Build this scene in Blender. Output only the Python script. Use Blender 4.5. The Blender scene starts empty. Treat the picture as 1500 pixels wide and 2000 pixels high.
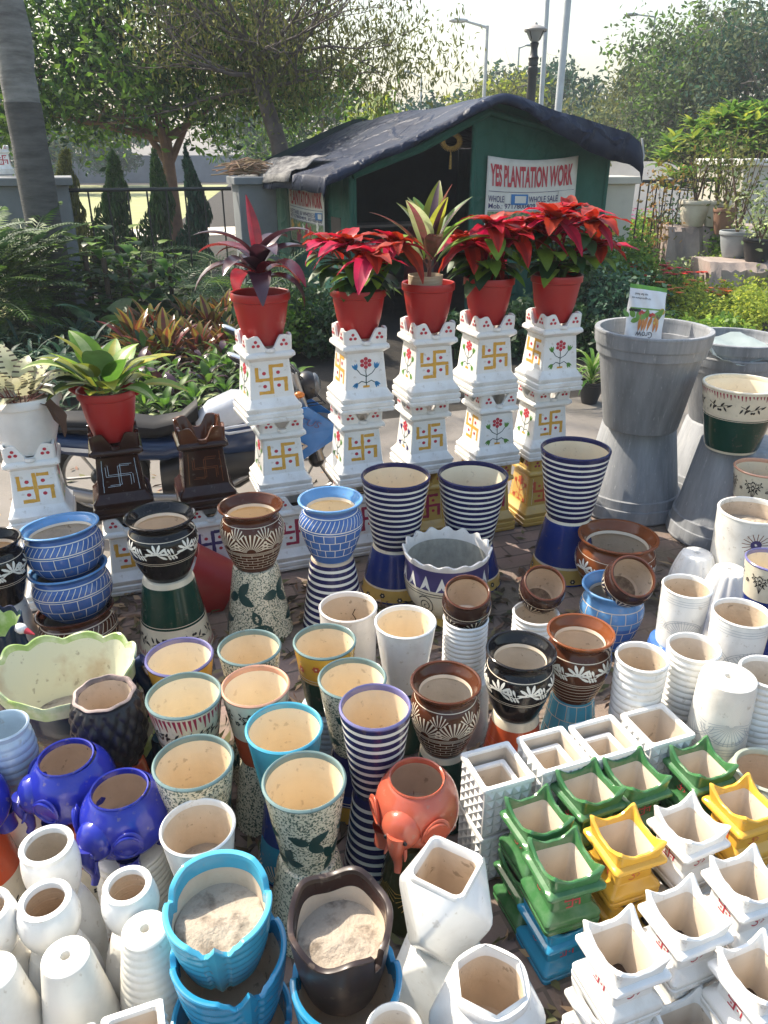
import bpy, math, random
import numpy as np
from math import sin, cos, pi, radians, atan2, hypot, sqrt
from mathutils import Vector, Matrix

S = bpy.context.scene
COL = S.collection
random.seed(7)
NR = np.random.default_rng(11)

# ------------------------------------------------------------------ camera, sky, sun, exposure
CAM_H, FPX, TILT = 2.0, 1500.0, radians(25)
cam = bpy.data.cameras.new("camera")
cam.sensor_fit = 'VERTICAL'
cam.sensor_height = 24.0
cam.lens = 24.0 * FPX / 2000.0
cam.clip_start, cam.clip_end = 0.05, 1500
co = bpy.data.objects.new("camera", cam)
COL.objects.link(co)
co.location = (0, 0, CAM_H)
co.rotation_euler = (pi / 2 - TILT, 0, 0)
S.camera = co

SUN_AZ, SUN_EL = radians(56), radians(47)      # azimuth measured from +Y towards -X
W = bpy.data.worlds.new("World")
S.world = W
W.use_nodes = True
nt = W.node_tree
nt.nodes.clear()
sky = nt.nodes.new('ShaderNodeTexSky')
sky.sky_type = 'NISHITA'
sky.sun_disc = False
sky.sun_elevation = SUN_EL
sky.sun_rotation = -SUN_AZ
sky.dust_density = 3.5
sky.air_density = 1.6
sky.ozone_density = 1.5
bg = nt.nodes.new('ShaderNodeBackground')
bg.inputs[1].default_value = 0.15
wo = nt.nodes.new('ShaderNodeOutputWorld')
nt.links.new(sky.outputs[0], bg.inputs[0])
nt.links.new(bg.outputs[0], wo.inputs[0])
sl = bpy.data.lights.new("sun", 'SUN')
sl.energy = 4.2
sl.angle = radians(0.55)
sl.color = (1.0, 0.91, 0.77)
so = bpy.data.objects.new("sun", sl)
COL.objects.link(so)
sd = Vector((-sin(SUN_AZ) * cos(SUN_EL), cos(SUN_AZ) * cos(SUN_EL), sin(SUN_EL)))
so.rotation_euler = sd.to_track_quat('Z', 'Y').to_euler()
so.location = (-20, 20, 30)
S.view_settings.view_transform = 'Standard'
S.view_settings.look = 'None'
S.view_settings.exposure = 1.03
S.view_settings.gamma = 1.0
S.cycles.max_bounces = 8
S.cycles.transmission_bounces = 4
S.cycles.volume_bounces = 0
S.cycles.use_denoising = True

_c, _s = cos(TILT), sin(TILT)
def at(px, py, z=0.0):
    """point at height z seen at this place of the 1500x2000 photograph, with its depth"""
    u, v = (px - 750) / FPX, (py - 1000) / FPX
    t = (CAM_H - z) / (_s + _c * v)
    return t * u, t * (_c - _s * v), t
def at_y(px, py, Y):
    u, v = (px - 750) / FPX, (py - 1000) / FPX
    t = Y / (_c - _s * v)
    return t * u, Y, CAM_H - t * (_s + _c * v)

# ------------------------------------------------------------------ materials
MATS = {}
def M(name, col, rough=.5, col2=None, vs=6.0, mix=(.35, .7), bump=0.0, bs=40.0, coat=0.0, metal=0.0, transl=0.0,
      island=0.0, spec=.5, detail=4.0, emit=0.0, stretch=None, dirt=0.0, dirtcol=(.16, .12, .08), specks=0.0):
    if name in MATS:
        return MATS[name]
    m = bpy.data.materials.new(name)
    MATS[name] = m
    m.use_nodes = True
    n, l = m.node_tree.nodes, m.node_tree.links
    b = n['Principled BSDF']
    b.inputs['Roughness'].default_value = rough
    b.inputs['Metallic'].default_value = metal
    b.inputs['Coat Weight'].default_value = coat
    b.inputs['Coat Roughness'].default_value = .08
    b.inputs['Specular IOR Level'].default_value = spec
    tc = n.new('ShaderNodeTexCoord')
    vec = tc.outputs['Object']
    if stretch:
        mp = n.new('ShaderNodeMapping')
        mp.inputs['Scale'].default_value = stretch
        l.new(vec, mp.inputs[0])
        vec = mp.outputs[0]
    def noise(scale, det=detail, rgh=.6):
        t = n.new('ShaderNodeTexNoise')
        t.inputs['Scale'].default_value = scale
        t.inputs['Detail'].default_value = det
        t.inputs['Roughness'].default_value = rgh
        l.new(vec, t.inputs['Vector'])
        return t.outputs['Fac']
    def ramp(f, a, bb):
        r = n.new('ShaderNodeMapRange')
        r.inputs['From Min'].default_value = a
        r.inputs['From Max'].default_value = bb
        l.new(f, r.inputs['Value'])
        return r.outputs[0]
    def mixc(f, A, B):
        x = n.new('ShaderNodeMix')
        x.data_type = 'RGBA'
        if isinstance(f, float): x.inputs[0].default_value = f
        else: l.new(f, x.inputs[0])
        for k, q in ((6, A), (7, B)):
            if isinstance(q, tuple): x.inputs[k].default_value = (*q, 1)
            else: l.new(q, x.inputs[k])
        return x.outputs[2]
    c2 = col2 if col2 else tuple(x * .8 for x in col)
    c = mixc(ramp(noise(vs), *mix), col, c2)
    if dirt > 0:
        f = ramp(noise(3.5, 8, .72), .52, .86)
        mm = n.new('ShaderNodeMath'); mm.operation = 'MULTIPLY'; mm.inputs[1].default_value = dirt
        l.new(f, mm.inputs[0])
        c = mixc(mm.outputs[0], c, dirtcol)
    if specks > 0:
        f = ramp(noise(42, 3, .55), .64, .70)
        mm = n.new('ShaderNodeMath'); mm.operation = 'MULTIPLY'; mm.inputs[1].default_value = specks
        l.new(f, mm.inputs[0])
        c = mixc(mm.outputs[0], c, dirtcol)
        f = ramp(noise(11, 10, .8), .60, .72)
        mm = n.new('ShaderNodeMath'); mm.operation = 'MULTIPLY'; mm.inputs[1].default_value = specks * .6
        l.new(f, mm.inputs[0])
        c = mixc(mm.outputs[0], c, dirtcol)
    if island > 0:
        g = n.new('ShaderNodeNewGeometry')
        h = n.new('ShaderNodeHueSaturation')
        r = n.new('ShaderNodeMapRange')
        r.inputs['To Min'].default_value = 1 - island
        r.inputs['To Max'].default_value = 1 + island * 1.2
        l.new(g.outputs['Random Per Island'], r.inputs['Value'])
        l.new(r.outputs[0], h.inputs['Value'])
        r2 = n.new('ShaderNodeMapRange')
        r2.inputs['To Min'].default_value = .5 + island * .06
        r2.inputs['To Max'].default_value = .5 - island * .06
        l.new(g.outputs['Random Per Island'], r2.inputs['Value'])
        l.new(r2.outputs[0], h.inputs['Hue'])
        l.new(c, h.inputs['Color'])
        c = h.outputs[0]
    l.new(c, b.inputs['Base Color'])
    if bump > 0:
        bp = n.new('ShaderNodeBump')
        bp.inputs['Strength'].default_value = bump
        bp.inputs['Distance'].default_value = .01
        l.new(noise(bs, 6), bp.inputs['Height'])
        l.new(bp.outputs[0], b.inputs['Normal'])
    if emit > 0:
        b.inputs['Emission Color'].default_value = (*col, 1)
        b.inputs['Emission Strength'].default_value = emit
    if transl > 0:
        tr = n.new('ShaderNodeBsdfTranslucent')
        l.new(c, tr.inputs['Color'])
        ms = n.new('ShaderNodeMixShader')
        ms.inputs[0].default_value = transl
        out = n['Material Output']
        l.new(b.outputs[0], ms.inputs[1])
        l.new(tr.outputs[0], ms.inputs[2])
        l.new(ms.outputs[0], out.inputs['Surface'])
    return m

def glaze(name, col, rough=.17, dirt=.34, var=.82, bump=.07):
    return M(name, col, rough, tuple(x * var for x in col), vs=9, coat=.12, bump=bump, bs=22, dirt=dirt, specks=.35, dirtcol=(.26, .2, .14) if max(col) > .3 else (.12, .1, .08), spec=.5 if max(col) > .3 else .28)
def leafm(name, col, col2=None, rough=.45, transl=.35, island=.4, spec=.3):
    return M(name, col, rough, col2 or tuple(x * .7 for x in col), vs=14, transl=transl, island=island, spec=spec)

WHITE = M('white_glaze', (.78, .775, .75), .2, (.66, .645, .61), vs=7, mix=(.4, .75), coat=.1, bump=.1, bs=20, dirt=.5, specks=.4, dirtcol=(.40, .34, .26))
WHITE2 = M('off_white_glaze', (.74, .72, .66), .32, (.58, .55, .49), vs=7, mix=(.4, .75), bump=.15, bs=20, dirt=.6, specks=.5, dirtcol=(.36, .3, .22))
STAIN = glaze('stained_white_glaze', (.76, .72, .67), rough=.3, dirt=.55)
BLUEWHITE = glaze('pale_blue_glaze', (.5, .6, .68))
CREAM = glaze('cream_glaze', (.74, .66, .5))
CREAMIN = M('cream_lining', (.80, .67, .47), .45, (.72, .58, .38), vs=5, dirt=.25, specks=.4, dirtcol=(.3, .21, .13))
CLAYIN = M('bare_clay_lining', (.60, .49, .37), .8, (.48, .37, .26), vs=7, bump=.2, bs=60, dirt=.6, specks=.55)
WHITEIN = M('pale_clay_lining', (.62, .54, .44), .6, (.52, .43, .33), vs=6, dirt=.55, specks=.5)
SOIL = M('soil', (.06, .04, .028), .95, (.1, .07, .05), vs=40, bump=.8, bs=60)
NAVY = glaze('navy_glaze', (.018, .018, .085))
ROYAL = glaze('royal_blue_glaze', (.012, .03, .17))
COBALT = glaze('cobalt_glaze', (.02, .03, .33), var=.7)
MIDBLUE = glaze('mid_blue_glaze', (.06, .15, .42))
SKYBLUE = glaze('sky_blue_glaze', (.13, .31, .58))
TURQ = glaze('turquoise_glaze', (.07, .37, .52))
TURQD = glaze('deep_turquoise_glaze', (.025, .25, .44))
BROWN = glaze('brown_glaze', (.085, .027, .012), rough=.1)
BROWND = glaze('dark_brown_glaze', (.035, .014, .010), rough=.1)
BROWNL = glaze('amber_brown_glaze', (.2, .06, .02), rough=.12)
BLACK = glaze('black_glaze', (.010, .009, .010), rough=.08, dirt=.1)
BLACKB = M('dull_black_glaze', (.016, .015, .018), .32, (.035, .03, .03), vs=8, coat=.1, spec=.3)
GREEN = glaze('bottle_green_glaze', (.008, .045, .03))
LEAFGREEN = M('green_glaze', (.045, .15, .05), .2, (.09, .19, .09), vs=24, mix=(.45, .7), coat=.12, bump=.08, bs=22, dirt=.2, specks=.3, spec=.4)
YELLOW = glaze('yellow_glaze', (.72, .40, .05), var=.9)
YELLOWD = glaze('mustard_glaze', (.55, .36, .09), var=.85)
ORANGE = glaze('orange_glaze', (.55, .09, .03))
TERRA = glaze('coral_red_glaze', (.47, .10, .055), rough=.2)
PINK = glaze('salmon_rim_glaze', (.66, .34, .22))
GREYRIM = glaze('grey_green_rim_glaze', (.17, .25, .24))
VIOLETRIM = glaze('violet_rim_glaze', (.16, .15, .32))
OLIVE = glaze('dark_olive_glaze', (.035, .035, .012))
PWHITE = M('white_paint', (.8, .78, .7), .35)
PLINE = M('cream_line', (.72, .62, .48), .4)
PGOLD = M('gold_paint', (.66, .36, .05), .5, (.56, .29, .04), vs=60)
PRED = M('red_paint', (.48, .03, .05), .45, (.4, .02, .04), vs=60)
PCRIM = M('crimson_paint', (.33, .02, .06), .45)
PBLUE = M('blue_paint', (.04, .24, .48), .45)
PNAVY = M('ink_blue_paint', (.05, .04, .14), .45)
PGREEN = M('green_paint', (.12, .3, .05), .5)
PTEAL = M('dark_teal_paint', (.012, .055, .05), .3)
PBLACK = M('black_paint', (.015, .012, .012), .4)
PGREY = M('incised_line', (.42, .44, .46), .5)
PORANGE = M('orange_paint', (.5, .08, .03), .45)

def speckle(name, base, spot, scale, lo, hi):
    m = M(name, base, .22, spot, vs=scale, mix=(lo, hi), coat=.3, detail=3.0)
    return m
SPECK = speckle('speckled_glaze', (.68, .62, .46), (.10, .13, .10), 150, .5, .56)

def concrete_grey(name, col):
    return M(name, col, .6, tuple(x * .62 for x in col), vs=5, bump=.2, bs=30, detail=10, stretch=(3.0, 3.0, .28), dirt=.7, dirtcol=(.44, .44, .43), specks=.5)
REDP = M('red_plastic', (.36, .012, .012), .38, (.30, .010, .010), vs=4, dirt=.12, dirtcol=(.4, .25, .2))
GREYP = concrete_grey('grey_moulded_resin', (.27, .28, .295))

# ------------------------------------------------------------------ mesh builder
class MB:
    def __init__(s):
        s.v, s.f, s.m = [], [], []
    def add(s, V, F, m):
        o = len(s.v)
        s.v.extend(V)
        for f in F:
            s.f.append(tuple(k + o for k in f))
            s.m.append(m)
    def rings(s, R, m, closed=True, mats=None):
        """rows of equally many points joined by quads"""
        n = len(R[0])
        o = len(s.v)
        for r in R: s.v.extend(r)
        for i in range(len(R) - 1):
            mm = mats[i] if mats else m
            for j in range(n if closed else n - 1):
                k = (j + 1) % n
                s.f.append((o + i * n + j, o + i * n + k, o + (i + 1) * n + k, o + (i + 1) * n + j))
                s.m.append(mm)
        return o
    def cap(s, ring, m, rev=False):
        o = len(s.v)
        s.v.extend(ring)
        idx = list(range(o, o + len(ring)))
        s.f.append(tuple(reversed(idx)) if rev else tuple(idx))
        s.m.append(m)
    def lathe(s, prof, m, seg=48, mats=None, flip=None, rfun=None):
        R = []
        for (r, z) in prof:
            zz = flip - z if flip is not None else z
            ring = []
            for j in range(seg):
                t = 2 * pi * j / seg
                q = r * (rfun(t, z) if rfun else 1)
                ring.append((q * sin(t), -q * cos(t), zz))
            R.append(ring)
        s.rings(R, m, True, mats)
    def disc(s, r, z, m, seg=32, cx=0, cy=0):
        s.cap([(cx + r * cos(2 * pi * j / seg), cy + r * sin(2 * pi * j / seg), z) for j in range(seg)], m)
    def box(s, c, h, m, rz=0):
        x, y, z = h
        V = []
        for k in (-z, z):
            for (i, j) in ((-x, -y), (x, -y), (x, y), (-x, y)):
                V.append((c[0] + i * cos(rz) - j * sin(rz), c[1] + i * sin(rz) + j * cos(rz), c[2] + k))
        s.add(V, [(3, 2, 1, 0), (4, 5, 6, 7), (0, 1, 5, 4), (1, 2, 6, 5), (2, 3, 7, 6), (3, 0, 4, 7)], m)
    def tube(s, pts, rad, m, seg=10, caps=True):
        P = [Vector(p) for p in pts]
        n = len(P)
        if not isinstance(rad, (list, tuple)): rad = [rad] * n
        R = []
        ref = None
        for i in range(n):
            d = (P[min(i + 1, n - 1)] - P[max(i - 1, 0)])
            if d.length < 1e-9: d = Vector((0, 0, 1))
            d.normalize()
            if ref is None:
                ref = Vector((0, 0, 1)) if abs(d.z) < .9 else Vector((1, 0, 0))
            a = d.cross(ref).normalized()
            b = a.cross(d).normalized()
            ref = b
            R.append([tuple(P[i] + rad[i] * (cos(2 * pi * j / seg) * a + sin(2 * pi * j / seg) * b)) for j in range(seg)])
        s.rings(R, m)
        if caps:
            s.cap(R[0], m); s.cap(R[-1], m, True)
    def ell(s, c, r, m, rot=None, nu=20, nv=12, fun=None):
        """ellipsoid, optionally turned and shaped"""
        R = []
        for i in range(nv + 1):
            p = -pi / 2 + pi * i / nv
            row = []
            for j in range(nu):
                t = 2 * pi * j / nu
                q = Vector((max(cos(p), 1e-4) * cos(t) * r[0], max(cos(p), 1e-4) * sin(t) * r[1], sin(p) * r[2]))
                if fun: q = fun(q)
                if rot is not None: q = rot @ q
                row.append((q.x + c[0], q.y + c[1], q.z + c[2]))
            R.append(row)
        s.rings(R, m)
    def build(s, name, parent=None, loc=None, rz=0, smooth=True, sharp=38, bevel=0):
        me = bpy.data.meshes.new(name)
        me.from_pydata(s.v, [], s.f)
        ml = []
        for m in s.m:
            if m not in ml: ml.append(m)
        ix = {m: i for i, m in enumerate(ml)}
        for m in ml: me.materials.append(m)
        me.polygons.foreach_set('material_index', [ix[m] for m in s.m])
        if smooth:
            me.polygons.foreach_set('use_smooth', [True] * len(s.f))
            me.set_sharp_from_angle(angle=radians(sharp))
        me.update()
        o = bpy.data.objects.new(name, me)
        COL.objects.link(o)
        if parent: o.parent = parent
        if loc: o.location = loc
        if rz: o.rotation_euler = (0, 0, rz)
        if bevel:
            b = o.modifiers.new('bevel', 'BEVEL')
            b.width = bevel; b.segments = 3; b.limit_method = 'ANGLE'; b.angle_limit = radians(25)
        return o

def tag(o, label=None, cat=None, group=None, kind=None):
    if label: o['label'] = label
    if cat: o['category'] = cat
    if group: o['group'] = group
    if kind: o['kind'] = kind
    return o
def thing(name, label, cat, loc=(0, 0, 0), rz=0, group=None, rot=None):
    o = bpy.data.objects.new(name, None)
    o.empty_display_size = .1
    COL.objects.link(o)
    o.location = loc
    o.rotation_euler = rot if rot else (0, 0, rz)
    return tag(o, label, cat, group)
def kids(o):
    return [c for c in bpy.data.objects if c.parent == o]
def dup(root, loc, rz=0, label=None, scale=1.0):
    r = root.copy(); COL.objects.link(r)
    r.location = loc; r.rotation_euler = (0, 0, rz); r.scale = (scale,) * 3
    if label: r['label'] = label
    for ch in kids(root):
        c = ch.copy(); COL.objects.link(c); c.parent = r
        for g in kids(ch):
            d = g.copy(); COL.objects.link(d); d.parent = c
    return r

def text_faces(body, w, h, bold=0.0, shear=0.0, spacing=1.0):
    """flat lettering fitted to a w x h box centred on the origin: vertices (x, z) and faces"""
    cu = bpy.data.curves.new('lettering', 'FONT')
    cu.body = body; cu.offset = bold; cu.shear = shear; cu.space_character = spacing
    cu.resolution_u = 3
    o = bpy.data.objects.new('lettering', cu)
    COL.objects.link(o)
    bpy.context.view_layer.update()
    me = bpy.data.meshes.new_from_object(o.evaluated_get(bpy.context.evaluated_depsgraph_get()))
    V = [tuple(v.co) for v in me.vertices]; F = [tuple(p.vertices) for p in me.polygons]
    bpy.data.objects.remove(o); bpy.data.curves.remove(cu); bpy.data.meshes.remove(me)
    xs = [v[0] for v in V]; ys = [v[1] for v in V]
    x0, x1, y0, y1 = min(xs), max(xs), min(ys), max(ys)
    return [((v[0] - x0) / (x1 - x0) * w - w / 2, (v[1] - y0) / (y1 - y0) * h - h / 2) for v in V], F

# ------------------------------------------------------------------ drawing on surfaces
class Dec:
    """draws strokes on a surface given by a map (a, z, off) -> point"""
    def __init__(s, mb, fmap, wob=.0): s.mb, s.map, s.wob = mb, fmap, wob
    def stroke(s, pts, w, m, off=.0009, step=.014):
        Q = [pts[0]]
        for a, b in zip(pts, pts[1:]):
            n = max(1, int(math.ceil(hypot(b[0] - a[0], b[1] - a[1]) / step)))
            for k in range(1, n + 1):
                Q.append((a[0] + (b[0] - a[0]) * k / n, a[1] + (b[1] - a[1]) * k / n))
        if s.wob:
            r1 = random.uniform(-1, 1)
            Q = [(a + s.wob * (random.uniform(-.5, .5) + r1), z + s.wob * (random.uniform(-.5, .5) - r1)) for a, z in Q]
        N = len(Q)
        L, R = [], []
        for i in range(N):
            p, q = Q[max(i - 1, 0)], Q[min(i + 1, N - 1)]
            dx, dz = q[0] - p[0], q[1] - p[1]
            l = hypot(dx, dz) or 1
            ww = w(i / (N - 1)) if callable(w) else w * (1 + (random.uniform(-.16, .16) if s.wob else 0))
            nx, nz = -dz / l * ww / 2, dx / l * ww / 2
            L.append(s.map(Q[i][0] + nx, Q[i][1] + nz, off))
            R.append(s.map(Q[i][0] - nx, Q[i][1] - nz, off))
        s.mb.rings([L, R], m, closed=False)
    def leaf(s, a, z, ang, L, w, m, off=.0011):
        s.stroke([(a + cos(ang) * L * t, z + sin(ang) * L * t) for t in np.linspace(0, 1, 7)],
                 lambda t: max(w * sin(pi * t ** .8) ** .8, w * .06) if 0 < t < 1 else w * .05, m, off)
    def drop(s, a, z, ang, L, w, m, off=.0011):
        s.stroke([(a + cos(ang) * L * t, z + sin(ang) * L * t) for t in np.linspace(0, 1, 5)],
                 lambda t: w * (.25 + .75 * sin(pi * min(t, .96) ** 1.8)), m, off)
    def dot(s, a, z, r, m, off=.0012, n=10):
        V = [s.map(a + r * cos(2 * pi * k / n), z + r * sin(2 * pi * k / n), off) for k in range(n)]
        s.mb.cap(V, m)
    def ring(s, z, w, m, A, off=.0009):
        """a line right round, A = half the way round"""
        n = 48
        s.mb.rings([[s.map(-A + 2 * A * k / n, z + q, off) for k in range(n + 1)] for q in (-w / 2, w / 2)], m, closed=False)
    # motifs
    def swastik(s, a, z, k, m, md, w=None):
        w = w or k * .24
        e = w / 2
        for p in ([(0, -k - e), (0, k + e)], [(-k - e, 0), (-e, 0)], [(e, 0), (k + e, 0)], [(e, k), (k * .92, k)], [(k, -e), (k, -k)],
                  [(-e, -k), (-k * .92, -k)], [(-k, e), (-k, k)]):
            s.stroke([(a + x, z + y) for x, y in p], w, m)
        for x in (-.5, .5):
            for y in (-.5, .5):
                s.dot(a + x * k, z + y * k, k * .14, md)
    def posy(s, a, z, k, red, leaf, stem, base):
        s.stroke([(a, z - k), (a, z + .3 * k)], k * .05, stem)
        for q in (-1, 1):
            s.stroke([(a, z - .35 * k), (a + q * .35 * k, z - .15 * k), (a + q * .6 * k, z + .2 * k)], k * .05, stem)
            s.stroke([(a, z - .75 * k), (a + q * .3 * k, z - .62 * k), (a + q * .55 * k, z - .8 * k)], k * .05, stem)
            for d in (.35, .75, 1.15):
                s.leaf(a + q * .6 * k, z + .12 * k, pi / 2 - q * d + q * .5, k * .42, k * .15, leaf)
                s.leaf(a + q * .55 * k, z - .72 * k, -pi / 2 + q * (d - .2), k * .4, k * .15, leaf)
        s.dot(a, z + .52 * k, k * .13, red)
        for j in range(6):
            s.dot(a + .26 * k * cos(j * pi / 3 + .5), z + .52 * k + .26 * k * sin(j * pi / 3 + .5), k * .125, red)
        s.stroke([(a - .2 * k, z - k), (a + .2 * k, z - k)], k * .14, base)
    def tri(s, a, z, k, m):
        for x, y in ((0, .55), (-.5, -.35), (.5, -.35)):
            s.dot(a + x * k, z + y * k, k * .36, m)
    def fan(s, a, z, R, n, m, spread=pi, w=None, r0=.22, turn=pi / 2):
        for j in range(n):
            t = turn - spread / 2 + spread * j / (n - 1)
            L = R * (.82 + .18 * sin(pi * j / (n - 1)))
            s.stroke([(a + cos(t) * R * r0, z + sin(t) * R * r0), (a + cos(t) * L, z + sin(t) * L)],
                     (lambda q, W_=(w or R * .085): W_ * (.35 + .65 * q)), m)
    def brick(s, z0, z1, rows, n, w, m, A):
        for i in range(rows + 1):
            z = z0 + (z1 - z0) * i / rows
            s.ring(z, w, m, A)
            if i < rows:
                for j in range(n):
                    a = -A + 2 * A * (j + .5 * (i % 2)) / n
                    s.stroke([(a, z), (a, z + (z1 - z0) / rows)], w, m)
    def hatch(s, z0, z1, n, w, m, A, slant=.012):
        for j in range(n):
            a = -A + 2 * A * j / n
            s.stroke([(a, z0), (a + slant, z1)], w, m)
    def garland(s, z, k, n, m, A):
        for i in range(n):
            a0, lam = -A + 2 * A * i / n, 2 * A / n
            s.stroke([(a0 + lam * t, z + .16 * k * sin(2 * pi * t)) for t in np.linspace(0, 1, 9)], k * .07, m)
            for j in range(7):
                s.drop(a0 + lam * .25, z + .02 * k, -.6 + j * .62, k * .62, k * .16, m)
            for j in range(3):
                s.drop(a0 + lam * (.58 + .1 * j), z - .05 * k, 1.9, k * .42, k * .13, m)
                s.drop(a0 + lam * (.58 + .1 * j), z - .08 * k, -1.1, k * .38, k * .12, m)
    def trio(s, a, z, k, m, turn=0):
        for t, L in ((.2, 1), (2.4, .9), (-1.1, .95)):
            s.leaf(a, z, t + turn, k * L, k * .5, m)
        s.stroke([(a - cos(turn - .4) * k * .6, z - sin(turn - .4) * k * .6), (a, z)], k * .06, m)
    def sprig(s, a, z, k, m):
        for t in (-.5, -.2, .1, .4):
            s.stroke([(a, z - k), (a + t * k * .6, z), (a + t * 1.6 * k, z + k * (1 - abs(t)))], k * .05, m)
            for q in (-.1, .3, .7):
                s.drop(a + t * k * (.6 + q), z + q * k, pi / 2 - t * 3 + 1, k * .34, k * .13, m)
                s.drop(a + t * k * (.6 + q), z + q * k, pi / 2 - t * 3 - 1, k * .34, k * .13, m)
    def olive(s, a, z, k, m):
        s.stroke([(a - k, z + .3 * k), (a - .2 * k, z - .1 * k), (a + .7 * k, z + .25 * k)], k * .05, m)
        for x, t in ((-.8, -2), (-.5, -1.8), (-.25, -2.4), (.1, .9), (.35, -1), (.6, .6), (-.6, 1.1)):
            s.leaf(a + x * k, z + .05 * k, t, k * .5, k * .16, m)
        for x in (-.08, .1):
            s.dot(a + x * k, z - .28 * k, k * .11, m)
    def spiral(s, a, z, k, m):
        s.stroke([(a + k * t * cos(15 * t), z + k * t * sin(15 * t)) for t in np.linspace(.08, 1, 30)], k * .1, m)

def lathe_dec(mb, prof, Rref, flip=None):
    zs = [p[1] for p in prof]; rs = [p[0] for p in prof]
    def f(a, z, off):
        r = float(np.interp(z, zs, rs)) + off
        t = a / Rref
        return (r * sin(t), -r * cos(t), flip - z if flip is not None else z)
    d = Dec(mb, f)
    d.A = pi * Rref
    return d
def plane_dec(mb, half, k, skew=0):
    """flat face number k of a square body; half(z) is the distance of the face"""
    def f(a, z, off):
        x, y = a, -(half(z) + off)
        c, s_ = cos(k * pi / 2), sin(k * pi / 2)
        return (x * c - y * s_, x * s_ + y * c, z)
    return Dec(mb, f, .0013)
# ------------------------------------------------------------------ thrown pots
def crom(pts, n):
    P = np.array(pts, float)
    Q = np.vstack([2 * P[0] - P[1], P, 2 * P[-1] - P[-2]])
    out = []
    m = len(P) - 1
    for i in range(n + 1):
        t = min(i / n * m, m - 1e-9)
        k = int(t); u = t - k
        a, b, c, d = Q[k:k + 4]
        out.append(.5 * ((2 * b) + (c - a) * u + (2 * a - 5 * b + 4 * c - d) * u * u + (3 * b - a - 3 * c + d) * u ** 3))
    return [(max(p[0], 0), p[1]) for p in out]
def dense(pts, n):
    z = np.linspace(pts[0][1], pts[-1][1], n + 1)
    return [(float(np.interp(q, [p[1] for p in pts], [p[0] for p in pts])), float(q)) for q in z]
KINDS = {
    'cone': dense([(.64, 0), (.675, .025), (1.0, .965)], 14),
    'deep': crom([(.56, 0), (.60, .03), (.72, .3), (.88, .65), (.99, .965)], 16),
    'tall': dense([(.88, 0), (.92, .03), (1.0, .965)], 10),
    'flare': crom([(.60, 0), (.64, .03), (.80, .22), (.94, .45), (.99, .62), (.94, .74), (.82, .83), (.82, .87), (.92, .935)], 30),
    'basket': crom([(.58, 0), (.66, .05), (.86, .22), (.98, .42), (1.0, .60), (.95, .76), (.86, .86), (.86, .89), (.94, .95)], 30),
    'bowl': crom([(.40, 0), (.46, .04), (.75, .2), (.96, .45), (1.0, .62), (.93, .78), (.82, .87), (.86, .92), (.94, .96)], 30),
    'round': crom([(.56, 0), (.66, .05), (1.08, .3), (1.28, .58), (1.2, .82), (1.04, .96)], 24),
    'jar': crom([(.78, 0), (.84, .05), (1.06, .35), (1.12, .62), (1.06, .82), (.98, .9), (1.0, .965)], 26),
    'cyl': dense([(.93, 0), (1.0, .03), (1.0, .965)], 12),
    'barrel': crom([(.64, 0), (.76, .04), (1.08, .3), (1.1, .55), (1.04, .85), (1.0, .965)], 22),
    'bell': crom([(.52, 0), (.62, .04), (.84, .3), (.97, .65), (1.0, .965)], 20),
    'tub': [(.64, 0), (.665, .02), (.885, .755), (.89, .76), (.935, .765), (.94, .775), (.952, .85), (.955, .855), (.98, .86), (.985, .87), (1.0, .97)],
}
FLARED = {'flare': .82, 'basket': .86, 'bowl': .84}

_mk = lambda nm, a, b, d: M(nm, a, .75, b, vs=6, bump=.2, bs=55, dirt=d, specks=.55)
CLAYS = [CLAYIN, _mk('greyish_clay_lining', (.52, .46, .38), (.42, .36, .28), .6), _mk('brown_clay_lining', (.50, .38, .26), (.36, .26, .17), .6)]
PALES = [WHITEIN, _mk('dusty_pale_lining', (.58, .53, .46), (.46, .41, .34), .7), _mk('buff_lining', (.6, .49, .36), (.5, .39, .27), .5)]
CREAMS = [CREAMIN, M('buff_cream_lining', (.74, .61, .42), .5, (.64, .50, .32), vs=6, dirt=.35, specks=.5, dirtcol=(.3, .21, .13)), M('light_cream_lining', (.82, .72, .53), .45, (.74, .62, .43), vs=4, dirt=.2, specks=.3, dirtcol=(.3, .21, .13))]
DREGS = M('dregs_of_earth', (.30, .23, .16), .9, (.14, .1, .07), vs=26, mix=(.4, .6), bump=.5, bs=60)
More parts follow.
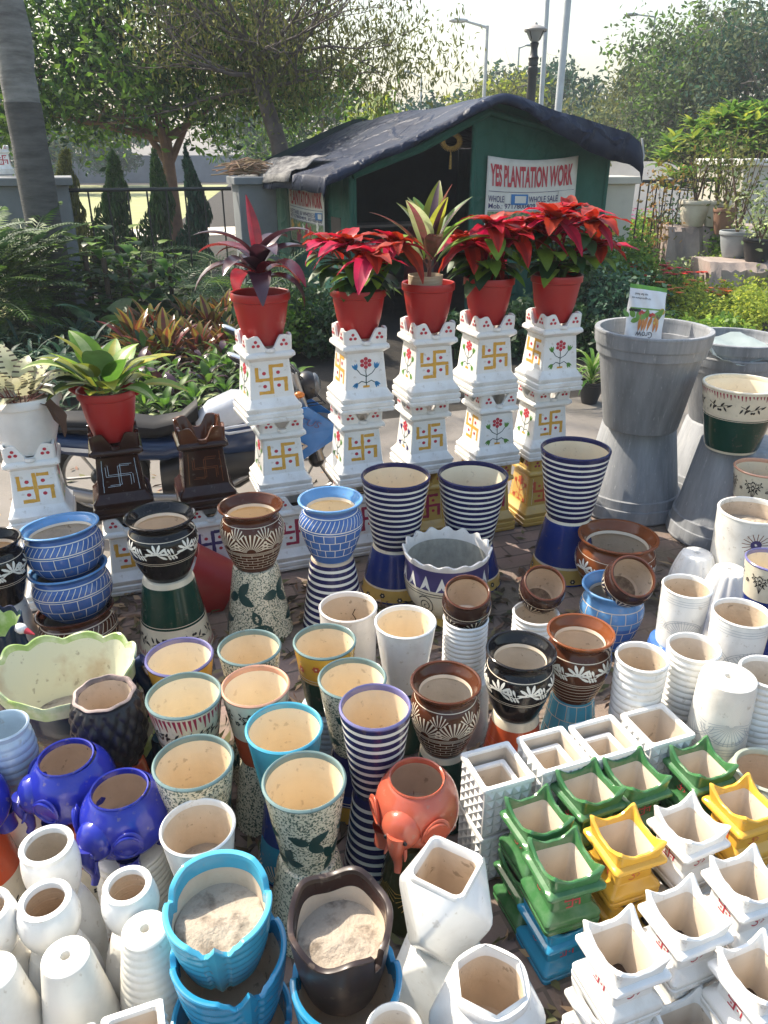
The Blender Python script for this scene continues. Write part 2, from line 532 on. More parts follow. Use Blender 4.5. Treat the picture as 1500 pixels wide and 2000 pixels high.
def pot(name, label, X, Y, z, D, h, kind, body, rim=None, lining=None, bands=None, decor=None, inv=False, rz=0.0, rot=None,
        group=None, ribs=0, ribd=.02, flutes=0, cat='planter', soil=None, seg=56, th=.036, ribz=(0, 1), rimk=1.0, hole=True):
    R = D / 2
    rim = rim or body
    lining = lining or CLAYIN
    for _set in (CLAYS, PALES, CREAMS):
        if lining is _set[0]: lining = random.choice(_set)
    prof = [(r * R, q * h) for r, q in KINDS[kind]]
    if ribs:
        out = []
        for i in range(ribs * 8 + 1):
            q = prof[0][1] + (prof[-1][1] - prof[0][1]) * i / (ribs * 8)
            r = float(np.interp(q, [p[1] for p in prof], [p[0] for p in prof]))
            f = q / h
            if ribz[0] < f < ribz[1]: r *= 1 + ribd * (abs(cos(pi * i / 8)) * 2 - 1.2)
            out.append((r, q))
        prof = out
    mats = None
    if bands:
        cuts = [b[0] * h for b in bands if 0 < b[0] < .96]
        pts = list(prof)
        for q in cuts:
            r = float(np.interp(q, [p[1] for p in prof], [p[0] for p in prof]))
            pts.append((r, q)); pts.append((r, q))
        prof2 = sorted(pts, key=lambda p: p[1])
        mats = []
        for a, b in zip(prof2, prof2[1:]):
            mid = (a[1] + b[1]) / 2 / h
            mm = body
            for q, bm in bands:
                if mid >= q: mm = bm
            mats.append(mm)
        draw = prof2
    else:
        draw = prof
    flip = h if inv else None
    rfun = (lambda t, q: 1 + .06 * (abs(sin(flutes * t / 2)) - .6)) if flutes else None
    root = thing(name, label, cat, (X, Y, z), rz, group, rot)
    mb = MB()
    mb.lathe(draw, body, seg if not flutes else 120, mats, flip, rfun)
    zb = h if inv else 0
    r0 = prof[0][0]
    bm = mats[0] if mats else body
    if inv:                                            # the foot shows: ring, recessed base and drain hole
        hr = min(.012, r0 * .2) if hole else r0 * .02
        ring = [(r0, 0), (r0 - .004, -.003), (r0 * .5, -.004), (hr * 1.15, -.003), (hr, .002), (hr, .03)]
        mb.lathe(ring, bm, seg, None, flip)
        mb.disc(hr, h - .03, CLAYIN, 20)
    else:
        mb.disc(r0, 0, bm)
    if decor:
        decor(lathe_dec(mb, prof, float(np.mean([p[0] for p in prof[len(prof) // 3:]])), flip), h, R)
    mb.build('body', root)
    t = max(th * D, .005)
    mr = MB()
    e = prof[-1]
    if kind in FLARED:
        ri = FLARED[kind] * R - t
        zi = .85 * h
        mr.lathe([(e[0], e[1]), (R * .98, .965 * h), (R, .978 * h), (R * .995, .993 * h), (R * .97, h), (R * .92, .992 * h), ((R + ri) / 2 + .002, .95 * h), (ri + .004, .9 * h), (ri, zi)], rim, seg, None, flip)
    else:
        ri = R - t * rimk
        zi = e[1] - .01
        k = rfun
        mr.lathe([(e[0], e[1]), (e[0] + .0015, e[1] + .002), (e[0] + .002, .985 * h), (e[0] - .001, h - .0006), (e[0] - t * .4, h + .0006), (ri + .0015, h - .001), (ri, h - .004), (ri, zi)], rim, seg if not flutes else 120, None, flip,
                 (lambda tt, q: 1 + .06 * (abs(sin(flutes * tt / 2)) - .6)) if flutes else None)
    mr.build('rim', root)
    ml = MB()
    inner = [(ri, zi)] + ([(ri * .97, zi - .045 * h)] if kind in FLARED else [])
    for r, q in reversed(KINDS[kind]):
        if q * h < zi - (.06 * h if kind in FLARED else .01) and q > .06:
            inner.append((min(r * R - t, ri * 1.15), q * h))
    inner.append((max(prof[0][0] - t, .01), .045 * h))
    if kind not in ('tub',):
        iz = [q[1] for q in inner][::-1]; ir = [q[0] for q in inner][::-1]
        rest = inner[:2]
        nst = 34
        for k in range(1, nst + 1):
            q = inner[1][1] + (inner[-1][1] - inner[1][1]) * k / nst
            rest.append((max(float(np.interp(q, iz, ir)) + .0007 * sin(k * 2.6) * (0 if k == nst else 1), .004), q))
        inner = rest
    ml.lathe(inner, lining, 40, [PLINE] + [lining] * (len(inner) - 2) if kind in FLARED else None, flip)
    if not inv:
        ml.disc(inner[-1][0], .045 * h, DREGS)
    ml.build('lining', root)
    if soil is not None:
        ms = MB()
        rs = float(np.interp(soil * h, [p[1] for p in KINDS_abs(kind, R, h)], [p[0] for p in KINDS_abs(kind, R, h)])) - t - .001
        rows = []
        for i in range(9):
            rr = max(rs * i / 8, 1e-4)
            rows.append([(rr * sin(a), -rr * cos(a), soil * h + .02 * h * sin(3 * a + i) * (1 - i / 8) + .03 * h * (1 - i / 8)) for a in np.linspace(0, 2 * pi, 24, endpoint=False)])
        ms.rings(rows, SOILP)
        ms.build('soil', root)
    return root
def KINDS_abs(kind, R, h): return [(r * R, q * h) for r, q in KINDS[kind]]
SOILP = M('dry_potting_soil', (.40, .335, .26), .95, (.17, .135, .10), vs=20, mix=(.5, .66), bump=.7, bs=70)

# decorations -------------------------------------------------------
def d_stripes(n, w=.40, z0=.05, z1=.95):
    def f(d, h, R):
        for i in range(n):
            d.ring(h * (z0 + (z1 - z0) * (i + .5) / n), h * (z1 - z0) / n * w, PWHITE, d.A)
    return f
def d_fan(line=PLINE, nf=7):
    def f(d, h, R):
        for k in range(nf):
            a = -d.A + 2 * d.A * (k + .5) / nf
            d.fan(a, .42 * h, R * .62, 13, line, spread=2.7)
            d.fan(a + d.A / nf, .60 * h, R * .42, 6, line, spread=1.5)
        for q in (.40, .38): d.ring(q * h, .0022, line, d.A)
        d.brick(.10 * h, .36 * h, 5, 16, .0022, line, d.A)
        d.ring(.80 * h, .002, line, d.A)
    return f
def d_garland(rings=(), line=PWHITE, n=7, z=.585, k=.25):
    def f(d, h, R):
        d.garland(z * h, k * h, n, line, d.A)
        for q in (.76, .42, .39) + tuple(rings): d.ring(q * h, .0024, PLINE, d.A)
    return f
def d_basket(line=PWHITE, bricks=3, w=.0032, n=18):
    def f(d, h, R):
        d.hatch(.64 * h, .80 * h, 40, w * .9, line, d.A, .022)
        d.ring(.62 * h, w * 1.4, line, d.A); d.ring(.82 * h, w * 1.2, line, d.A)
        d.brick(.16 * h, .58 * h, bricks, n, w, line, d.A)
    return f
def d_tiles(line=PWHITE, rows=4, n=14, z0=.06, z1=.78, w=.0035):
    def f(d, h, R): d.brick(z0 * h, z1 * h, rows, n, w, line, d.A)
    return f
def d_leaves(n=4, zz=(.62, .3), k=.52, m=PTEAL):
    def f(d, h, R):
        for i in range(n):
            a = -d.A + 2 * d.A * (i + .5) / n
            d.trio(a, zz[0] * h, k * R * 2 * .5, m, .3 * i)
            d.trio(a + d.A / n, zz[1] * h, k * R * 2 * .45, m, .9 * i + 1)
    return f
def d_drips(d, h, R):
    rr = random.Random(3)
    for i in range(46):
        a = -d.A + 2 * d.A * i / 46
        L = h * rr.uniform(.07, .22)
        d.stroke([(a, .945 * h), (a + .004, .945 * h - L)], lambda t: .009 * (1 - .75 * t), PCRIM)
    for i in range(9):
        a = -d.A + 2 * d.A * i / 9
        d.olive(a, .68 * h, .042, PBLACK)
    d.ring(.52 * h, .003, PBLACK, d.A); d.ring(.50 * h, .002, PBLACK, d.A)
def d_sprigs(z=.7, k=.15, n=5, extra=()):
    def f(d, h, R):
        for i in range(n):
            d.sprig(-d.A + 2 * d.A * i / n, z * h, k * h, PBLACK)
            a = -d.A + 2 * d.A * (i + .5) / n
            for j in range(5): d.dot(a + .006 * cos(j * 1.26), z * h + .006 * sin(j * 1.26), .0035, PBLACK)
        for q, m in extra: d.ring(q * h, .003, m, d.A)
    return f
def d_posies(z=.76, n=9, m=PORANGE, lines=(.6, .56)):
    def f(d, h, R):
        for i in range(n):
            a = -d.A + 2 * d.A * i / n
            zz = z * h + (.05 * h if i % 2 else -.02 * h)
            for j in range(6): d.dot(a + .0085 * cos(j * 1.05), zz + .0085 * sin(j * 1.05), .0048, m)
            d.dot(a, zz, .003, PWHITE)
        for q in lines: d.ring(q * h, .0035, PLINE, d.A)
    return f
def d_fans_incised(m=PGREY, n=4, z=.28, k=.8):
    def f(d, h, R):
        for i in range(n):
            a = -d.A + 2 * d.A * (i + .5) / n + .02
            d.fan(a, z * h, R * k, 17, m, spread=2.8, w=.0022, r0=.1)
            for g in (1.0, 1.12):
                d.stroke([(a + R * k * g * cos(t), z * h + R * k * g * .75 * sin(t) + .01) for t in np.linspace(.15, pi - .15, 14)], .0022, m)
        for q in (.9, .86, .82): d.ring(q * h, .0018, m, d.A)
    return f
def d_olive_band(d, h, R):
    for i in range(7):
        d.olive(-d.A + 2 * d.A * i / 7, .74 * h, .17 * h, PBLACK)
    rr = random.Random(9)
    for i in range(70):
        a = -d.A + 2 * d.A * i / 70
        d.stroke([(a, .95 * h), (a + .004, .95 * h - h * rr.uniform(.03, .1))], lambda t: .008 * (1 - .7 * t), PCRIM)
    d.ring(.585 * h, .006, PLINE, d.A); d.ring(.545 * h, .003, PLINE, d.A)

# ------------------------------------------------------------------ tulsi pedestal planters
def rsq(h, r, z, per=6, n=5):
    """rounded square ring: corners of radius r, n points a corner and `per` on each side between"""
    P = []
    for q in range(4):
        c, s_ = cos(q * pi / 2), sin(q * pi / 2)
        loc = []
        for k in range(per):
            loc.append((-(h - r) + 2 * (h - r) * k / per, -h))
        for k in range(n):
            t = -pi / 2 + pi / 2 * k / n
            loc.append((h - r + r * cos(t), -(h - r) + r * sin(t)))
        P += [(x * c - y * s_, x * s_ + y * c, z) for x, y in loc]
    return P
def sq_loft(mb, prof, r, m, per=6):
    mb.rings([rsq(h, min(r, h * .9), z, per) for h, z in prof], m)
def crown_ring(h, r, zf, per=28, dz=0):
    out = []
    for p in rsq(h, r, 0, per, 5):
        a = max(min(abs(p[0]), abs(p[1])) / h, 0)
        out.append((p[0], p[1], zf(a) + dz))
    return out

def tulsi(X, Y, z, label, glz, dots, marks, h=.425, k=1.0, rz=radians(20), rotz=0.0, crown_mat=None, group=None, lean=(0, 0)):
    """square pedestal planter: stepped base, tapering body, cornice and a lobed crown that holds a pot"""
    s = h / .425 * k
    root = thing('pedestal_planter', label, 'planter', (X, Y, z), 0, group, (lean[0], lean[1], rz + rotz))
    root.scale = (1.12, 1.12, 1) if k == 1.0 and h == .41 else (1, 1, 1)
    b = MB()
    sq_loft(b, [(x * s, y * s) for x, y in [(.128, 0), (.130, .004), (.130, .018), (.1255, .022), (.1255, .026), (.130, .03), (.130, .048), (.1235, .053), (.1235, .058), (.1265, .062), (.1265, .078), (.118, .088), (.104, .112), (.101, .12)]], .012 * s, glz)
    b.cap(rsq(.128 * s, .012 * s, 0), glz)
    b.build('base', root)
    half = lambda zz: (.101 - (zz / s - .12) * (.013 / .18)) * s
    b = MB()
    sq_loft(b, [(half(.12 * s), .12 * s), (half(.30 * s), .30 * s)], .008 * s, glz)
    for f in range(4):
        d = plane_dec(b, half, f)
        marks(d, f, s)
    b.build('body', root)
    b = MB()
    sq_loft(b, [(x * s, y * s) for x, y in [(.088, .30), (.094, .304), (.108, .318), (.112, .322), (.112, .332), (.109, .341), (.099, .348)]], .012 * s, glz)
    b.build('cornice', root)
    cm = crown_mat or glz
    b = MB()
    def zf(a):
        t = min(max((a - .10) / .46, 0), 1)
        t = t * t * (3 - 2 * t)
        return (.362 + .063 * t - .012 * max(a - .72, 0) / .28) * s
    lo = [(p[0], p[1], .347 * s) for p in crown_ring(.101 * s, .016 * s, zf)]
    b.rings([lo, crown_ring(.103 * s, .018 * s, zf, dz=-.006 * s), crown_ring(.1025 * s, .018 * s, zf, dz=-.001 * s), crown_ring(.099 * s, .016 * s, zf), crown_ring(.092 * s, .016 * s, zf, dz=-.001 * s),
             crown_ring(.0905 * s, .015 * s, zf, dz=-.006 * s), [(p[0], p[1], .30 * s) for p in crown_ring(.066 * s, .012 * s, zf)]], cm)
    b.cap([(p[0], p[1], .30 * s) for p in crown_ring(.066 * s, .012 * s, zf)], SOIL)
    if dots:
        for f in range(4):
            d = plane_dec(b, lambda zz: .1028 * s, f)
            for q in (-1, 1): d.tri(q * .062 * s, .386 * s, .021 * s, dots)
    b.build('crown', root)
    b = MB()
    b.rings([[(.022 * s * cos(t), (-.098 - .024 * sin(t)) * s * 1.0, zz * s) for t in np.linspace(0, pi, 11)] for zz in (.348, .360, .364)] +
            [[(.015 * s * cos(t), (-.098 - .016 * sin(t)) * s, zz * s) for t in np.linspace(0, pi, 11)] for zz in (.363, .352)], cm, closed=False)
    b.build('spout', root)
    return root

def mk_marks(front, side, gold=PGOLD, red=PRED, leaf=PGREEN, stem=PTEAL):
    def f(d, fc, s):
        w = front if fc in (0, 2) else side
        zc = .21 * s
        if w == 's':
            d.swastik(0, zc, .063 * s, gold, red, w=.0165 * s)
        elif w == 'f':
            d.posy(0, zc, .078 * s, red, leaf, stem, gold)
        for q in (-1, 1):                              # thin pressed frame round the panel
            d.stroke([(q * .076 * s, .128 * s), (q * .069 * s, .292 * s)], .0012, WHITE2)
    return f
def plain_marks(m):
    def f(d, fc, s):
        k, z = .05 * s, .21 * s
        for p in ([(0, k), (0, -k)], [(-k, 0), (k, 0)], [(0, k), (k, k)], [(k, 0), (k, -k)], [(0, -k), (-k, -k)], [(-k, 0), (-k, k)]):
            for o in (-.004, .004):
                d.stroke([(a + o, z + b + o) for a, b in p], .0018, m)
        for q in (-1, 1): d.stroke([(q * .075 * s, .13 * s), (q * .068 * s, .29 * s)], .002, m)
    return f
# ------------------------------------------------------------------ the ground
E1 = (cos(radians(20)), sin(radians(20)))
E2 = (-sin(radians(20)), cos(radians(20)))
RZ = radians(20)
def ground_mat():
    m = bpy.data.materials.new('leaf_strewn_pavers'); m.use_nodes = True
    n, l = m.node_tree.nodes, m.node_tree.links
    b = n['Principled BSDF']; b.inputs['Roughness'].default_value = .9
    tc = n.new('ShaderNodeTexCoord')
    mp = n.new('ShaderNodeMapping'); mp.inputs['Rotation'].default_value = (0, 0, radians(-20)); l.new(tc.outputs['Object'], mp.inputs[0])
    br = n.new('ShaderNodeTexBrick')
    br.inputs['Scale'].default_value = 1.0
    br.inputs['Brick Width'].default_value = .24; br.inputs['Row Height'].default_value = .12; br.inputs['Mortar Size'].default_value = .006
    br.inputs['Color1'].default_value = (.25, .175, .15, 1); br.inputs['Color2'].default_value = (.21, .155, .135, 1); br.inputs['Mortar'].default_value = (.10, .08, .07, 1)
    l.new(mp.outputs[0], br.inputs['Vector'])
    ns = n.new('ShaderNodeTexNoise'); ns.inputs['Scale'].default_value = 1.7; ns.inputs['Detail'].default_value = 9; ns.inputs['Roughness'].default_value = .65
    l.new(tc.outputs['Object'], ns.inputs['Vector'])
    r = n.new('ShaderNodeMapRange'); r.inputs['From Min'].default_value = .42; r.inputs['From Max'].default_value = .62; l.new(ns.outputs['Fac'], r.inputs['Value'])
    n2 = n.new('ShaderNodeTexNoise'); n2.inputs['Scale'].default_value = 60; n2.inputs['Detail'].default_value = 6; l.new(tc.outputs['Object'], n2.inputs['Vector'])
    d = n.new('ShaderNodeMix'); d.data_type = 'RGBA'; l.new(n2.outputs['Fac'], d.inputs[0])
    d.inputs[6].default_value = (.11, .085, .06, 1); d.inputs[7].default_value = (.23, .18, .125, 1)
    x = n.new('ShaderNodeMix'); x.data_type = 'RGBA'; l.new(r.outputs[0], x.inputs[0]); l.new(br.outputs['Color'], x.inputs[6]); l.new(d.outputs[2], x.inputs[7])
    l.new(x.outputs[2], b.inputs['Base Color'])
    bp = n.new('ShaderNodeBump'); bp.inputs['Strength'].default_value = .5; bp.inputs['Distance'].default_value = .01; l.new(n2.outputs['Fac'], bp.inputs['Height']); l.new(bp.outputs[0], b.inputs['Normal'])
    return m
def sheet(name, pts, z, m, kind='structure'):
    mb = MB(); mb.cap([(x, y, z) for x, y in pts], m)
    return tag(mb.build(name, smooth=False), kind=kind)
def loc2(a, b, o=(0, 0)):
    return (o[0] + a * E1[0] + b * E2[0], o[1] + a * E1[1] + b * E2[1])
EARTH = M('garden_earth', (.014, .011, .008), .95, (.03, .024, .016), vs=3, bump=.6, bs=25, detail=8)
LAWN = M('lawn_grass', (.22, .245, .085), .9, (.33, .32, .15), vs=1.6, bump=.5, bs=90, detail=9)
CONC = M('worn_concrete', (.19, .17, .15), .85, (.135, .12, .10), vs=1.3, bump=.25, bs=50, detail=10, dirt=.5, dirtcol=(.2, .17, .13))
sheet('ground', [(-260, -30), (260, -30), (260, 420), (-260, 420)], 0, EARTH)
sheet('lawn', [loc2(-90, 11.6), loc2(-.6, 11.6), loc2(10, 60), loc2(-60, 75)], .004, LAWN)
sheet('pavement', [loc2(-6, -4), loc2(7, -4), loc2(7, 4.4), loc2(-6, 4.4)], .008, ground_mat())
sheet('concrete_path', [loc2(-9, 3.55), loc2(9, 3.55), loc2(9, 5.7), loc2(-9, 5.7)], .016, CONC)
sheet('park_path', [loc2(-60, 24), loc2(10, 22), loc2(10, 24.5), loc2(-60, 27)], .012, M('pale_path', (.62, .56, .46), .9))
sheet('road', [loc2(3.6, 13.5), loc2(40, 13.5), loc2(40, 22), loc2(3.6, 22)], .008, M('road_surface', (.5, .47, .43), .85, vs=1.0, bump=.2))

# ------------------------------------------------------------------ pedestal planter towers
TH = .41
def from_corner(px, py, z, side=.285):
    x, y, _ = at(px, py, z)
    return x + side / 2 * (E1[0] + E2[0]), y + side / 2 * (E1[1] + E2[1])
TW = {}
def unit(n, lvl, px, py, label, glz, dots, marks, dz=0, rot=0, **kw):
    z = lvl * TH + .016
    x, y = from_corner(px, py, z)
    TW[(n, lvl)] = (x, y, z)
    tulsi(x, y, z, label, glz, dots, marks, h=TH, rotz=rot, **kw)
SF, FS = mk_marks('s', 'f'), mk_marks('f', 's')
FSb = mk_marks('f', 's', leaf=PBLUE)
SFn = mk_marks('s', 'f', leaf=PNAVY)
REDS = mk_marks('s', 'f', gold=PCRIM, red=PRED)
NAVS = mk_marks('s', 'f', gold=PNAVY, red=PRED)
G8 = 'glazed pedestal planters in a row of towers'
# eight towers, bottom units first
bt = {}
def base_under(n, ref, label, glz, dots, marks, off=(0, 0)):
    x, y, z = TW[ref]
    tulsi(x + off[0], y + off[1], .016, label, glz, dots, marks, h=TH, rotz=random.uniform(-.03, .03))
unit(0, 1, 20, 1047, 'white pedestal planter carrying the white pot of patterned prayer plant', BLUEWHITE if False else WHITE, PRED, SF)
base_under(0, (0, 1), 'white pedestal planter under the one with the white plant pot', WHITE, PRED, SF)
unit(1, 1, 185, 1019, 'black brown pedestal planter holding up the red pot of broad green leaves', BROWND, None, plain_marks(BLUEWHITE))
base_under(1, (1, 1), 'grey white pedestal planter with gold symbol under the black brown planter', WHITE, PRED, SF, (.01, -.02))
unit(2, 1, 353, 1003, 'dark brown pedestal planter with empty lobed crown beside the motorcycle seat', BROWND, None, plain_marks(BROWNL), crown_mat=BROWN)
base_under(2, (2, 1), 'white pedestal planter with dark blue symbol under the empty brown one', WHITE, PRED, NAVS)
unit(3, 1, 507, 977, 'white pedestal planter, middle of the tower topped by a drooping purple plant', WHITE, PRED, SF)
base_under(3, (3, 1), 'white pedestal planter with crimson symbol below the purple plant tower', WHITE, PRED, REDS, (.05, -.02))
unit(3, 2, 478, 833, 'white pedestal planter with gold symbol under the drooping purple plant', WHITE, PRED, SF, rot=.07)
unit(4, 1, 663, 957, 'white pedestal planter with gold symbol below the blue flower planter', WHITE, PRED, SF)
base_under(4, (4, 1), 'white pedestal planter with crimson symbol at the foot of the blue flower tower', WHITE, PRED, REDS)
unit(4, 2, 667, 813, 'white pedestal planter painted with a red posy and blue leaves', WHITE, PRED, FSb)
unit(5, 1, 795, 933, 'white pedestal planter with dark leaved posy on its narrow side, middle of its tower', WHITE, PRED, SFn)
base_under(5, (5, 1), 'mustard pedestal planter with crimson symbol between two striped pots', YELLOWD, PCRIM, REDS)
unit(5, 2, 802, 797, 'white pedestal planter under the pot of upright green and pink leaves', WHITE, PRED, SF)
unit(6, 1, 928, 918, 'white pedestal planter with green leaved posy, second of its tower above mustard base', WHITE, PRED, FS)
base_under(6, (6, 1), 'mustard pedestal planter mostly hidden behind the middle striped pot', YELLOWD, PCRIM, REDS)
unit(6, 2, 920, 777, 'white pedestal planter under the poinsettia next to the green and pink leaves', WHITE, PRED, SF, rot=.04)
unit(7, 1, 1033, 903, 'white pedestal planter standing on the sunlit mustard planter', WHITE, PRED, SF)
base_under(7, (7, 1), 'mustard pedestal planter with an orange posy in full sun', YELLOWD, PCRIM, mk_marks('s', 'f', gold=PORANGE, red=PORANGE, leaf=PORANGE, stem=PORANGE))
unit(7, 2, 1050, 771, 'white pedestal planter with a green leaved posy under the tallest poinsettia', WHITE, PRED, FS)

# ------------------------------------------------------------------ thrown pots in their stacks
def stack(px, py, w, zr, label, kind, body, h=.27, base=None, **kw):
    """a pot whose rim is seen at px,py with width w, its rim at height zr; base = the upturned pot it stands on"""
    x, y, t = at(px, py, zr)
    D = w * t / FPX * kw.pop('dk', 1.0)
    z = zr - h
    kw.setdefault('rz', random.uniform(-3, 3))
    jx, jy = kw.pop('off', (0, 0))
    p = pot('ceramic_pot', label, x, y, z, D, h, kind, body, **kw)
    if base and z > .05:
        b = dict(base)
        bl, bk, bb = b.pop('label'), b.pop('kind'), b.pop('body')
        bD = b.pop('D', D)
        b.setdefault('rz', random.uniform(-3, 3))
        b.setdefault('inv', True)
        pot('ceramic_pot', bl, x + jx, y + jy, .009, bD, z - .0095, bk, bb, **b)
    return x, y, D
CR = dict(rim=GREYRIM, lining=CREAMIN)
cone = lambda label, body, **k: dict(label=label, kind='cone', body=body, **k)

# cream and painted cones on upturned cones
stack(350, 1280, 130, .50, 'yellow cone pot with black flowers and violet rim beside the green scalloped planter', 'cone', YELLOW, rim=VIOLETRIM, lining=CREAMIN, bands=[(0, GREEN), (.58, YELLOW)], decor=d_posies(.78, 9, PBLACK),
      base=cone('upturned dark green pot under the yellow pot with violet rim', GREEN, lining=CREAMIN))
stack(487, 1262, 122, .54, 'speckled cone pot in front of the upturned leaf painted pot', 'cone', SPECK, decor=d_leaves(), base=cone('upturned speckled pot below the speckled pot near the black flowers', SPECK, decor=d_leaves()), **CR)
stack(359, 1355, 145, .54, 'cream cone pot with crimson brush drips below a teal rim', 'cone', CREAM, decor=d_drips, bands=[(0, GREEN), (.46, CREAM)], base=cone('upturned cream pot under the crimson dripped pot', CREAM, bands=[(0, GREEN), (.5, CREAM)], decor=d_sprigs(.75)), **CR)
stack(499, 1337, 132, .54, 'white and brick red cone pot with black sprigs and salmon rim', 'cone', CREAM, rim=PINK, lining=CREAMIN, bands=[(0, ORANGE), (.42, CREAM)], decor=d_sprigs(.7, .17, 6, ((.44, PLINE),)),
      base=cone('upturned speckled pot holding the salmon rimmed pot', SPECK))
stack(377, 1485, 155, .54, 'speckled cone pot with dark leaves behind the white pot of dry earth', 'cone', SPECK, decor=d_leaves(4, (.45, .2)), rz=.5, base=cone('upturned speckled pot beneath the pot behind the dry earth pot', SPECK), **CR)
stack(634, 1250, 122, .53, 'yellow cone pot with orange flowers above a black base', 'cone', YELLOW, bands=[(0, GREEN), (.54, YELLOW)], decor=d_posies(.76, 10), base=dict(label='pale ribbed upturned pot under the yellow orange flowered pot', kind='tall', body=BLUEWHITE, ribs=11, D=.2), **CR)
stack(688, 1322, 133, .53, 'speckled cone pot with dark leaves half hidden by the striped pot in front', 'cone', SPECK, decor=d_leaves(4, (.55, .25)), rz=2.2, base=cone('upturned navy pot with orange band behind the striped pair', NAVY, bands=[(0, NAVY), (.55, ROYAL), (.72, YELLOW)], decor=d_posies(.84, 9, PBLACK, (.7, .66))), **CR)
stack(680, 1183, 113, .47, 'stained white cone pot with a twig inside', 'tall', STAIN, rim=STAIN, lining=WHITEIN, h=.30, base=dict(label='upturned white pot under the stained one', kind='tall', body=STAIN, D=.2))
stack(792, 1212, 120, .54, 'clean white cone pot in front of the scallop edged bowl', 'cone', WHITE, rim=WHITE, lining=CREAMIN, base=dict(label='dark upturned pot under the clean white cone pot', kind='tall', body=GREEN, D=.16))
stack(555, 1418, 150, .54, 'plain turquoise cone pot with cream inside', 'cone', TURQ, rim=TURQ, lining=CREAMIN, base=cone('upturned royal blue pot with turquoise fan band under the turquoise pot', ROYAL, bands=[(0, ROYAL), (.45, TURQD)], decor=lambda d, h, R: [d.fan(-d.A + 2 * d.A * (i + .5) / 6, .95 * h, R * .6, 12, PLINE, spread=2.4, turn=-pi / 2) for i in range(6)]))
stack(594, 1522, 163, .54, 'biggest speckled pot with a trio of dark leaves, fully in sight', 'cone', SPECK, decor=d_leaves(4, (.50, .2), .62), rz=.95, base=cone('upturned speckled cream pot under the biggest speckled pot', SPECK, D=.25), **CR)
stack(733, 1377, 140, .62, 'navy and white striped pot among the cream pots', 'cone', NAVY, rim=VIOLETRIM, lining=CREAMIN, h=.30, decor=d_stripes(9), base=cone('upturned navy and white striped pot under its twin in the middle', NAVY, decor=d_stripes(9)))
stack(386, 1612, 145, .50, 'white pot part filled with dry earth behind the blue wing pot', 'deep', WHITE, rim=WHITE, lining=WHITEIN, h=.27, soil=.5, base=dict(label='upturned white pot under the pot of dry earth', kind='deep', body=WHITE))

x, y, t = at(690, 1200, .40)
tb = MB(); tb.tube([(0, 0, 0), (.008, .01, .03), (-.004, .012, .05), (.006, .01, .075)], .002, BROWND, 5)
tag(tb.build('twig', loc=(x, y + .02, .33)), 'short crooked twig standing inside the stained white pot', 'twig')
# flared brown and black pots
stack(871, 1330, 140, .54, 'brown flared pot with incised fans and bricks on a green base', 'flare', BROWN, h=.25, lining=WHITEIN, rim=BROWN, decor=d_fan(), rz=.2, base=cone('upturned dark green pot under the fan carved brown pot', GREEN, D=.22, bands=[(0, CREAM), (.06, GREEN)]))
stack(1018, 1268, 138, .54, 'black flared pot with white floral garland on an orange base', 'flare', BLACK, h=.25, lining=WHITEIN, decor=d_garland(), rz=.4, base=cone('upturned orange pot with cream foot under the black garland pot', ORANGE, D=.23, bands=[(0, CREAM), (.1, ORANGE)], decor=lambda d, h, R: [d.ring(q * h, .002, PRED, d.A) for q in (.3, .4, .5)]))
stack(1135, 1232, 132, .54, 'brown flared pot with white garland and ringed foot', 'flare', BROWN, rim=BROWNL, h=.26, lining=WHITEIN, decor=d_garland((.34, .28, .22, .16, .1)), base=cone('upturned turquoise tile pattern pot below the ringed brown pot', TURQ, D=.22, decor=d_tiles(PLINE, 4, 14, .02, .9, .0025)))
stack(489, 985, 128, .64, 'brown flared pot with fans standing on a leaf painted pot', 'flare', BROWN, h=.29, lining=CREAMIN, decor=d_fan(), rz=.1, base=cone('tall upturned speckled pot with dark green leaf trios', SPECK, D=.30, decor=d_leaves(4, (.3, .7), .62), rz=.2))
stack(645, 973, 128, .645, 'blue flared pot with brick pattern on a striped base', 'flare', MIDBLUE, rim=SKYBLUE, h=.28, lining=CREAMIN, decor=d_basket(), base=cone('upturned striped pot holding the blue brick pattern pot', NAVY, D=.29, decor=d_stripes(10, .4), bands=[(0, CLAYIN), (.03, NAVY)]))
stack(312, 1005, 138, .645, 'black flared pot with white garland on a bottle green base', 'flare', BLACK, h=.28, lining=WHITEIN, decor=d_garland(), rz=.3, base=cone('upturned bottle green pot with olive twig band', CREAM, D=.32, bands=[(0, CREAM), (.06, GREEN), (.58, CREAM)], decor=d_olive_band))
stack(-18, 1052, 110, .60, 'black flared pot with white garland cut by the picture edge', 'flare', BLACK, h=.29, lining=WHITEIN, decor=d_garland(), rz=.3, base=cone('pale upturned pot under the black pot at the picture edge', WHITE2))
# nested blue baskets
for (px, py, zr, col, lb) in ((150, 1192, .24, BROWN, 'brown hatched pot at the bottom of the nested stack'), (137, 1110, .41, MIDBLUE, 'blue brick pattern pot in the middle of the nested stack'), (120, 1028, .58, MIDBLUE, 'blue brick pattern pot at the top of the nested stack')):
    x, y, t = at(px, py, zr)
    pot('ceramic_pot', lb, x, y, zr - .225, .325, .225, 'basket', col, rim=SKYBLUE if col is MIDBLUE else BROWN, lining=WHITEIN, decor=d_basket(PWHITE if col is MIDBLUE else PLINE, 2), rot=(-.10, .02, 1.0))

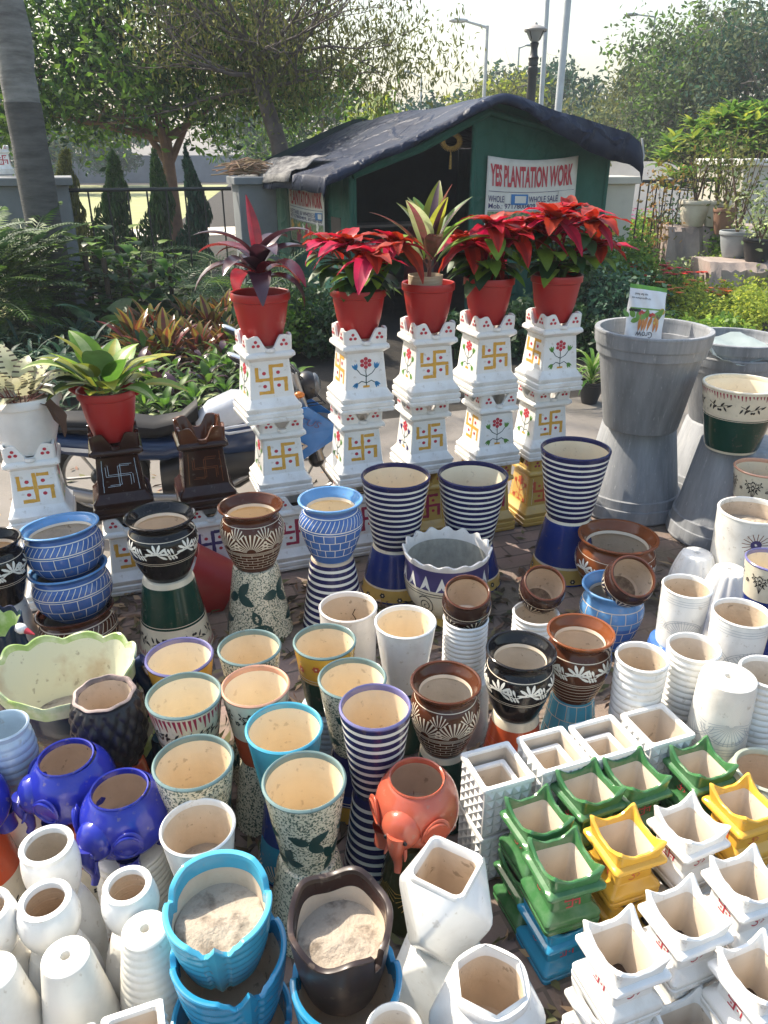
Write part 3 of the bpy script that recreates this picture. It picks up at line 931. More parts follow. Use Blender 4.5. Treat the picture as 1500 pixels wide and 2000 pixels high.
# tall striped pairs on blue
for (px, py, w, zr, wh, fl) in ((773, 927, 135, .625, 'beside the blue brick pattern pot', PBLACK), (924, 924, 137, .60, 'between its two twins', PBLACK), (1125, 874, 135, .70, 'in front of the grey resin tubs', PBLACK)):
    stack(px, py, w, zr, 'tall striped navy and cream pot ' + wh, 'cone', NAVY, rim=NAVY, lining=CREAMIN, h=.36, decor=d_stripes(11, .38), th=.03,
          base=cone('royal blue upturned pot under the striped one ' + wh, ROYAL, D=.34, bands=[(0, CREAM), (.04, ROYAL), (.70, CREAM), (.735, YELLOWD)], decor=d_posies(.86, 12, fl, (.715,)), th=.03))

# wide bowls
def d_wave(d, h, R):
    for i in range(16):
        a = -d.A + 2 * d.A * i / 16
        d.stroke([(a, .62 * h), (a, .84 * h)], lambda t: .05 * (1 - t) + .002, PWHITE)
        if i % 2 == 0: d.spiral(a, .36 * h, .17 * h, PBLACK)
    for q in (.58, .54, .12): d.ring(q * h, .003, PBLACK, d.A)
def wavy_bowl():
    x, y, t = at(873, 1072, .37)
    R = .2
    root = thing('ceramic_pot', 'cream bowl with rippled rim, blue triangles and spirals', 'bowl', (x, y, .05), 1.0)
    root.scale = (1, 1, 1.28)
    prof = crom([(.45 * R, 0), (.55 * R, .01), (.86 * R, .07), (.97 * R, .14), (.95 * R, .2), (.97 * R, .235)], 20)
    mb = MB()
    mb.lathe(prof, CREAM, 64, mats=[CREAM if p[1] < .145 else PNAVY for p in prof[:-1]])
    d_wave(lathe_dec(mb, prof, R * .95), .25, R)
    mb.disc(.45 * R, 0, CREAM)
    mb.build('body', root)
    mr = MB()
    n = 96
    def ring(r, z, amp): return [((r + amp * .006 * sin(t * 16)) * sin(t), -(r + amp * .006 * sin(t * 16)) * cos(t), z + amp * .007 * sin(t * 16)) for t in np.linspace(0, 2 * pi, n, endpoint=False)]
    mr.rings([ring(.97 * R, .235, 0), ring(1.0 * R, .248, .8), ring(1.0 * R, .256, 1), ring(.96 * R, .257, 1), ring(.93 * R, .245, .5), ring(.9 * R, .22, 0)], STAIN)
    mr.build('rim', root)
    ml = MB()
    ml.lathe([(.9 * R, .22), (.88 * R, .17), (.86 * R, .12), (.7 * R, .05), (.4 * R, .02), (1e-4, .018)], M('grey_clay', (.38, .36, .3), .8, (.27, .26, .22), vs=30, bump=.2, dirt=.4), 48)
    ml.build('lining', root)
wavy_bowl()
x, y, t = at(873, 1072, .37)
pot('ceramic_pot', 'low upturned dish under the rippled cream bowl', x, y, .009, .22, .041, 'tall', YELLOWD, inv=True, hole=False)
stack(1208, 1045, 155, .33, 'wide amber bowl with white garland near the grey tubs', 'bowl', BROWNL, rim=BROWNL, lining=WHITEIN, h=.32, decor=d_garland((), PWHITE, 7, .55, .26), rz=1.8)
stack(1201, 1142, 126, .31, 'sky blue tile pattern pot holding a tipped brown bowl', 'flare', MIDBLUE, rim=SKYBLUE, lining=WHITEIN, h=.30, decor=d_tiles(PLINE, 4, 14, .1, .76), bands=[(0, MIDBLUE), (.5, SKYBLUE)])

# tipped brown bowls
def tipped(px, py, z, label, tilt, D=.155, h=.15, rz=0):
    x, y, t = at(px, py, z + h * .8)
    pot('ceramic_pot', label, x, y, z, D, h, 'round' if False else 'jar', BROWND, rim=BROWN, lining=CLAYIN, rot=(tilt[0], tilt[1], rz), th=.05,
        decor=lambda d, hh, R: [d.fan(-d.A + 2 * d.A * (i + .5) / 5, .12 * hh, R * .8, 9, PLINE, spread=2.2, r0=.3) for i in range(5)] + [d.ring(.62 * hh, .003, PLINE, d.A)])
    return x, y
def ribcyl(px, py, w, z0, z1, label, mat=WHITE, ribs=12, lining=WHITEIN, inv=False, kind='cyl', **kw):
    x, y, t = at(px, py, z1)
    D = w * t / FPX
    pot('ceramic_pot', label, x, y, z0, D, z1 - z0, kind, mat, lining=lining, ribs=ribs, ribd=.03, inv=inv, rim=mat, **kw)
    return x, y, D
ribcyl(910, 1205, 86, .27, .52, 'white ribbed pot under the tipped brown bowl behind the fan carved pot', ribs=13)
x, y, t = at(910, 1205, .52)
pot('ceramic_pot', 'wide off white pot below the ribbed pot with a tipped bowl', x, y, .009, .21, .26, 'tall', STAIN, inv=True)
tipped(912, 1152, .49, 'tipped dark brown bowl beside the clean white cone pot', (.30, -.12), rz=.3)
ribcyl(1047, 1195, 88, .009, .29, 'white ribbed pot on the pavers under a tipped brown bowl', ribs=13)
tipped(1055, 1125, .27, 'tipped dark brown bowl on a ribbed pot behind the black garland pot', (.42, .30), D=.17, rz=-.5)
tipped(1218, 1105, .295, 'tipped dark brown bowl resting in the sky blue pot', (.55, .35), D=.19, rz=-.3)

# white pots towards the grey tubs
FI = d_fans_incised()
stack(1343, 1143, 94, .54, 'white pot with carved fans on an upturned blue pot', 'tall', WHITE, h=.25, lining=WHITEIN, decor=FI, rz=.3, base=dict(label='upturned blue pot under the carved white pot', kind='tall', body=MIDBLUE, D=.23))
stack(1450, 1195, 110, .54, 'white pot with carved fans in front of the fluted bell', 'tall', WHITE, h=.26, lining=WHITEIN, decor=FI, rz=.7, base=dict(label='upturned white pot under the second carved white pot', kind='tall', body=WHITE, D=.22))
stack(1255, 1281, 100, .52, 'white ribbed pot next to the ringed brown pot', 'tall', WHITE, h=.27, lining=WHITEIN, ribs=10, ribd=.03, base=dict(label='upturned ribbed white pot with a dark band below', kind='tall', body=WHITE, ribs=10, ribd=.03))
stack(1356, 1262, 98, .52, 'white ribbed pot between a carved pot and the upturned carved pot', 'tall', WHITE, h=.27, lining=WHITEIN, ribs=11, ribd=.03, base=dict(label='rust stained ribbed white pot under its twin', kind='tall', body=STAIN, ribs=11, ribd=.03))
stack(1502, 1310, 105, .52, 'white ribbed pot cut by the picture edge', 'tall', WHITE, h=.27, lining=WHITEIN, ribs=11, ribd=.03, base=dict(label='upturned carved white pot at the picture edge', kind='tall', body=WHITE, decor=FI))
x, y, t = at(1424, 1322, .53)
pot('ceramic_pot', 'upturned white pot with carved fans and a drain hole', x, y, .27, .185, .26, 'deep' if False else 'tall', WHITE2, inv=True, decor=d_fans_incised(PGREY, 4, .45, .9), rz=.5)
pot('ceramic_pot', 'upturned white pot at the bottom of the carved pair', x, y, .009, .19, .2605, 'tall', WHITE2, inv=True, decor=FI)
for px, py, zz, lb in ((1362, 1080, .33, 'fluted white bell pot upside down near the amber bowl'), (1427, 1112, .36, 'fluted white bell pot upside down behind the carved white pots')):
    x, y, t = at(px, py, zz)
    pot('ceramic_pot', lb, x, y, .009, .235, zz - .009, 'bell', WHITE, inv=True, flutes=14, seg=64)
x, y, t = at(1472, 995, .55)
pot('ceramic_pot', 'tall off white pot with a carved dark centred sunflower', x, y, .19, .30, .36, 'tall', WHITE2, lining=CLAYIN, soil=.75, inv=False,
    decor=lambda d, h, R: ([d.stroke([(-.03 + .02 * cos(t), .70 * h + .02 * sin(t)), (-.03 + .058 * cos(t), .70 * h + .055 * sin(t))], .003, BROWNL) for t in np.linspace(0, 2 * pi, 17)], d.dot(-.03, .70 * h, .023, PNAVY, n=16)))
pot('ceramic_pot', 'cream dotted pot upside down under the sunflower pot', x, y, .009, .29, .18, 'tall', CREAM, inv=True, decor=lambda d, h, R: [d.dot(-.04 + .013 * i + .006 * (j % 2), .25 * h + .014 * j, .004, PBLACK) for i in range(9) for j in range(4)])
x, y, t = at(1490, 912, .57)
pot('ceramic_pot', 'cream and orange pot with black sprigs at the picture edge', x, y, .29, .27, .28, 'cone', CREAM, rim=PINK, lining=CREAMIN, bands=[(0, ORANGE), (.42, CREAM)], decor=d_sprigs(.68, .18, 6, ((.44, PLINE), (.40, PLINE))), rz=.4)
pot('ceramic_pot', 'upturned grey pot under the cream and orange pot', x, y, .009, .27, .28, 'cone', GREYP, inv=True)
stack(1510, 1092, 100, .56, 'cream and blue pot with brown sprigs cut by the picture edge', 'cone', CREAM, rim=VIOLETRIM, lining=CREAMIN, bands=[(0, ROYAL), (.42, CREAM)], decor=d_sprigs(.7), base=cone('upturned blue pot at the picture edge', ROYAL))
stack(1500, 1502, 120, .36, 'grey green rounded pot behind the yellow square planter', 'round', M('sage_glaze', (.42, .45, .36), .3, coat=.2, dirt=.2), h=.22, lining=CLAYIN, base=dict(label='upturned pot under the grey green rounded pot', kind='tall', body=WHITE2, D=.16))

# grey resin tubs
GH, GD = .56, .63
def tub(px, py, z, label, inv, D=GD, h=GH, **kw):
    x, y, t = at(px, py, z)
    pot('resin_tub', label, x, y, z if inv or kw.pop('foot', 0) else z - h, D, h, 'tub', GREYP, inv=inv, lining=GREYP, th=.045, seg=72, cat='plant pot', hole=False, rz=random.uniform(0, 6), **kw)
    return x, y
gx, gy = tub(1225, 985, .017, 'upturned grey resin tub under the tub with the seed packet', True)
gx2, gy2, t = at(1277, 645, 1.12)
pot('resin_tub', 'big grey resin tub holding a seed packet', gx2, gy2, 1.135 - GH, GD, GH, 'tub', GREYP, lining=GREYP, th=.045, seg=72, cat='plant pot')
tub(1412, 1040, .017, 'upturned grey resin tub carrying the olive twig pot', True)
g3x, g3y = 2.16, 4.72
pot('resin_tub', 'upturned grey resin tub at the foot of the rear nested tubs', g3x, g3y, .017, GD, .44, 'tub', GREYP, lining=GREYP, th=.045, seg=72, inv=True, cat='plant pot', hole=False)
pot('resin_tub', 'lower of the two nested grey resin tubs', g3x, g3y, .458, GD * .93, .44, 'tub', GREYP, lining=GREYP, th=.045, seg=72, cat='plant pot', ribs=0)
pot('resin_tub', 'upper of the two nested grey resin tubs holding a plastic sheet', g3x, g3y, .545, GD * .93, .44, 'tub', GREYP, lining=GREYP, th=.045, seg=72, cat='plant pot')
stack(1452, 748, 150, .93, 'bottle green and cream pot with olive twig band on a grey tub', 'cone', GREEN, rim=CREAM, lining=CREAMIN, h=.352, bands=[(0, CREAM), (.04, GREEN), (.56, CREAM)], decor=d_olive_band, rz=.4)

# pots nearest the camera
stack(5, 1415, 92, .54, 'pale blue ribbed pot at the picture edge', 'jar', BLUEWHITE, h=.24, ribs=9, ribd=.02, lining=BLUEWHITE, base=dict(label='white upturned pot with red scribbles under the pale blue pot', kind='deep', body=WHITE2, D=.23))
for (px, py, w, zr, kd, lb) in ((90, 1648, 98, .52, 'jar', 'small white pot with a collar, in front of a blue elephant'), (87, 1756, 92, .52, 'round', 'round bellied white pot between the collared pot and the upturned pot'), (248, 1727, 86, .52, 'round', 'round bellied white pot next to the blue wing pot'), (-32, 1772, 92, .52, 'round', 'round bellied white pot cut by the picture edge')):
    stack(px, py, w, zr, lb, kd, WHITE, h=.17 if kd == 'jar' else .15, th=.10, lining=CLAYIN, base=dict(label='pot under the ' + lb.split(',')[0], kind='barrel', body=WHITE2, D=.155))
for (px, py, lb) in ((128, 1868, 'upturned white pot with drain hole in front of the round bellied pots'), (283, 1815, 'upturned ribbed white pot with drain hole beside the blue wing pot'), (-18, 1900, 'upturned white pot at the picture edge near the corner')):
    x, y, t = at(px, py, .50)
    pot('ceramic_pot', lb, x, y, .25, .165, .25, 'deep', WHITE2, inv=True, ribs=0 if '1' == lb[0] or 'ribbed' not in lb else 12, ribd=.012)
    pot('ceramic_pot', 'pot under the ' + lb.replace('upturned ', ''), x, y, .009, .185, .2405, 'deep', WHITE2, inv=True)
stack(770, 2010, 110, .54, 'white pot rim at the bottom edge of the picture', 'deep', WHITE, h=.27, lining=WHITEIN, base=dict(label='white upturned pot at the bottom edge of the picture', kind='deep', body=WHITE))
# ------------------------------------------------------------------ square waffle planters
def waffle(cx, cy, z, side, h, label, inner=False, top=True):
    root = thing('square_planter', label, 'planter', (cx, cy, z), RZ, 'white square planters with dimpled sides' if not top else None)
    b = MB()
    hs = side / 2
    n, nz = 5, 5
    for f in range(4):
        c, s_ = cos(f * pi / 2), sin(f * pi / 2)
        def q(a, zz, o): 
            x, y = a, -(hs + o)
            return (x * c - y * s_, x * s_ + y * c, zz)
        m0 = .006
        for i in range(n):
            for j in range(nz):
                a0 = -hs + m0 + (side - 2 * m0) * i / n; a1 = -hs + m0 + (side - 2 * m0) * (i + 1) / n
                z0 = .008 + (h - .026) * j / nz; z1 = .008 + (h - .026) * (j + 1) / nz
                g = .0012
                V = [q(a0 + g, z0 + g, 0), q(a1 - g, z0 + g, 0), q(a1 - g, z1 - g, 0), q(a0 + g, z1 - g, 0), q((a0 + a1) / 2, (z0 + z1) / 2, .0095)]
                b.add(V, [(0, 1, 4), (1, 2, 4), (2, 3, 4), (3, 0, 4)], WHITE)
    sq_loft(b, [(hs - .002, 0), (hs, .003), (hs, h - .018)], .004, WHITE, 2)
    b.build('body', root, sharp=20)
    r = MB()
    t = .010
    sq_loft(r, [(hs, h - .018), (hs + .005, h - .016), (hs + .006, h - .004), (hs + .004, h), (hs - t + .002, h), (hs - t, h - .004), (hs - t, h - .01)], .008, WHITE, 2)
    r.build('rim', root)
    l = MB()
    sq_loft(l, [(hs - t, h - .01), (hs - t - .008, .02)], .005, WHITEIN, 4)
    l.cap(rsq(hs - t - .008, .005, .02, 4), CLAYIN)
    l.build('lining', root)
def by_corner(px, py, z, side):
    x, y, t = at(px, py, z)
    return x + side / 2 * (E1[0] + E2[0]), y + side / 2 * (E1[1] + E2[1])
SQ = [(947, 1545, 'first of the row, beside the coral elephant'), (1062, 1510, 'second of the row from the coral elephant'), (1168, 1484, 'third of the row from the coral elephant'), (1275, 1458, 'last of the row, with nothing inside')]
for i, (px, py, lb) in enumerate(SQ):
    x, y = by_corner(px, py, .387, .158)
    waffle(x, y, .20, .152, .187, 'white dimpled square planter, ' + lb)
    waffle(x, y, .010, .152, .187, 'white dimpled square planter in the bottom layer under the row', top=False)
    if i < 3:
        ox, oy = loc2(-.006, -.008 if i < 2 else -.012, (x, y))
        waffle(ox, oy, .216, .108, .135, 'small white square planter nested in the ' + lb.split(' of')[0] + ' large one')

# ------------------------------------------------------------------ small lobed pedestal planters
def om(d, a, z, k, m):
    d.stroke([(a - .5 * k + .35 * k * cos(t), z + .32 * k + .3 * k * sin(t)) for t in np.linspace(2.6, -1.5, 9)], k * .14, m)
    d.stroke([(a - .5 * k + .42 * k * cos(t), z - .3 * k + .34 * k * sin(t)) for t in np.linspace(1.5, -2.7, 9)], k * .14, m)
    d.stroke([(a - .1 * k, z), (a + .35 * k, z + .2 * k), (a + .7 * k, z - .15 * k), (a + .3 * k, z - .45 * k)], k * .13, m)
    d.stroke([(a + .1 * k, z + .75 * k), (a + .45 * k, z + .6 * k), (a + .8 * k, z + .8 * k)], k * .11, m)
    d.dot(a + .45 * k, z + .95 * k, k * .1, m)
def small_tulsi(cx, cy, z, label, glz, front, top=True, H=.2, red=PRED, jr=0):
    root = thing('pedestal_planter', label, 'planter', (cx, cy, z), 0, None, (random.uniform(-.015, .015), random.uniform(-.015, .015), RZ + jr + random.uniform(-.03, .03)))
    root.scale = (random.uniform(.97, 1.02), random.uniform(.97, 1.02), random.uniform(.97, 1.0))
    b = MB()
    sq_loft(b, [(.070, 0), (.077, .003), (.078, .016), (.075, .019), (.077, .022), (.078, .036), (.074, .044), (.060, .056), (.057, .062)], .012, glz)
    b.cap(rsq(.07, .012, 0), glz)
    b.build('base', root)
    half = lambda zz: .057 - (zz - .062) * .04
    b = MB()
    sq_loft(b, [(half(.062), .062), (half(.112), .112)], .008, glz)
    for f in range(4):
        d = plane_dec(b, half, f)
        if (f % 2 == 0) == (front == 's'): d.swastik(0, .087, .020, red, red, w=.0042)
        else: om(d, 0, .086, .022, red)
    b.build('body', root)
    b = MB()
    sq_loft(b, [(.055, .112), (.062, .115), (.078, .124), (.080, .128), (.080, .134), (.077, .139), (.066, .143)], .010, glz)
    b.build('cornice', root)
    b = MB()
    def zf(a):
        t = min(max(a / .92, 0), 1)
        return .162 + .034 * t ** 1.8 + .006 * math.exp(-(a / .22) ** 2)
    def flare(h, r, dz=0, k=1.0, zmul=None):
        out = []
        for p in crown_ring(h, r, zf, 26, dz):
            a = min(abs(p[0]), abs(p[1])) / h
            g = 1 + .09 * k * a ** 3
            out.append((p[0] * g, p[1] * g, p[2]))
        return out
    lo = [(p[0], p[1], .141) for p in crown_ring(.0665, .012, zf, 26)]
    b.rings([lo, flare(.0685, .013, -.007), flare(.069, .013, -.002), flare(.066, .012, .0006), flare(.0605, .011, -.001), flare(.058, .010, -.007), [(p[0], p[1], .152) for p in crown_ring(.0565, .012, zf, 26)]], glz)
    b.build('crown', root)
    b = MB()
    b.rings([[(p[0], p[1], .152) for p in crown_ring(.0565, .012, zf, 26)], [(p[0], p[1], .135) for p in crown_ring(.052, .012, zf, 26)], [(p[0], p[1], .07) for p in crown_ring(.046, .010, zf, 26)], [(p[0], p[1], .03) for p in crown_ring(.044, .010, zf, 26)]], WHITEIN)
    b.cap([(p[0], p[1], .03) for p in crown_ring(.044, .010, zf, 26)], SOIL)
    b.build('lining', root)
CZ = .335
def st2(px, py, glz, label, under, uglz=None, front='s', red=PRED):
    x, y = by_corner(px, py, CZ, .158)
    small_tulsi(x, y, .201, label, glz, front, jr=random.uniform(-.04, .04), red=red)
    ox, oy = random.uniform(-.006, .006), random.uniform(-.006, .006)
    small_tulsi(x + ox, y + oy, .009, under, uglz or glz, front, red=red)
st2(1030, 1668, LEAFGREEN, 'green lobed pedestal planter between the dimpled square planter and another green one', 'green pedestal planter below the one beside the dimpled squares')
st2(1080, 1766, LEAFGREEN, 'green lobed pedestal planter standing on the blue one', 'blue pedestal planter with red symbols under a green one', TURQD, red=PRED)
st2(1132, 1606, LEAFGREEN, 'green lobed pedestal planter touching the second dimpled square planter', 'green pedestal planter under the one at the second square planter')
st2(1228, 1580, LEAFGREEN, 'green lobed pedestal planter in front of the third dimpled square planter', 'green pedestal planter under the one at the third square planter')
st2(1361, 1554, LEAFGREEN, 'green lobed pedestal planter by the empty square planter', 'green pedestal planter under the one by the empty square planter')
st2(1205, 1710, YELLOW, 'yellow lobed pedestal planter between green and white ones', 'yellow pedestal planter under the yellow one amid green and white', front='o', red=PORANGE)
st2(1448, 1640, YELLOW, 'yellow lobed pedestal planter in front of the grey green pot', 'yellow pedestal planter under the one at the grey green pot', front='o', red=PORANGE)
st2(1335, 1684, WHITE, 'white lobed pedestal planter between the two yellow ones', 'white pedestal planter under the one between yellow planters', front='o')
st2(1198, 1953, WHITE, 'white lobed pedestal planter closest to the blue planter', 'white pedestal planter under the one closest to the blue planter', front='o')
st2(1329, 1878, WHITE, 'white lobed pedestal planter with a bent twig inside', 'white pedestal planter under the one with a bent twig', front='o')
st2(1456, 1807, WHITE, 'white lobed pedestal planter cut by the picture edge in front of the yellow one', 'white pedestal planter under the one cut by the picture edge', front='o')
x, y = by_corner(1480, 2010, .30, .158)
small_tulsi(x, y, .17, 'white pedestal planter at the bottom corner of the picture', WHITE, 'o')
x, y = by_corner(1352, 2075, .22, .158)
small_tulsi(x, y, .009, 'low white pedestal planter at the bottom edge below the twig planter', WHITE, 'o')
tb = MB()
x, y, t = at(1340, 1845, .30)
tb.tube([(0, 0, 0), (.01, .02, .02), (.025, .018, .035), (.03, .005, .03)], .0015, BROWND, 5)
tag(tb.build('twig', loc=(x, y, .262)), 'small bent dry twig inside the white lobed planter', 'twig')

# ------------------------------------------------------------------ elephant planters
def elephant(px, py, w, zr, glz, label, face, D=.228, eyes=False, tusks=True, standlabel='', stand=None):
    x, y, t = at(px, py, zr)
    h = .205
    z = zr - h
    root = thing('elephant_planter', label, 'planter', (x, y, z), face)
    R = D / 2
    b = MB()
    prof = crom([(.30 * R, .028), (.62 * R, .03), (.93 * R, .065), (1.0 * R, .105), (.92 * R, .155), (.73 * R, .19), (.655 * R, .2)], 26)
    def rf(t, q):                                        # slightly longer towards the rump
        return 1 + .07 * max(cos(t - pi), 0)
    b.lathe(prof, glz, 56, rfun=rf)
    b.disc(.30 * R, .028, glz)
    b.build('body', root)
    r = MB()
    r.lathe([(.655 * R, .2), (.662 * R, .204), (.645 * R, .2075), (.615 * R, .2055), (.60 * R, .2), (.605 * R, .19)], glz, 56)
    r.build('rim', root)
    l = MB()
    l.lathe([(.605 * R, .19), (.84 * R, .15), (.9 * R, .1), (.8 * R, .06), (.4 * R, .045), (1e-4, .044)], CLAYIN, 40)
    l.build('lining', root)
    hd = MB()
    hd.ell((0, -.84 * R, .112), (.056, .044, .060), glz, fun=lambda q: Vector((q.x * (1 - .25 * (q.z < 0) * abs(q.z) / .05), q.y, q.z)))
    hd.build('head', root)
    for sg in (-1, 1):
        e = MB()
        rot = Matrix.Rotation(sg * .80, 3, 'Z') @ Matrix.Rotation(.15, 3, 'X')
        e.ell((sg * .082, -.62 * R, .116), (.040, .008, .046), glz, rot, fun=lambda q, sg=sg: Vector((q.x + sg * .010 * (q.z / .043), q.y - .007 * (abs(q.x) / .034) ** 2, q.z - .006 * (q.x * sg / .034))))
        e.build('ear', root)
        oc = Vector((sg * .082, -.62 * R, .116))
        ed = MB(); ed.tube([tuple(oc + rot @ Vector((.033 * cos(t), -.0095, .038 * sin(t)))) for t in np.linspace(.4, 2 * pi - .4, 18)], .0035, glz, 6); ed.build('ear_edge', root)
    tr = MB()
    tr.tube([(0, -.80 * R - .034, .118), (0, -.80 * R - .042, .09), (0, -.80 * R - .038, .06), (0, -.80 * R - .030, .03), (.002, -.80 * R - .030, .008), (.004, -.80 * R - .040, -.008)], [.028, .024, .018, .0135, .0115, .009], glz, 14)
    tr.build('trunk', root)
    for sg in (-1, 1):
        tk = MB()
        tk.tube([(sg * .022, -.80 * R - .034, .080), (sg * .027, -.80 * R - .042, .062), (sg * .029, -.80 * R - .050, .054)], [.006, .005, .002], glz, 8)
        tk.build('tusk', root)
        ey = MB()
        ey.ell((sg * .026, -.80 * R - .0465, .113), (.0075, .004, .007), PBLACK if eyes else glz)
        ey.build('eye', root)
    for sx, sy in ((-.58, -.55), (.58, -.55), (-.58, .55), (.58, .55)):
        lg = MB()
        lg.lathe([(.026, .0), (.0285, .003), (.027, .012), (.026, .04), (.032, .065)], glz, 20)
        lg.disc(.026, 0, glz)
        lg.build('leg', root, loc=(sx * R, sy * R, 0))
    ta = MB()
    if 'behind its twin' not in label: ta.tube([(0, R * 1.02, .12), (.006, R * 1.12, .09), (.008, R * 1.10, .055)], [.008, .006, .004], glz, 8)
    if ta.v: ta.build('tail', root)
    if stand:
        s = dict(stand); k = s.pop('kind'); bm = s.pop('body'); sD = s.pop('D', .2)
        pot('ceramic_pot', standlabel, x, y, .009, sD, z - .009, k, bm, inv=True, **s)
elephant(128, 1478, 112, .50, COBALT, 'cobalt blue elephant planter behind its twin', radians(-62), standlabel='orange banded cream pot upside down under the rear blue elephant', stand=dict(kind='cone', body=CREAM, D=.24, bands=[(0, ORANGE), (.42, CREAM)], decor=d_sprigs(.7, .16, 6)))
elephant(233, 1540, 105, .50, COBALT, 'cobalt blue elephant planter on a ribbed pot next to the white pot of earth', radians(-28), standlabel='off white ribbed pot upside down under the front blue elephant', stand=dict(kind='tall', body=WHITE2, D=.215, ribs=14, ribd=.02))
elephant(-90, 1525, 105, .50, COBALT, 'cobalt blue elephant planter cut by the picture edge', radians(-20), standlabel='orange banded pot with black sprigs under the elephant at the picture edge', stand=dict(kind='cone', body=CREAM, D=.25, bands=[(0, ORANGE), (.42, CREAM)], decor=d_sprigs(.7, .18, 6)))
elephant(814, 1518, 122, .50, TERRA, 'coral red elephant planter with black eyes', radians(-25), eyes=True, D=.228, standlabel='dark olive pot with incised gold fans under the coral elephant', stand=dict(kind='cone', body=OLIVE, D=.22, decor=lambda d, h, R: [d.fan(-d.A + 2 * d.A * (i + .5) / 5, .45 * h, R * .75, 14, PGOLD, spread=2.6, w=.002) for i in range(5)]))

# ------------------------------------------------------------------ swan planters
def swan(px, py, zr, label, L, Wd, H, face, glz_body, glz_rim, lining, waves=11, neck=True, z0=.2, head=False):
    x, y, t = at(px, py, zr)
    root = thing('swan_planter', label, 'planter', (x, y, z0), face)
    n = 120
    def ring(k, z, amp, lift):
        out = []
        for i in range(n):
            a = 2 * pi * i / n
            ex = abs(cos(a)) ** .9 * (1 if cos(a) > 0 else -1)
            r = 1 + amp * .045 * abs(sin(a * waves / 2))
            zz = z + lift * (.10 * (cos(a) ** 2) * H * 1.6 + amp * .02 * abs(sin(a * waves / 2)) + .03 * sin(a))
            out.append((ex * L / 2 * k * r, sin(a) * Wd / 2 * k * r, zz))
        return out
    b = MB()
    b.rings([ring(.60, 0, 0, 0), ring(.70, .01, 0, 0), ring(.88, H * .25, .1, .1), ring(.97, H * .5, .35, .4), ring(.985, H * .8, .8, .9)], glz_body)
    b.cap(ring(.60, 0, 0, 0), glz_body)
    b.build('body', root)
    r = MB()
    r.rings([ring(.985, H * .8, .8, .9), ring(.985, H * .92, .9, 1), ring(1.0, H, 1, 1), ring(.985, H + .006, 1, 1), ring(.955, H + .004, 1, 1), ring(.93, H * .93, .9, 1)], glz_rim)
    r.build('rim', root)
    l = MB()
    l.rings([ring(.93, H * .93, .9, 1), ring(.82, H * .7, .6, .7), ring(.66, H * .42, .3, .3), ring(.56, H * .30, .05, .05)], lining)
    l.rings([ring(.56, H * .30, .05, .05), ring(.3, H * .36, 0, 0), ring(.01, H * .33, 0, 0)], SOILP)
    l.build('lining', root)
    if neck:
        k = MB()
        e = L / 2
        pts = crom([(e * .62, H * .22), (e * .98, H * .14), (e * 1.14, H * .30), (e * 1.15, H * .62), (e * 1.04, H * .84), (e * 1.02, H * 1.06), (e * 1.12, H * 1.14)], 26)
        rad = np.interp(np.linspace(0, 1, 27), [0, .25, .5, .8, 1], [.04, .033, .023, .018, .02])
        k.tube([(p[0], 0, p[1]) for p in pts], [float(q) for q in rad], glz_body, 14)
        k.build('neck', root)
        if head:
            hb = MB(); hb.ell((e * 1.12, 0, H * 1.14), (.026, .02, .02), WHITE); hb.build('head', root)
            bk = MB(); bk.tube([(e * 1.17 + .018, 0, H * 1.12), (e * 1.17 + .055, 0, H * 1.08)], [.012, .002], PRED, 8); bk.build('beak', root)
    return x, y
SWG = M('pale_green_glaze', (.28, .40, .12), .22, (.62, .64, .42), vs=9, mix=(.4, .62), coat=.2)
SWB = M('ink_blue_glaze', (.010, .012, .05), .2, (.012, .05, .07), vs=6, coat=.1, spec=.3)
SWL = M('crackled_green_lining', (.60, .58, .42), .5, (.46, .37, .24), vs=5, mix=(.48, .62), dirt=.6, specks=.5)
sx, sy = swan(130, 1315, .47, 'long swan planter with pale green scalloped rim and dark blue neck', .44, .31, .22, radians(8), SWB, SWG, SWL, z0=.25)
pot('ceramic_pot', 'brown upturned pot under the green scalloped swan planter', sx, sy, .009, .25, .24, 'tall', BROWN, inv=True)
swan(-14, 1222, .42, 'dark blue swan planter with white head and red beak at the picture edge', .24, .16, .2, radians(-20), SWB, SWB, SWG, z0=.21, head=True)
x, y, t = at(-10, 1225, .2)
pot('ceramic_pot', 'upturned turquoise tile pattern pot under the swan with a red beak', x + .03, y + .07, .009, .24, .20, 'cone', TURQD, inv=True, decor=d_tiles(PLINE, 4, 12))
sx, sy = swan(247, 1440, .27, 'small dark blue swan planter mostly hidden behind the pineapple studded pot', .20, .13, .18, radians(-12), SWB, SWG, SWL, z0=.085)
pot('ceramic_pot', 'low saucer like pot under the hidden swan planter', sx, sy, .009, .13, .075, 'tall', BROWN, inv=True)

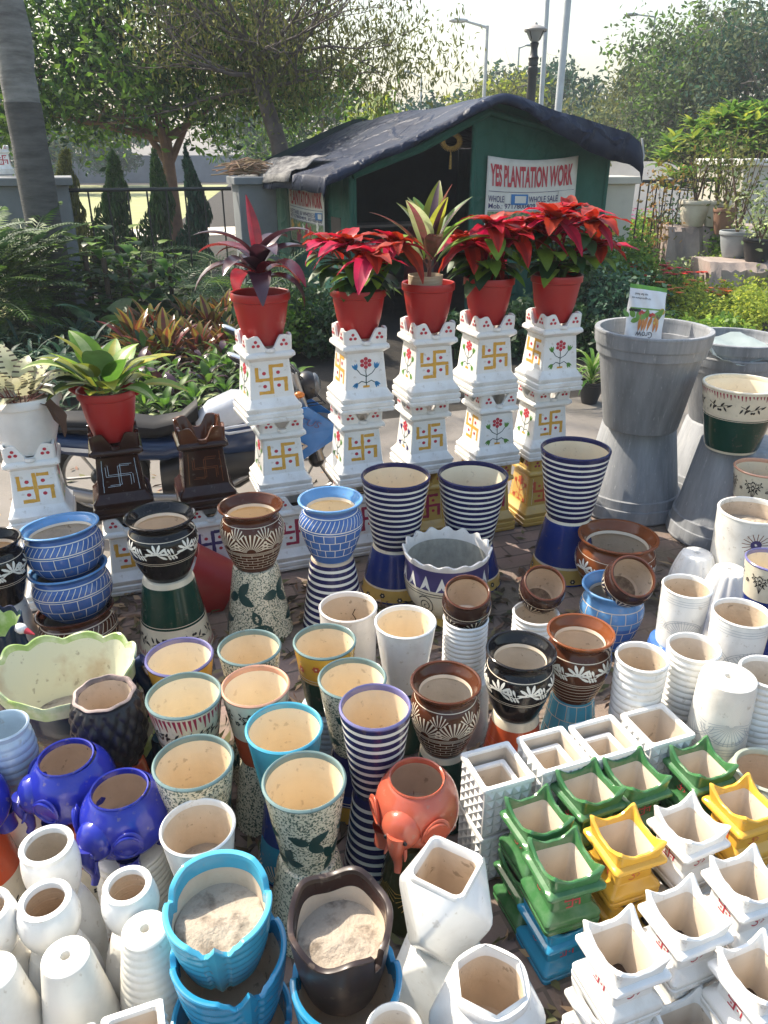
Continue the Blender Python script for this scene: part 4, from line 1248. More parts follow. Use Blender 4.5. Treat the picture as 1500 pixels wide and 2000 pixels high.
# pineapple textured pot
def pineapple():
    x, y, t = at(203, 1352, .56)
    root = thing('ceramic_pot', 'matt black pot with pineapple studs and a pale worn rim', 'planter', (x, y, .30), .3)
    R, H = .088, .26
    b = MB()
    rows = []
    nz, na = 56, 112
    for i in range(nz + 1):
        q = i / nz
        base = R * (.70 + .42 * sin(pi * min(q * 1.05, 1)) ** .8 * .75 + .28 * q)
        ring = []
        for j in range(na):
            a = 2 * pi * j / na
            d = abs(sin(a * 8 + q * 7 * pi / 1.0 * .5)) * abs(sin(a * 8 - q * 7 * pi / 1.0 * .5))
            r = base + .011 * d ** .8 * (1 if q < .95 else 0)
            ring.append((r * sin(a), -r * cos(a), q * H * .98))
        rows.append(ring)
    b.rings(rows, BLACKB)
    b.cap(rows[0], BLACKB)
    b.build('body', root)
    r = MB()
    rt = hypot(rows[-1][0][0], rows[-1][0][1])
    wob = lambda t, q: 1 + .03 * sin(9 * t)
    r.lathe([(rt, .98 * H), (rt + .003, .99 * H), (rt, H), (rt - .006, H + .001), (rt - .010, .985 * H), (rt - .011, .95 * H)], M('worn_pinkish_rim', (.35, .26, .23), .6, (.1, .08, .08), vs=20), 72, rfun=wob)
    r.build('rim', root)
    l = MB()
    l.lathe([(rt - .011, .95 * H), (rt - .012, .5 * H), (.06, .04), (1e-4, .04)], CLAYIN, 40)
    l.build('lining', root)
    pot('ceramic_pot', 'orange pot upside down under the pineapple studded pot', x, y, .009, .24, .29, 'cone', ORANGE, inv=True)
pineapple()

# ------------------------------------------------------------------ wing pots
def wing_pot(px, py, zr, w, label, glz, rz, soil=None, broken=False, h=.24, lining=None, lobe=.16):
    x, y, t = at(px, py, zr)
    R = w * t / FPX / 2
    root = thing('wing_pot', label, 'planter', (x, y, zr - h * .92), rz)
    n, nz = 144, 64
    def top(a):                                  # a = 0 at the front
        c = abs(a)
        v = .90 + lobe * (0 if c < 1.9 else min((c - 1.9) / .5, 1) ** .7)                # tall back lobe
        v -= .09 * max(0, 1 - abs(c - 1.85) / .13)                                       # side notches
        v -= .13 * max(0, 1 - abs(c - .22) / .30) - .10 * max(0, 1 - c / .14)            # v of the wings with the small body between
        if broken: v = .92 + .14 * (0 if c < 1.2 else min((c - 1.2) / .9, 1)) - (.22 if .75 < a < 1.0 else 0) * 1.0 + .05 * sin(5 * a)
        return v
    def surf(a, q, off=0):
        tp = top(a)
        z = q * tp * h
        s_ = z / h
        r = R * (.72 + .30 * min(s_, 1) ** .8 + .04 * sin(pi * min(s_, 1)))
        if not broken:
            c = abs(a)
            if .16 < c < 1.7: r += .0035 * (abs(sin(s_ * 26 + 1.5 * sin(c * 1.3))) - .5)
            if c < .13: r += .006 * (1 - c / .13)
            if abs(c - .2) < .04: r -= .003
        return ((r + off) * sin(a), -(r + off) * cos(a), z)
    A = [-pi + 2 * pi * i / n for i in range(n)]
    b = MB()
    b.rings([[surf(a, q) for a in A] for q in np.linspace(0, .97, nz)], glz)
    b.cap([surf(a, 0) for a in A], glz)
    b.build('body', root)
    t_ = -.010
    r = MB()
    r.rings([[surf(a, .97) for a in A], [surf(a, .985, .002) for a in A], [surf(a, 1.0, .001) for a in A], [surf(a, 1.004, -.004) for a in A], [surf(a, .995, t_) for a in A], [surf(a, .95, t_ - .002) for a in A]], glz)
    r.build('rim', root)
    lq = lining or glz
    l = MB()
    l.rings([[surf(a, q, t_ - .002) for a in A] for q in (.95, .86, .78)], lq)
    l.build('lining', root)
    cl = MB()
    cl.rings([[surf(a, q, t_ - .0025) for a in A] for q in (.80, .55, .3, .1)], CLAYIN)
    cl.cap([surf(a, .1, t_ - .0025) for a in A], CLAYIN)
    cl.build('clay_wall', root)
    if soil:
        s_ = MB()
        rows = []
        for i in range(12):
            k = max(i / 11, 1e-3)
            rows.append([((surf(a, soil, t_ - .004)[0]) * k, (surf(a, soil, t_ - .004)[1]) * k, soil * h * .92 + .009 * sin(4 * k * cos(a) + 1) * (1 - k * .6) + .006 * cos(3 * a + 6 * k) * k * (1 - k)) for a in A[::4]])
        s_.rings(rows, SOILP)
        s_.build('soil', root)
    return x, y
wing_pot(425, 1762, .60, 206, 'turquoise wing shaped pot part filled with pale earth, top of its stack', TURQ, radians(8), soil=.66, h=.175)
wing_pot(446, 1850, .52, 222, 'turquoise wing shaped pot in the middle of its stack', TURQD, radians(30), h=.21, lobe=-.02)
wing_pot(452, 1975, .37, 230, 'turquoise wing shaped pot at the bottom of its stack', TURQD, radians(-15), h=.37, lobe=-.02)
wing_pot(664, 1800, .60, 200, 'broken dark brown pot with a ragged curled rim and dry earth inside', M('weathered_dark_glaze', (.03, .02, .018), .35, (.08, .05, .04), vs=7, mix=(.5, .7), coat=.1, spec=.3, dirt=.5, dirtcol=(.2, .15, .11), specks=.4), radians(0), soil=.74, broken=True, h=.20, lining=BROWND)
wing_pot(676, 1905, .50, 214, 'turquoise wing shaped pot under the broken dark pot', TURQD, radians(10), h=.21, lobe=-.02)
wing_pot(690, 2020, .35, 222, 'lowest turquoise wing shaped pot below the broken dark pot', TURQD, radians(-10), h=.35, lobe=-.02)

# ------------------------------------------------------------------ faceted white pots
def faceted(cx, cy, z, label, inv, rz, k=1.0, rnd=False):
    root = thing('ceramic_pot', label, 'planter', (cx, cy, z), rz)
    H = .25 * k
    ft = lambda q: H - q if inv else q
    def sqr(hh, zz, turn, n=4):
        return [(hh * cos(turn + 2 * pi * i / n), hh * sin(turn + 2 * pi * i / n), ft(zz)) for i in range(n)]
    b = MB()
    n = 4 if not rnd else 6
    bot, mid, top = sqr(.086 * k, 0, 0, n), sqr(.128 * k, .125 * k, pi / n, n), sqr(.098 * k if not rnd else .082 * k, .235 * k, 0, n)
    for lo, hi, sh in ((bot, mid, 0), (top, mid, 0)):
        V = lo + hi
        F = []
        for i in range(n):
            j = (i + 1) % n
            F.append((i, j, n + i)); F.append((n + i, n + j, j))
        b.add(V, F, WHITE)
    if inv: b.cap(bot, WHITE)
    else: b.cap(bot, WHITE, True)
    o = b.build('body', root, smooth=False)
    # weld so the bevel rounds the edges
    import bmesh
    bm = bmesh.new(); bm.from_mesh(o.data); bmesh.ops.remove_doubles(bm, verts=bm.verts, dist=1e-5); bmesh.ops.recalc_face_normals(bm, faces=bm.faces); bm.to_mesh(o.data); bm.free()
    bv = o.modifiers.new('bevel', 'BEVEL'); bv.width = .010; bv.segments = 4; bv.limit_method = 'NONE'
    for p in o.data.polygons: p.use_smooth = True
    o.data.set_sharp_from_angle(angle=radians(60))
    r = MB()
    def ring(hh, zz, rr):
        if rnd: return [(hh * cos(a) * (1 + .02 * cos(6 * a)), hh * sin(a) * (1 + .02 * cos(6 * a)), ft(zz)) for a in np.linspace(0, 2 * pi, 48, endpoint=False)]
        return [(p[0] * cos(pi / 4) - p[1] * sin(pi / 4), p[0] * sin(pi / 4) + p[1] * cos(pi / 4), ft(p[2])) for p in rsq(hh, rr, zz, 6, 6)]
    hh = .070 * k if not rnd else .080 * k
    r.rings([ring(hh, .224 * k, .02 * k), ring(hh + .001, .236 * k, .02 * k), ring(hh - .002, .243 * k, .02 * k), ring(hh - .008, .244 * k, .02 * k), ring(hh - .011, .238 * k, .02 * k), ring(hh - .012, .22 * k, .02 * k)], WHITE)
    r.build('rim', root)
    l = MB()
    l.rings([ring(hh - .012, .22 * k, .02 * k), ring(hh - .008, .12 * k, .02 * k), ring(hh - .02, .07 * k, .02 * k)], CLAYIN)
    l.cap(ring(hh - .02, .07 * k, .02 * k), CLAYIN)
    l.build('lining', root)
x, y, t = at(872, 1690, .52)
faceted(x, y, .52 - .244, 'white faceted pot with a rounded square mouth', False, RZ + radians(-5))
faceted(x, y, .009, 'upturned white faceted pot under the square mouthed one', True, RZ + radians(30), k=1.06)
x, y, t = at(958, 1915, .50)
faceted(x, y, .50 - .244, 'white faceted pot with a round mouth beside the blue planter', False, RZ + .2, rnd=True)
faceted(x, y, .009, 'upturned white faceted pot under the round mouthed one', True, RZ + .5, k=1.0, rnd=True)
for px, py, lb in ((262, 2024, 'white square planter corner at the bottom edge of the picture'), (122, 2075, 'white square planter at the bottom edge near the corner')):
    x, y, t = at(px, py, .45)
    waffle(x, y, .30, .11, .15, lb)
    waffle(x, y, .009, .125, .29, lb.replace('white', 'tall white', 1) + ', under it')

# ------------------------------------------------------------------ red saucer pot lying behind the carved pots
def red_lean():
    x, y, t = at(425, 1130, .16)
    pot('plastic_pot', 'red plastic pot lying on its side behind the leaf painted pot', x, y + .1, .03, .34, .22, 'tall', REDP, rim=REDP, lining=REDP, rot=(.2, -1.0, 0), cat='plant pot')

red_lean()
# ------------------------------------------------------------------ leaves and plants
def lance(t): return sin(pi * min(t * .96 + .02, 1) ** .75) ** .9
def ovate(t): return sin(pi * min(t * .95 + .04, 1) ** .62) ** .8
def heartw(t): return (min(t / .12, 1) ** .5) * (1 - t) ** .62 * 1.15
def strapw(t): return min(1, (1 - t) * 3.0) * (.75 + .25 * min(t * 4, 1))
def leaf(mb, p, az, el, L, Wd, bend, m, m2=None, n=7, fold=.22, shape=lance, twist=0.0, bands=None, wav=0.0, stem=0.0, ms=None):
    """a curved folded blade: grows from p towards az, el and bends down by `bend`"""
    P = Vector(p)
    d_az = Vector((cos(az), sin(az), 0)); side0 = Vector((-sin(az), cos(az), 0))
    if stem > 0:
        q = P + (d_az * cos(el) + Vector((0, 0, sin(el)))) * stem
        mb.tube([tuple(P), tuple(q)], .0025, ms or m, 5, False)
        P = q
    rows = []
    e = el
    for i in range(n + 1):
        t = i / n
        f = d_az * cos(e) + Vector((0, 0, sin(e)))
        up = d_az * -sin(e) + Vector((0, 0, cos(e)))
        tw = twist * t
        side = side0 * cos(tw) + up * sin(tw)
        upn = up * cos(tw) - side0 * sin(tw)
        w = max(Wd / 2 * shape(t), .0004)
        wv = wav * sin(i * 2.1) * w
        if m2 is None:
            row = [P + side * w + upn * (w * fold + wv), P, P - side * w + upn * (w * fold - wv)]
        else:
            row = [P + side * w + upn * (w * fold + wv), P + side * w * .38 + upn * w * fold * .3, P - side * w * .38 + upn * w * fold * .3, P - side * w + upn * (w * fold - wv)]
        rows.append([tuple(v) for v in row])
        P = P + f * (L / n)
        e -= bend / n
    k = len(rows[0])
    o = len(mb.v)
    for r in rows: mb.v.extend(r)
    for i in range(n):
        for j in range(k - 1):
            mb.f.append((o + i * k + j, o + i * k + j + 1, o + (i + 1) * k + j + 1, o + (i + 1) * k + j))
            if m2 is None: mm = m if not bands or i % 2 == 0 else bands
            else:
                mm = m2 if (j == 1) else m
                if bands and j != 1 and i % 3 == 1: mm = bands
            mb.m.append(mm)
def frond(mb, p, az, el, L, bend, m, nl=22, lw=.014, ll=.22, ms=None, vee=.5):
    P = Vector(p); e = el
    d = Vector((cos(az), sin(az), 0)); side = Vector((-sin(az), cos(az), 0))
    pts = [tuple(P)]
    for i in range(nl):
        t = (i + 1) / nl
        f = d * cos(e) + Vector((0, 0, sin(e)))
        up = d * -sin(e) + Vector((0, 0, cos(e)))
        P = P + f * (L / nl); e -= bend / nl
        pts.append(tuple(P))
        if t < .18: continue
        l = ll * sin(pi * (t * .86 + .1)) ** .7
        for s_ in (-1, 1):
            v = (side * s_ * .8 + f * .6 + up * vee * .5).normalized() * l
            w = f * lw
            tip = P + v + Vector((0, 0, -l * .3)); mid = P + v * .5 + Vector((0, 0, -l * .03))
            mb.add([tuple(P), tuple(mid + w * .5), tuple(tip), tuple(mid - w * .5)], [(0, 1, 2, 3)], m)
    mb.tube(pts[::3] + [pts[-1]], .005, ms or m, 5, False)
def cloud(name, centers, size, mat, parent=None, asp=.45, droop=.3, kind='leaf', seed=0, mats=None):
    """thousands of small kite leaves, each turned its own way"""
    r = np.random.default_rng(seed)
    N = len(centers)
    C = np.asarray(centers, float)
    s = size * r.uniform(.65, 1.35, N)
    az = r.uniform(0, 2 * pi, N); el = r.uniform(-1.0, .7, N) - droop
    d = np.stack([np.cos(az) * np.cos(el), np.sin(az) * np.cos(el), np.sin(el)], 1)
    a2 = r.normal(size=(N, 3)); a2[:, 2] += .4
    sd = np.cross(d, a2); sd /= np.linalg.norm(sd, axis=1, keepdims=True) + 1e-9
    nn = np.cross(sd, d)
    L = s[:, None]; Wd = (s * asp)[:, None]
    V = np.empty((N, 4, 3))
    V[:, 0] = C - d * L / 2
    V[:, 1] = C + sd * Wd / 2 + nn * L * .06 + d * L * .05
    V[:, 2] = C + d * L / 2 - nn * L * .05
    V[:, 3] = C - sd * Wd / 2 + nn * L * .06 + d * L * .05
    me = bpy.data.meshes.new(name)
    me.vertices.add(N * 4); me.vertices.foreach_set('co', V.reshape(-1))
    me.loops.add(N * 4); me.loops.foreach_set('vertex_index', np.arange(N * 4, dtype=np.int32))
    me.polygons.add(N); me.polygons.foreach_set('loop_start', np.arange(0, N * 4, 4, dtype=np.int32)); me.polygons.foreach_set('loop_total', np.full(N, 4, np.int32))
    ml = mats or [mat]
    for q in ml: me.materials.append(q)
    if len(ml) > 1:
        me.polygons.foreach_set('material_index', r.integers(0, len(ml), N).astype(np.int32))
    me.update(); me.validate()
    o = bpy.data.objects.new(name, me); COL.objects.link(o)
    if parent: o.parent = parent
    return o
def blobs(bl, n, r, shell=.55, clump=0):
    """points in a union of ellipsoids (cx, cy, cz, rx, ry, rz), gathered into clumps near their outsides"""
    vol = np.array([b[3] * b[4] * b[5] for b in bl]) ** .8
    ks = r.choice(len(bl), n, p=vol / vol.sum())
    u = r.normal(size=(n, 3)); u /= np.linalg.norm(u, axis=1, keepdims=True)
    q = shell + (1.08 - shell) * r.random(n) ** .7
    B = np.array(bl)[ks]
    P = B[:, :3] + u * q[:, None] * B[:, 3:]
    if clump:
        m = max(n // clump, 4)
        seeds = P[:m]
        k = r.integers(0, m, n)
        sc = np.mean(B[:, 3:], 1).mean()
        P = seeds[k] + r.normal(size=(n, 3)) * sc * .16
    return P
def limb_mesh(mb, p, d, r, L, depth, m, rr, spread=.6, kids_=3, up=.15):
    p = Vector(p); d = Vector(d).normalized()
    pts, rad = [tuple(p)], [r]
    n = 4
    for i in range(n):
        d = (d + Vector((rr.uniform(-1, 1), rr.uniform(-1, 1), rr.uniform(-.6, 1) * .7 + up)) * .22).normalized()
        p = p + d * L / n
        pts.append(tuple(p)); rad.append(r * (1 - .42 * (i + 1) / n))
    mb.tube(pts, rad, m, 7 if r > .03 else 4, False)
    if depth > 0:
        for k in range(kids_):
            t = rr.randint(1, n) if k else n
            a = Vector((rr.uniform(-1, 1), rr.uniform(-1, 1), rr.uniform(-.5, .9)))
            limb_mesh(mb, pts[t], d * (1 - spread) + a * spread, rad[t] * .72, L * rr.uniform(.6, .85), depth - 1, m, rr, spread, kids_, up)
BARK = M('brown_bark', (.14, .09, .06), .9, (.07, .045, .03), vs=14, bump=.7, bs=30, stretch=(1, 1, .25))
BARKG = M('grey_bark', (.20, .18, .16), .9, (.10, .09, .08), vs=10, bump=.6, bs=26, stretch=(1, 1, .3))
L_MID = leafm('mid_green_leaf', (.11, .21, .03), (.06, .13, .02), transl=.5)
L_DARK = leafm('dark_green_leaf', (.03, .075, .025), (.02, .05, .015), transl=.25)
L_YEL = leafm('yellow_green_leaf', (.32, .36, .045), (.2, .28, .035), transl=.5)
L_GREY = leafm('dusty_green_leaf', (.12, .155, .07), (.07, .10, .05), rough=.65, transl=.35, spec=.2)
L_OLV = leafm('olive_leaf', (.17, .18, .05), (.10, .12, .035), rough=.6, transl=.4, spec=.25)
L_BLUE = leafm('blue_green_leaf', (.04, .10, .06), (.025, .07, .045), rough=.55, transl=.3, spec=.25)
L_BRI = leafm('bright_green_leaf', (.16, .30, .04), (.09, .2, .03), transl=.45)
L_PALE = leafm('pale_variegated_leaf', (.42, .46, .25), (.2, .3, .1), transl=.35)
RED_DK = leafm('red_bract_vein', (.30, .006, .014), (.22, .004, .012), rough=.5, transl=.3, island=.3)
RED_BR = leafm('red_bract', (.50, .012, .02), (.34, .006, .018), rough=.45, transl=.35, island=.3)
PURP = leafm('purple_leaf', (.07, .022, .032), (.04, .012, .02), rough=.28, transl=.2, island=.3, spec=.8)
PURPR = leafm('red_purple_leaf', (.28, .02, .03), (.14, .015, .025), rough=.25, transl=.4, spec=.7)
PINKL = leafm('pink_streaked_leaf', (.22, .07, .07), (.10, .08, .04), rough=.25, transl=.35, spec=.7)
LIME = leafm('lime_leaf', (.30, .32, .04), (.2, .22, .03), rough=.3, transl=.45)
STEMG = M('green_stem', (.1, .15, .05), .6)
STEMR = M('red_stem', (.16, .05, .04), .6)
CROT1 = leafm('croton_orange', (.24, .075, .025), (.10, .07, .02), rough=.3, transl=.3, island=.5)
CROT2 = leafm('croton_red', (.15, .025, .025), (.07, .05, .02), rough=.3, transl=.3, island=.5)
CROT3 = leafm('croton_yellow', (.28, .2, .03), (.14, .16, .03), rough=.3, transl=.3, island=.5)
CALA = leafm('prayer_plant_pale', (.50, .49, .33), (.36, .36, .2), rough=.35, transl=.3, island=.15)
CALD = leafm('prayer_plant_dark', (.05, .06, .035), (.09, .05, .03), rough=.35, transl=.2, island=.2)
NURS = M('black_nursery_pot', (.018, .018, .02), .5)
BLACKP = M('black_plastic', (.02, .02, .022), .4)
WPLAST = M('white_plastic', (.74, .75, .74), .35, dirt=.2, dirtcol=(.5, .45, .35))

def nursery_pot(root, D, h, m, rimmed=True, sides=40):
    R = D / 2
    b = MB()
    b.lathe([(.60 * R, 0), (.63 * R, .01), (.80 * R, h * .40), (.92 * R, h * .80), (.92 * R, h * .86)] , m, sides)
    b.disc(.6 * R, 0, m)
    b.build('pot', root)
    r = MB()
    r.lathe([(.93 * R, h * .84), (.99 * R, h * .855), (1.0 * R, h * .87), (R, h * .975), (.985 * R, h), (.95 * R, h * 1.004), (.91 * R, h * .99), (.89 * R, h * .8)], m, sides)
    r.build('rim', root)
    s = MB()
    s.rings([[(.895 * R * k * cos(a), .895 * R * k * sin(a), h * .82 + .006 * sin(5 * a) * k) for a in np.linspace(0, 2 * pi, 20, endpoint=False)] for k in (1, .6, .02)], SOIL)
    s.build('soil', root)

def poinsettia(x, y, z, label, D, h, top, spread, seed, heads):
    rr = random.Random(seed)
    root = thing('potted_plant', label, 'plant', (x, y, z), rr.uniform(0, 6))
    nursery_pot(root, D, h, REDP)
    for k in range(heads):
        a = 2 * pi * k / heads + rr.uniform(-.4, .4)
        rad = spread * (.35 if k == 0 else rr.uniform(.6, 1))
        hx, hy, hz = rad * cos(a), rad * sin(a), h + top * rr.uniform(.5, 1)
        s = MB()
        s.tube(crom([(.0, 0), (hz * .5, 0)], 1) and [(.02 * cos(a), .02 * sin(a), h * .75), (hx * .45, hy * .45, h + top * .4), (hx, hy, hz)], [.006, .005, .004], STEMG, 6)
        s.build('stem', root)
        g = MB()
        for j in range(11):
            t = .2 + .7 * j / 11
            leaf(g, (hx * t, hy * t, h * .9 + (hz - h) * t), a + rr.uniform(-2.2, 2.2), rr.uniform(-.2, .4), rr.uniform(.12, .17), rr.uniform(.075, .105), rr.uniform(.6, 1.5), rr.choice([L_DARK, L_DARK, L_BRI, L_MID]), shape=ovate, fold=.15, stem=.03, ms=STEMR)
        g.build('leaves', root)
        b = MB()
        for ring, (n, el, L) in enumerate(((5, .4, .17), (6, -.05, .22), (4, .8, .11))):
            for j in range(n):
                leaf(b, (hx, hy, hz - .012 * ring), 2 * pi * j / n + ring * .5 + rr.uniform(-.25, .25), el + rr.uniform(-.35, .3), L * rr.uniform(.75, 1.2), .088 * rr.uniform(.75, 1.15), rr.uniform(.3, 1.4), RED_BR, m2=RED_DK, shape=ovate, fold=.28, wav=.14, n=7)
        for j in range(8):
            b.ell((hx + rr.uniform(-.012, .012), hy + rr.uniform(-.012, .012), hz + .012), (.005, .005, .006), LIME, nu=6, nv=4)
        b.build('bracts', root)
    return root
def cordyline(x, y, z, label, D, h, kind, seed):
    rr = random.Random(seed)
    root = thing('potted_plant', label, 'plant', (x, y, z), 0)
    nursery_pot(root, D, h, REDP)
    s = MB()
    s.tube([(0, 0, h * .8), (.004, 0, h + .10)], [.012, .009], STEMR, 8)
    s.build('stem', root)
    f = MB()
    if kind == 'droop':
        for j in range(14):
            q = j / 14
            az = j * 2.4 + rr.uniform(-.2, .2)
            leaf(f, (0, 0, h + .04 + .09 * q), az, .55 + .65 * q, rr.uniform(.28, .37), rr.uniform(.09, .115), 2.3 - 1.0 * q, PURP if rr.random() < .8 else PURPR, shape=lance, fold=.3, n=10)
        leaf(f, (0, 0, h + .13), 2.2, 1.42, .29, .062, .25, PURPR, shape=lance, fold=.45, n=9)
        leaf(f, (0, 0, h + .12), 2.9, 1.0, .24, .055, 1.9, PURPR, shape=lance, fold=.3, n=9)
    else:
        for j in range(14):
            q = j / 14
            az = j * 2.4
            leaf(f, (0, 0, h + .05 + .06 * q), az, .85 + .6 * q, rr.uniform(.26, .36), rr.uniform(.075, .11), 1.1 - .8 * q + rr.uniform(-.1, .2), rr.choice([LIME, LIME, L_BRI, PINKL, L_PALE]), m2=rr.choice([PINKL, PURP, L_PALE, LIME]), shape=lance, fold=.3, n=9, stem=.06, ms=STEMR)
    f.build('leaves', root)
    if kind != 'droop':
        p = MB()
        p.lathe([(.082, h * .7), (.086, h + .035), (.082, h + .036), (.078, h * .7)], M('tan_paper_sleeve', (.5, .4, .28), .8, (.36, .27, .17), vs=10, stretch=(1, 1, 12)), 30)
        p.build('paper_sleeve', root, loc=(-.015, 0, 0))
    return root
def top_of(n, lvl):
    x, y, z = TW[(n, lvl)]
    return x, y, z + TH
PZ = -.055
x, y, z = top_of(3, 2); cordyline(x + .0, y, z + PZ, 'red pot with drooping purple leaves and one upright red leaf', .275, .235, 'droop', 4)
x, y, z = top_of(4, 2); poinsettia(x, y, z + PZ, 'red pot of poinsettia, lowest of the three, with bare soil showing', .27, .225, .24, .20, 5, 4)
x, y, z = top_of(5, 2); cordyline(x, y, z + PZ, 'red pot with upright green and pink leaves and a tan paper sleeve', .265, .235, 'up', 6)
x, y, z = top_of(6, 2); poinsettia(x, y, z + PZ, 'red pot of poinsettia between the pink green leaves and the tallest poinsettia', .265, .235, .28, .20, 8, 6)
x, y, z = top_of(7, 2); poinsettia(x, y, z + PZ, 'red pot of the tallest poinsettia in front of the green tent wall', .27, .24, .30, .20, 12, 7)
def peace():
    x, y, z = top_of(1, 1)
    rr = random.Random(21)
    root = thing('potted_plant', 'red pot of broad bright green leaves on the black brown planter', 'plant', (x, y, z + PZ), 0)
    nursery_pot(root, .27, .24, REDP)
    for sg in (-1, 1):
        hd = MB(); hd.tube([(sg * .13, 0, .215), (sg * .165, 0, .235), (sg * .165, .03, .24), (sg * .13, .05, .22)], .012, REDP, 8); hd.build('handle', root)
    f = MB()
    for j in range(26):
        q = j / 26
        a = j * 2.4
        leaf(f, (.03 * cos(a), .03 * sin(a), .21), a, .35 + .95 * q + rr.uniform(-.1, .1), rr.uniform(.18, .27), rr.uniform(.10, .145), rr.uniform(.5, 1.3), rr.choice([L_BRI, L_BRI, LIME, L_MID, L_DARK]), m2=rr.choice([None, L_PALE, None, LIME]), shape=ovate, fold=.2, n=8, stem=rr.uniform(.05, .14), ms=STEMG)
    f.build('leaves', root)
peace()
def prayer():
    x, y, z = top_of(0, 1)
    rr = random.Random(22)
    root = thing('potted_plant', 'white plastic pot of striped prayer plant with pinkish pale leaves', 'plant', (x, y, z + PZ), 0)
    nursery_pot(root, .345, .26, WPLAST)
    f = MB()
    for j in range(20):
        q = j / 20
        a = j * 2.4
        leaf(f, (.05 * cos(a), .05 * sin(a), .23), a, .45 + .9 * q, rr.uniform(.14, .19), rr.uniform(.075, .105), rr.uniform(.6, 1.3), CALA if q > .25 else CALD, m2=CALA if q > .25 else CALA, bands=CALD, shape=ovate, fold=.12, n=19, stem=rr.uniform(.03, .10), ms=STEMR)
    f.build('leaves', root)
    d = MB()
    leaf(d, (.12, -.08, .25), -.4, -.4, .2, .07, 1.3, M('dried_brown_leaf', (.10, .05, .03), .9), wav=.3, fold=.6)
    d.build('dry_leaf', root)
prayer()

# ---- plants standing on the ground behind
def small_plant(label, seed, mset, L=.16, Wd=.07, n=18, pot_=True, D=.17, h=.14, shape=ovate, bend=1.2, el=(.3, 1.2), m2=None, stem=.05, name='potted_plant', group=None):
    rr = random.Random(seed)
    root = thing(name, label, 'plant', (0, 0, 0), 0, group)
    if pot_: nursery_pot(root, D, h, NURS, sides=24)
    else: h = .0
    f = MB()
    for j in range(n):
        q = j / n
        leaf(f, (0, 0, h * .8 + .10 * q * (1 if pot_ else 1.5)), j * 2.4 + rr.uniform(-.3, .3), el[0] + (el[1] - el[0]) * q, L * rr.uniform(.75, 1.2), Wd * rr.uniform(.8, 1.2), bend * rr.uniform(.7, 1.2), rr.choice(mset), m2=rr.choice(m2) if m2 else None, shape=shape, fold=.2, n=6, stem=stem, ms=STEMG)
    f.build('leaves', root)
    return root
def spread_copies(proto, spots, labels=None, smin=.85, smax=1.15):
    for i, sp in enumerate(spots):
        x, y, _ = at(sp[0], sp[1], 0)
        sc = random.uniform(smin, smax) * (sp[2] if len(sp) > 2 else 1)
        if i == 0:
            proto.location = (x, y, .012); proto.rotation_euler = (0, 0, random.uniform(0, 6)); proto.scale = (sc,) * 3
        else:
            dup(proto, (x, y, .012), random.uniform(0, 6), None, sc)
GA, GB, GC = 'small leafy plants in black nursery pots', 'croton plants at the edge of the bed', 'strap leaved plants in the shade'
spread_copies(small_plant('small pale variegated plant in a black nursery pot behind the motorcycle', 31, [L_MID, L_PALE, L_DARK], m2=[L_PALE, L_BRI], group=GA),
              [(290, 846), (330, 852), (385, 838), (445, 812), (370, 800), (420, 772), (300, 800), (452, 770), (480, 742), (262, 838), (505, 800), (520, 770), (575, 800)], smin=.9, smax=1.2)
spread_copies(small_plant('small dark leaved plant in a black nursery pot behind the motorcycle', 33, [L_DARK, L_MID, PURP], Wd=.06, L=.17, group=GA), [(320, 808), (352, 822), (280, 772), (410, 800), (345, 770), (300, 752), (240, 800), (395, 752), (270, 800), (440, 745)], smin=.9, smax=1.2)
spread_copies(small_plant('red and orange croton plant at the edge of the shaded bed', 35, [CROT1, CROT1, CROT2, CROT3], L=.21, Wd=.075, n=34, pot_=False, shape=ovate, el=(.2, 1.35), bend=.7, stem=.14, m2=[CROT1, CROT2, CROT3, L_DARK], group=GB), [(330, 735), (395, 728), (360, 705), (270, 718), (300, 690), (440, 712), (415, 690), (372, 672), (440, 668)], smin=1.0, smax=1.35)
spread_copies(small_plant('yellow and green croton plant at the edge of the shaded bed', 36, [CROT3, CROT1, L_MID, L_DARK], L=.22, Wd=.065, n=30, pot_=False, shape=lance, el=(.2, 1.35), bend=.7, stem=.12, group=GB), [(318, 722), (420, 675), (455, 690), (345, 690), (395, 668), (290, 738), (465, 715)], smin=1.0, smax=1.3)
spread_copies(small_plant('dark strap leaved plant under the trees', 37, [L_DARK, L_BLUE], L=.42, Wd=.035, n=30, pot_=False, shape=strapw, el=(.4, 1.4), bend=1.9, stem=.02, group=GC), [(20, 755), (70, 745), (130, 740), (185, 735), (45, 715), (100, 705), (160, 700), (215, 702), (15, 700), (70, 790), (20, 810), (130, 775), (180, 770), (240, 690), (-20, 730), (90, 830), (200, 812)], smin=.8, smax=1.2)
spread_copies(small_plant('variegated spider plant in a black pot beside the tallest poinsettia tower', 38, [L_BRI, L_PALE], L=.34, Wd=.025, n=34, pot_=True, D=.18, h=.17, shape=strapw, el=(.5, 1.4), bend=1.9, stem=.01), [(1150, 790, 1.25)])

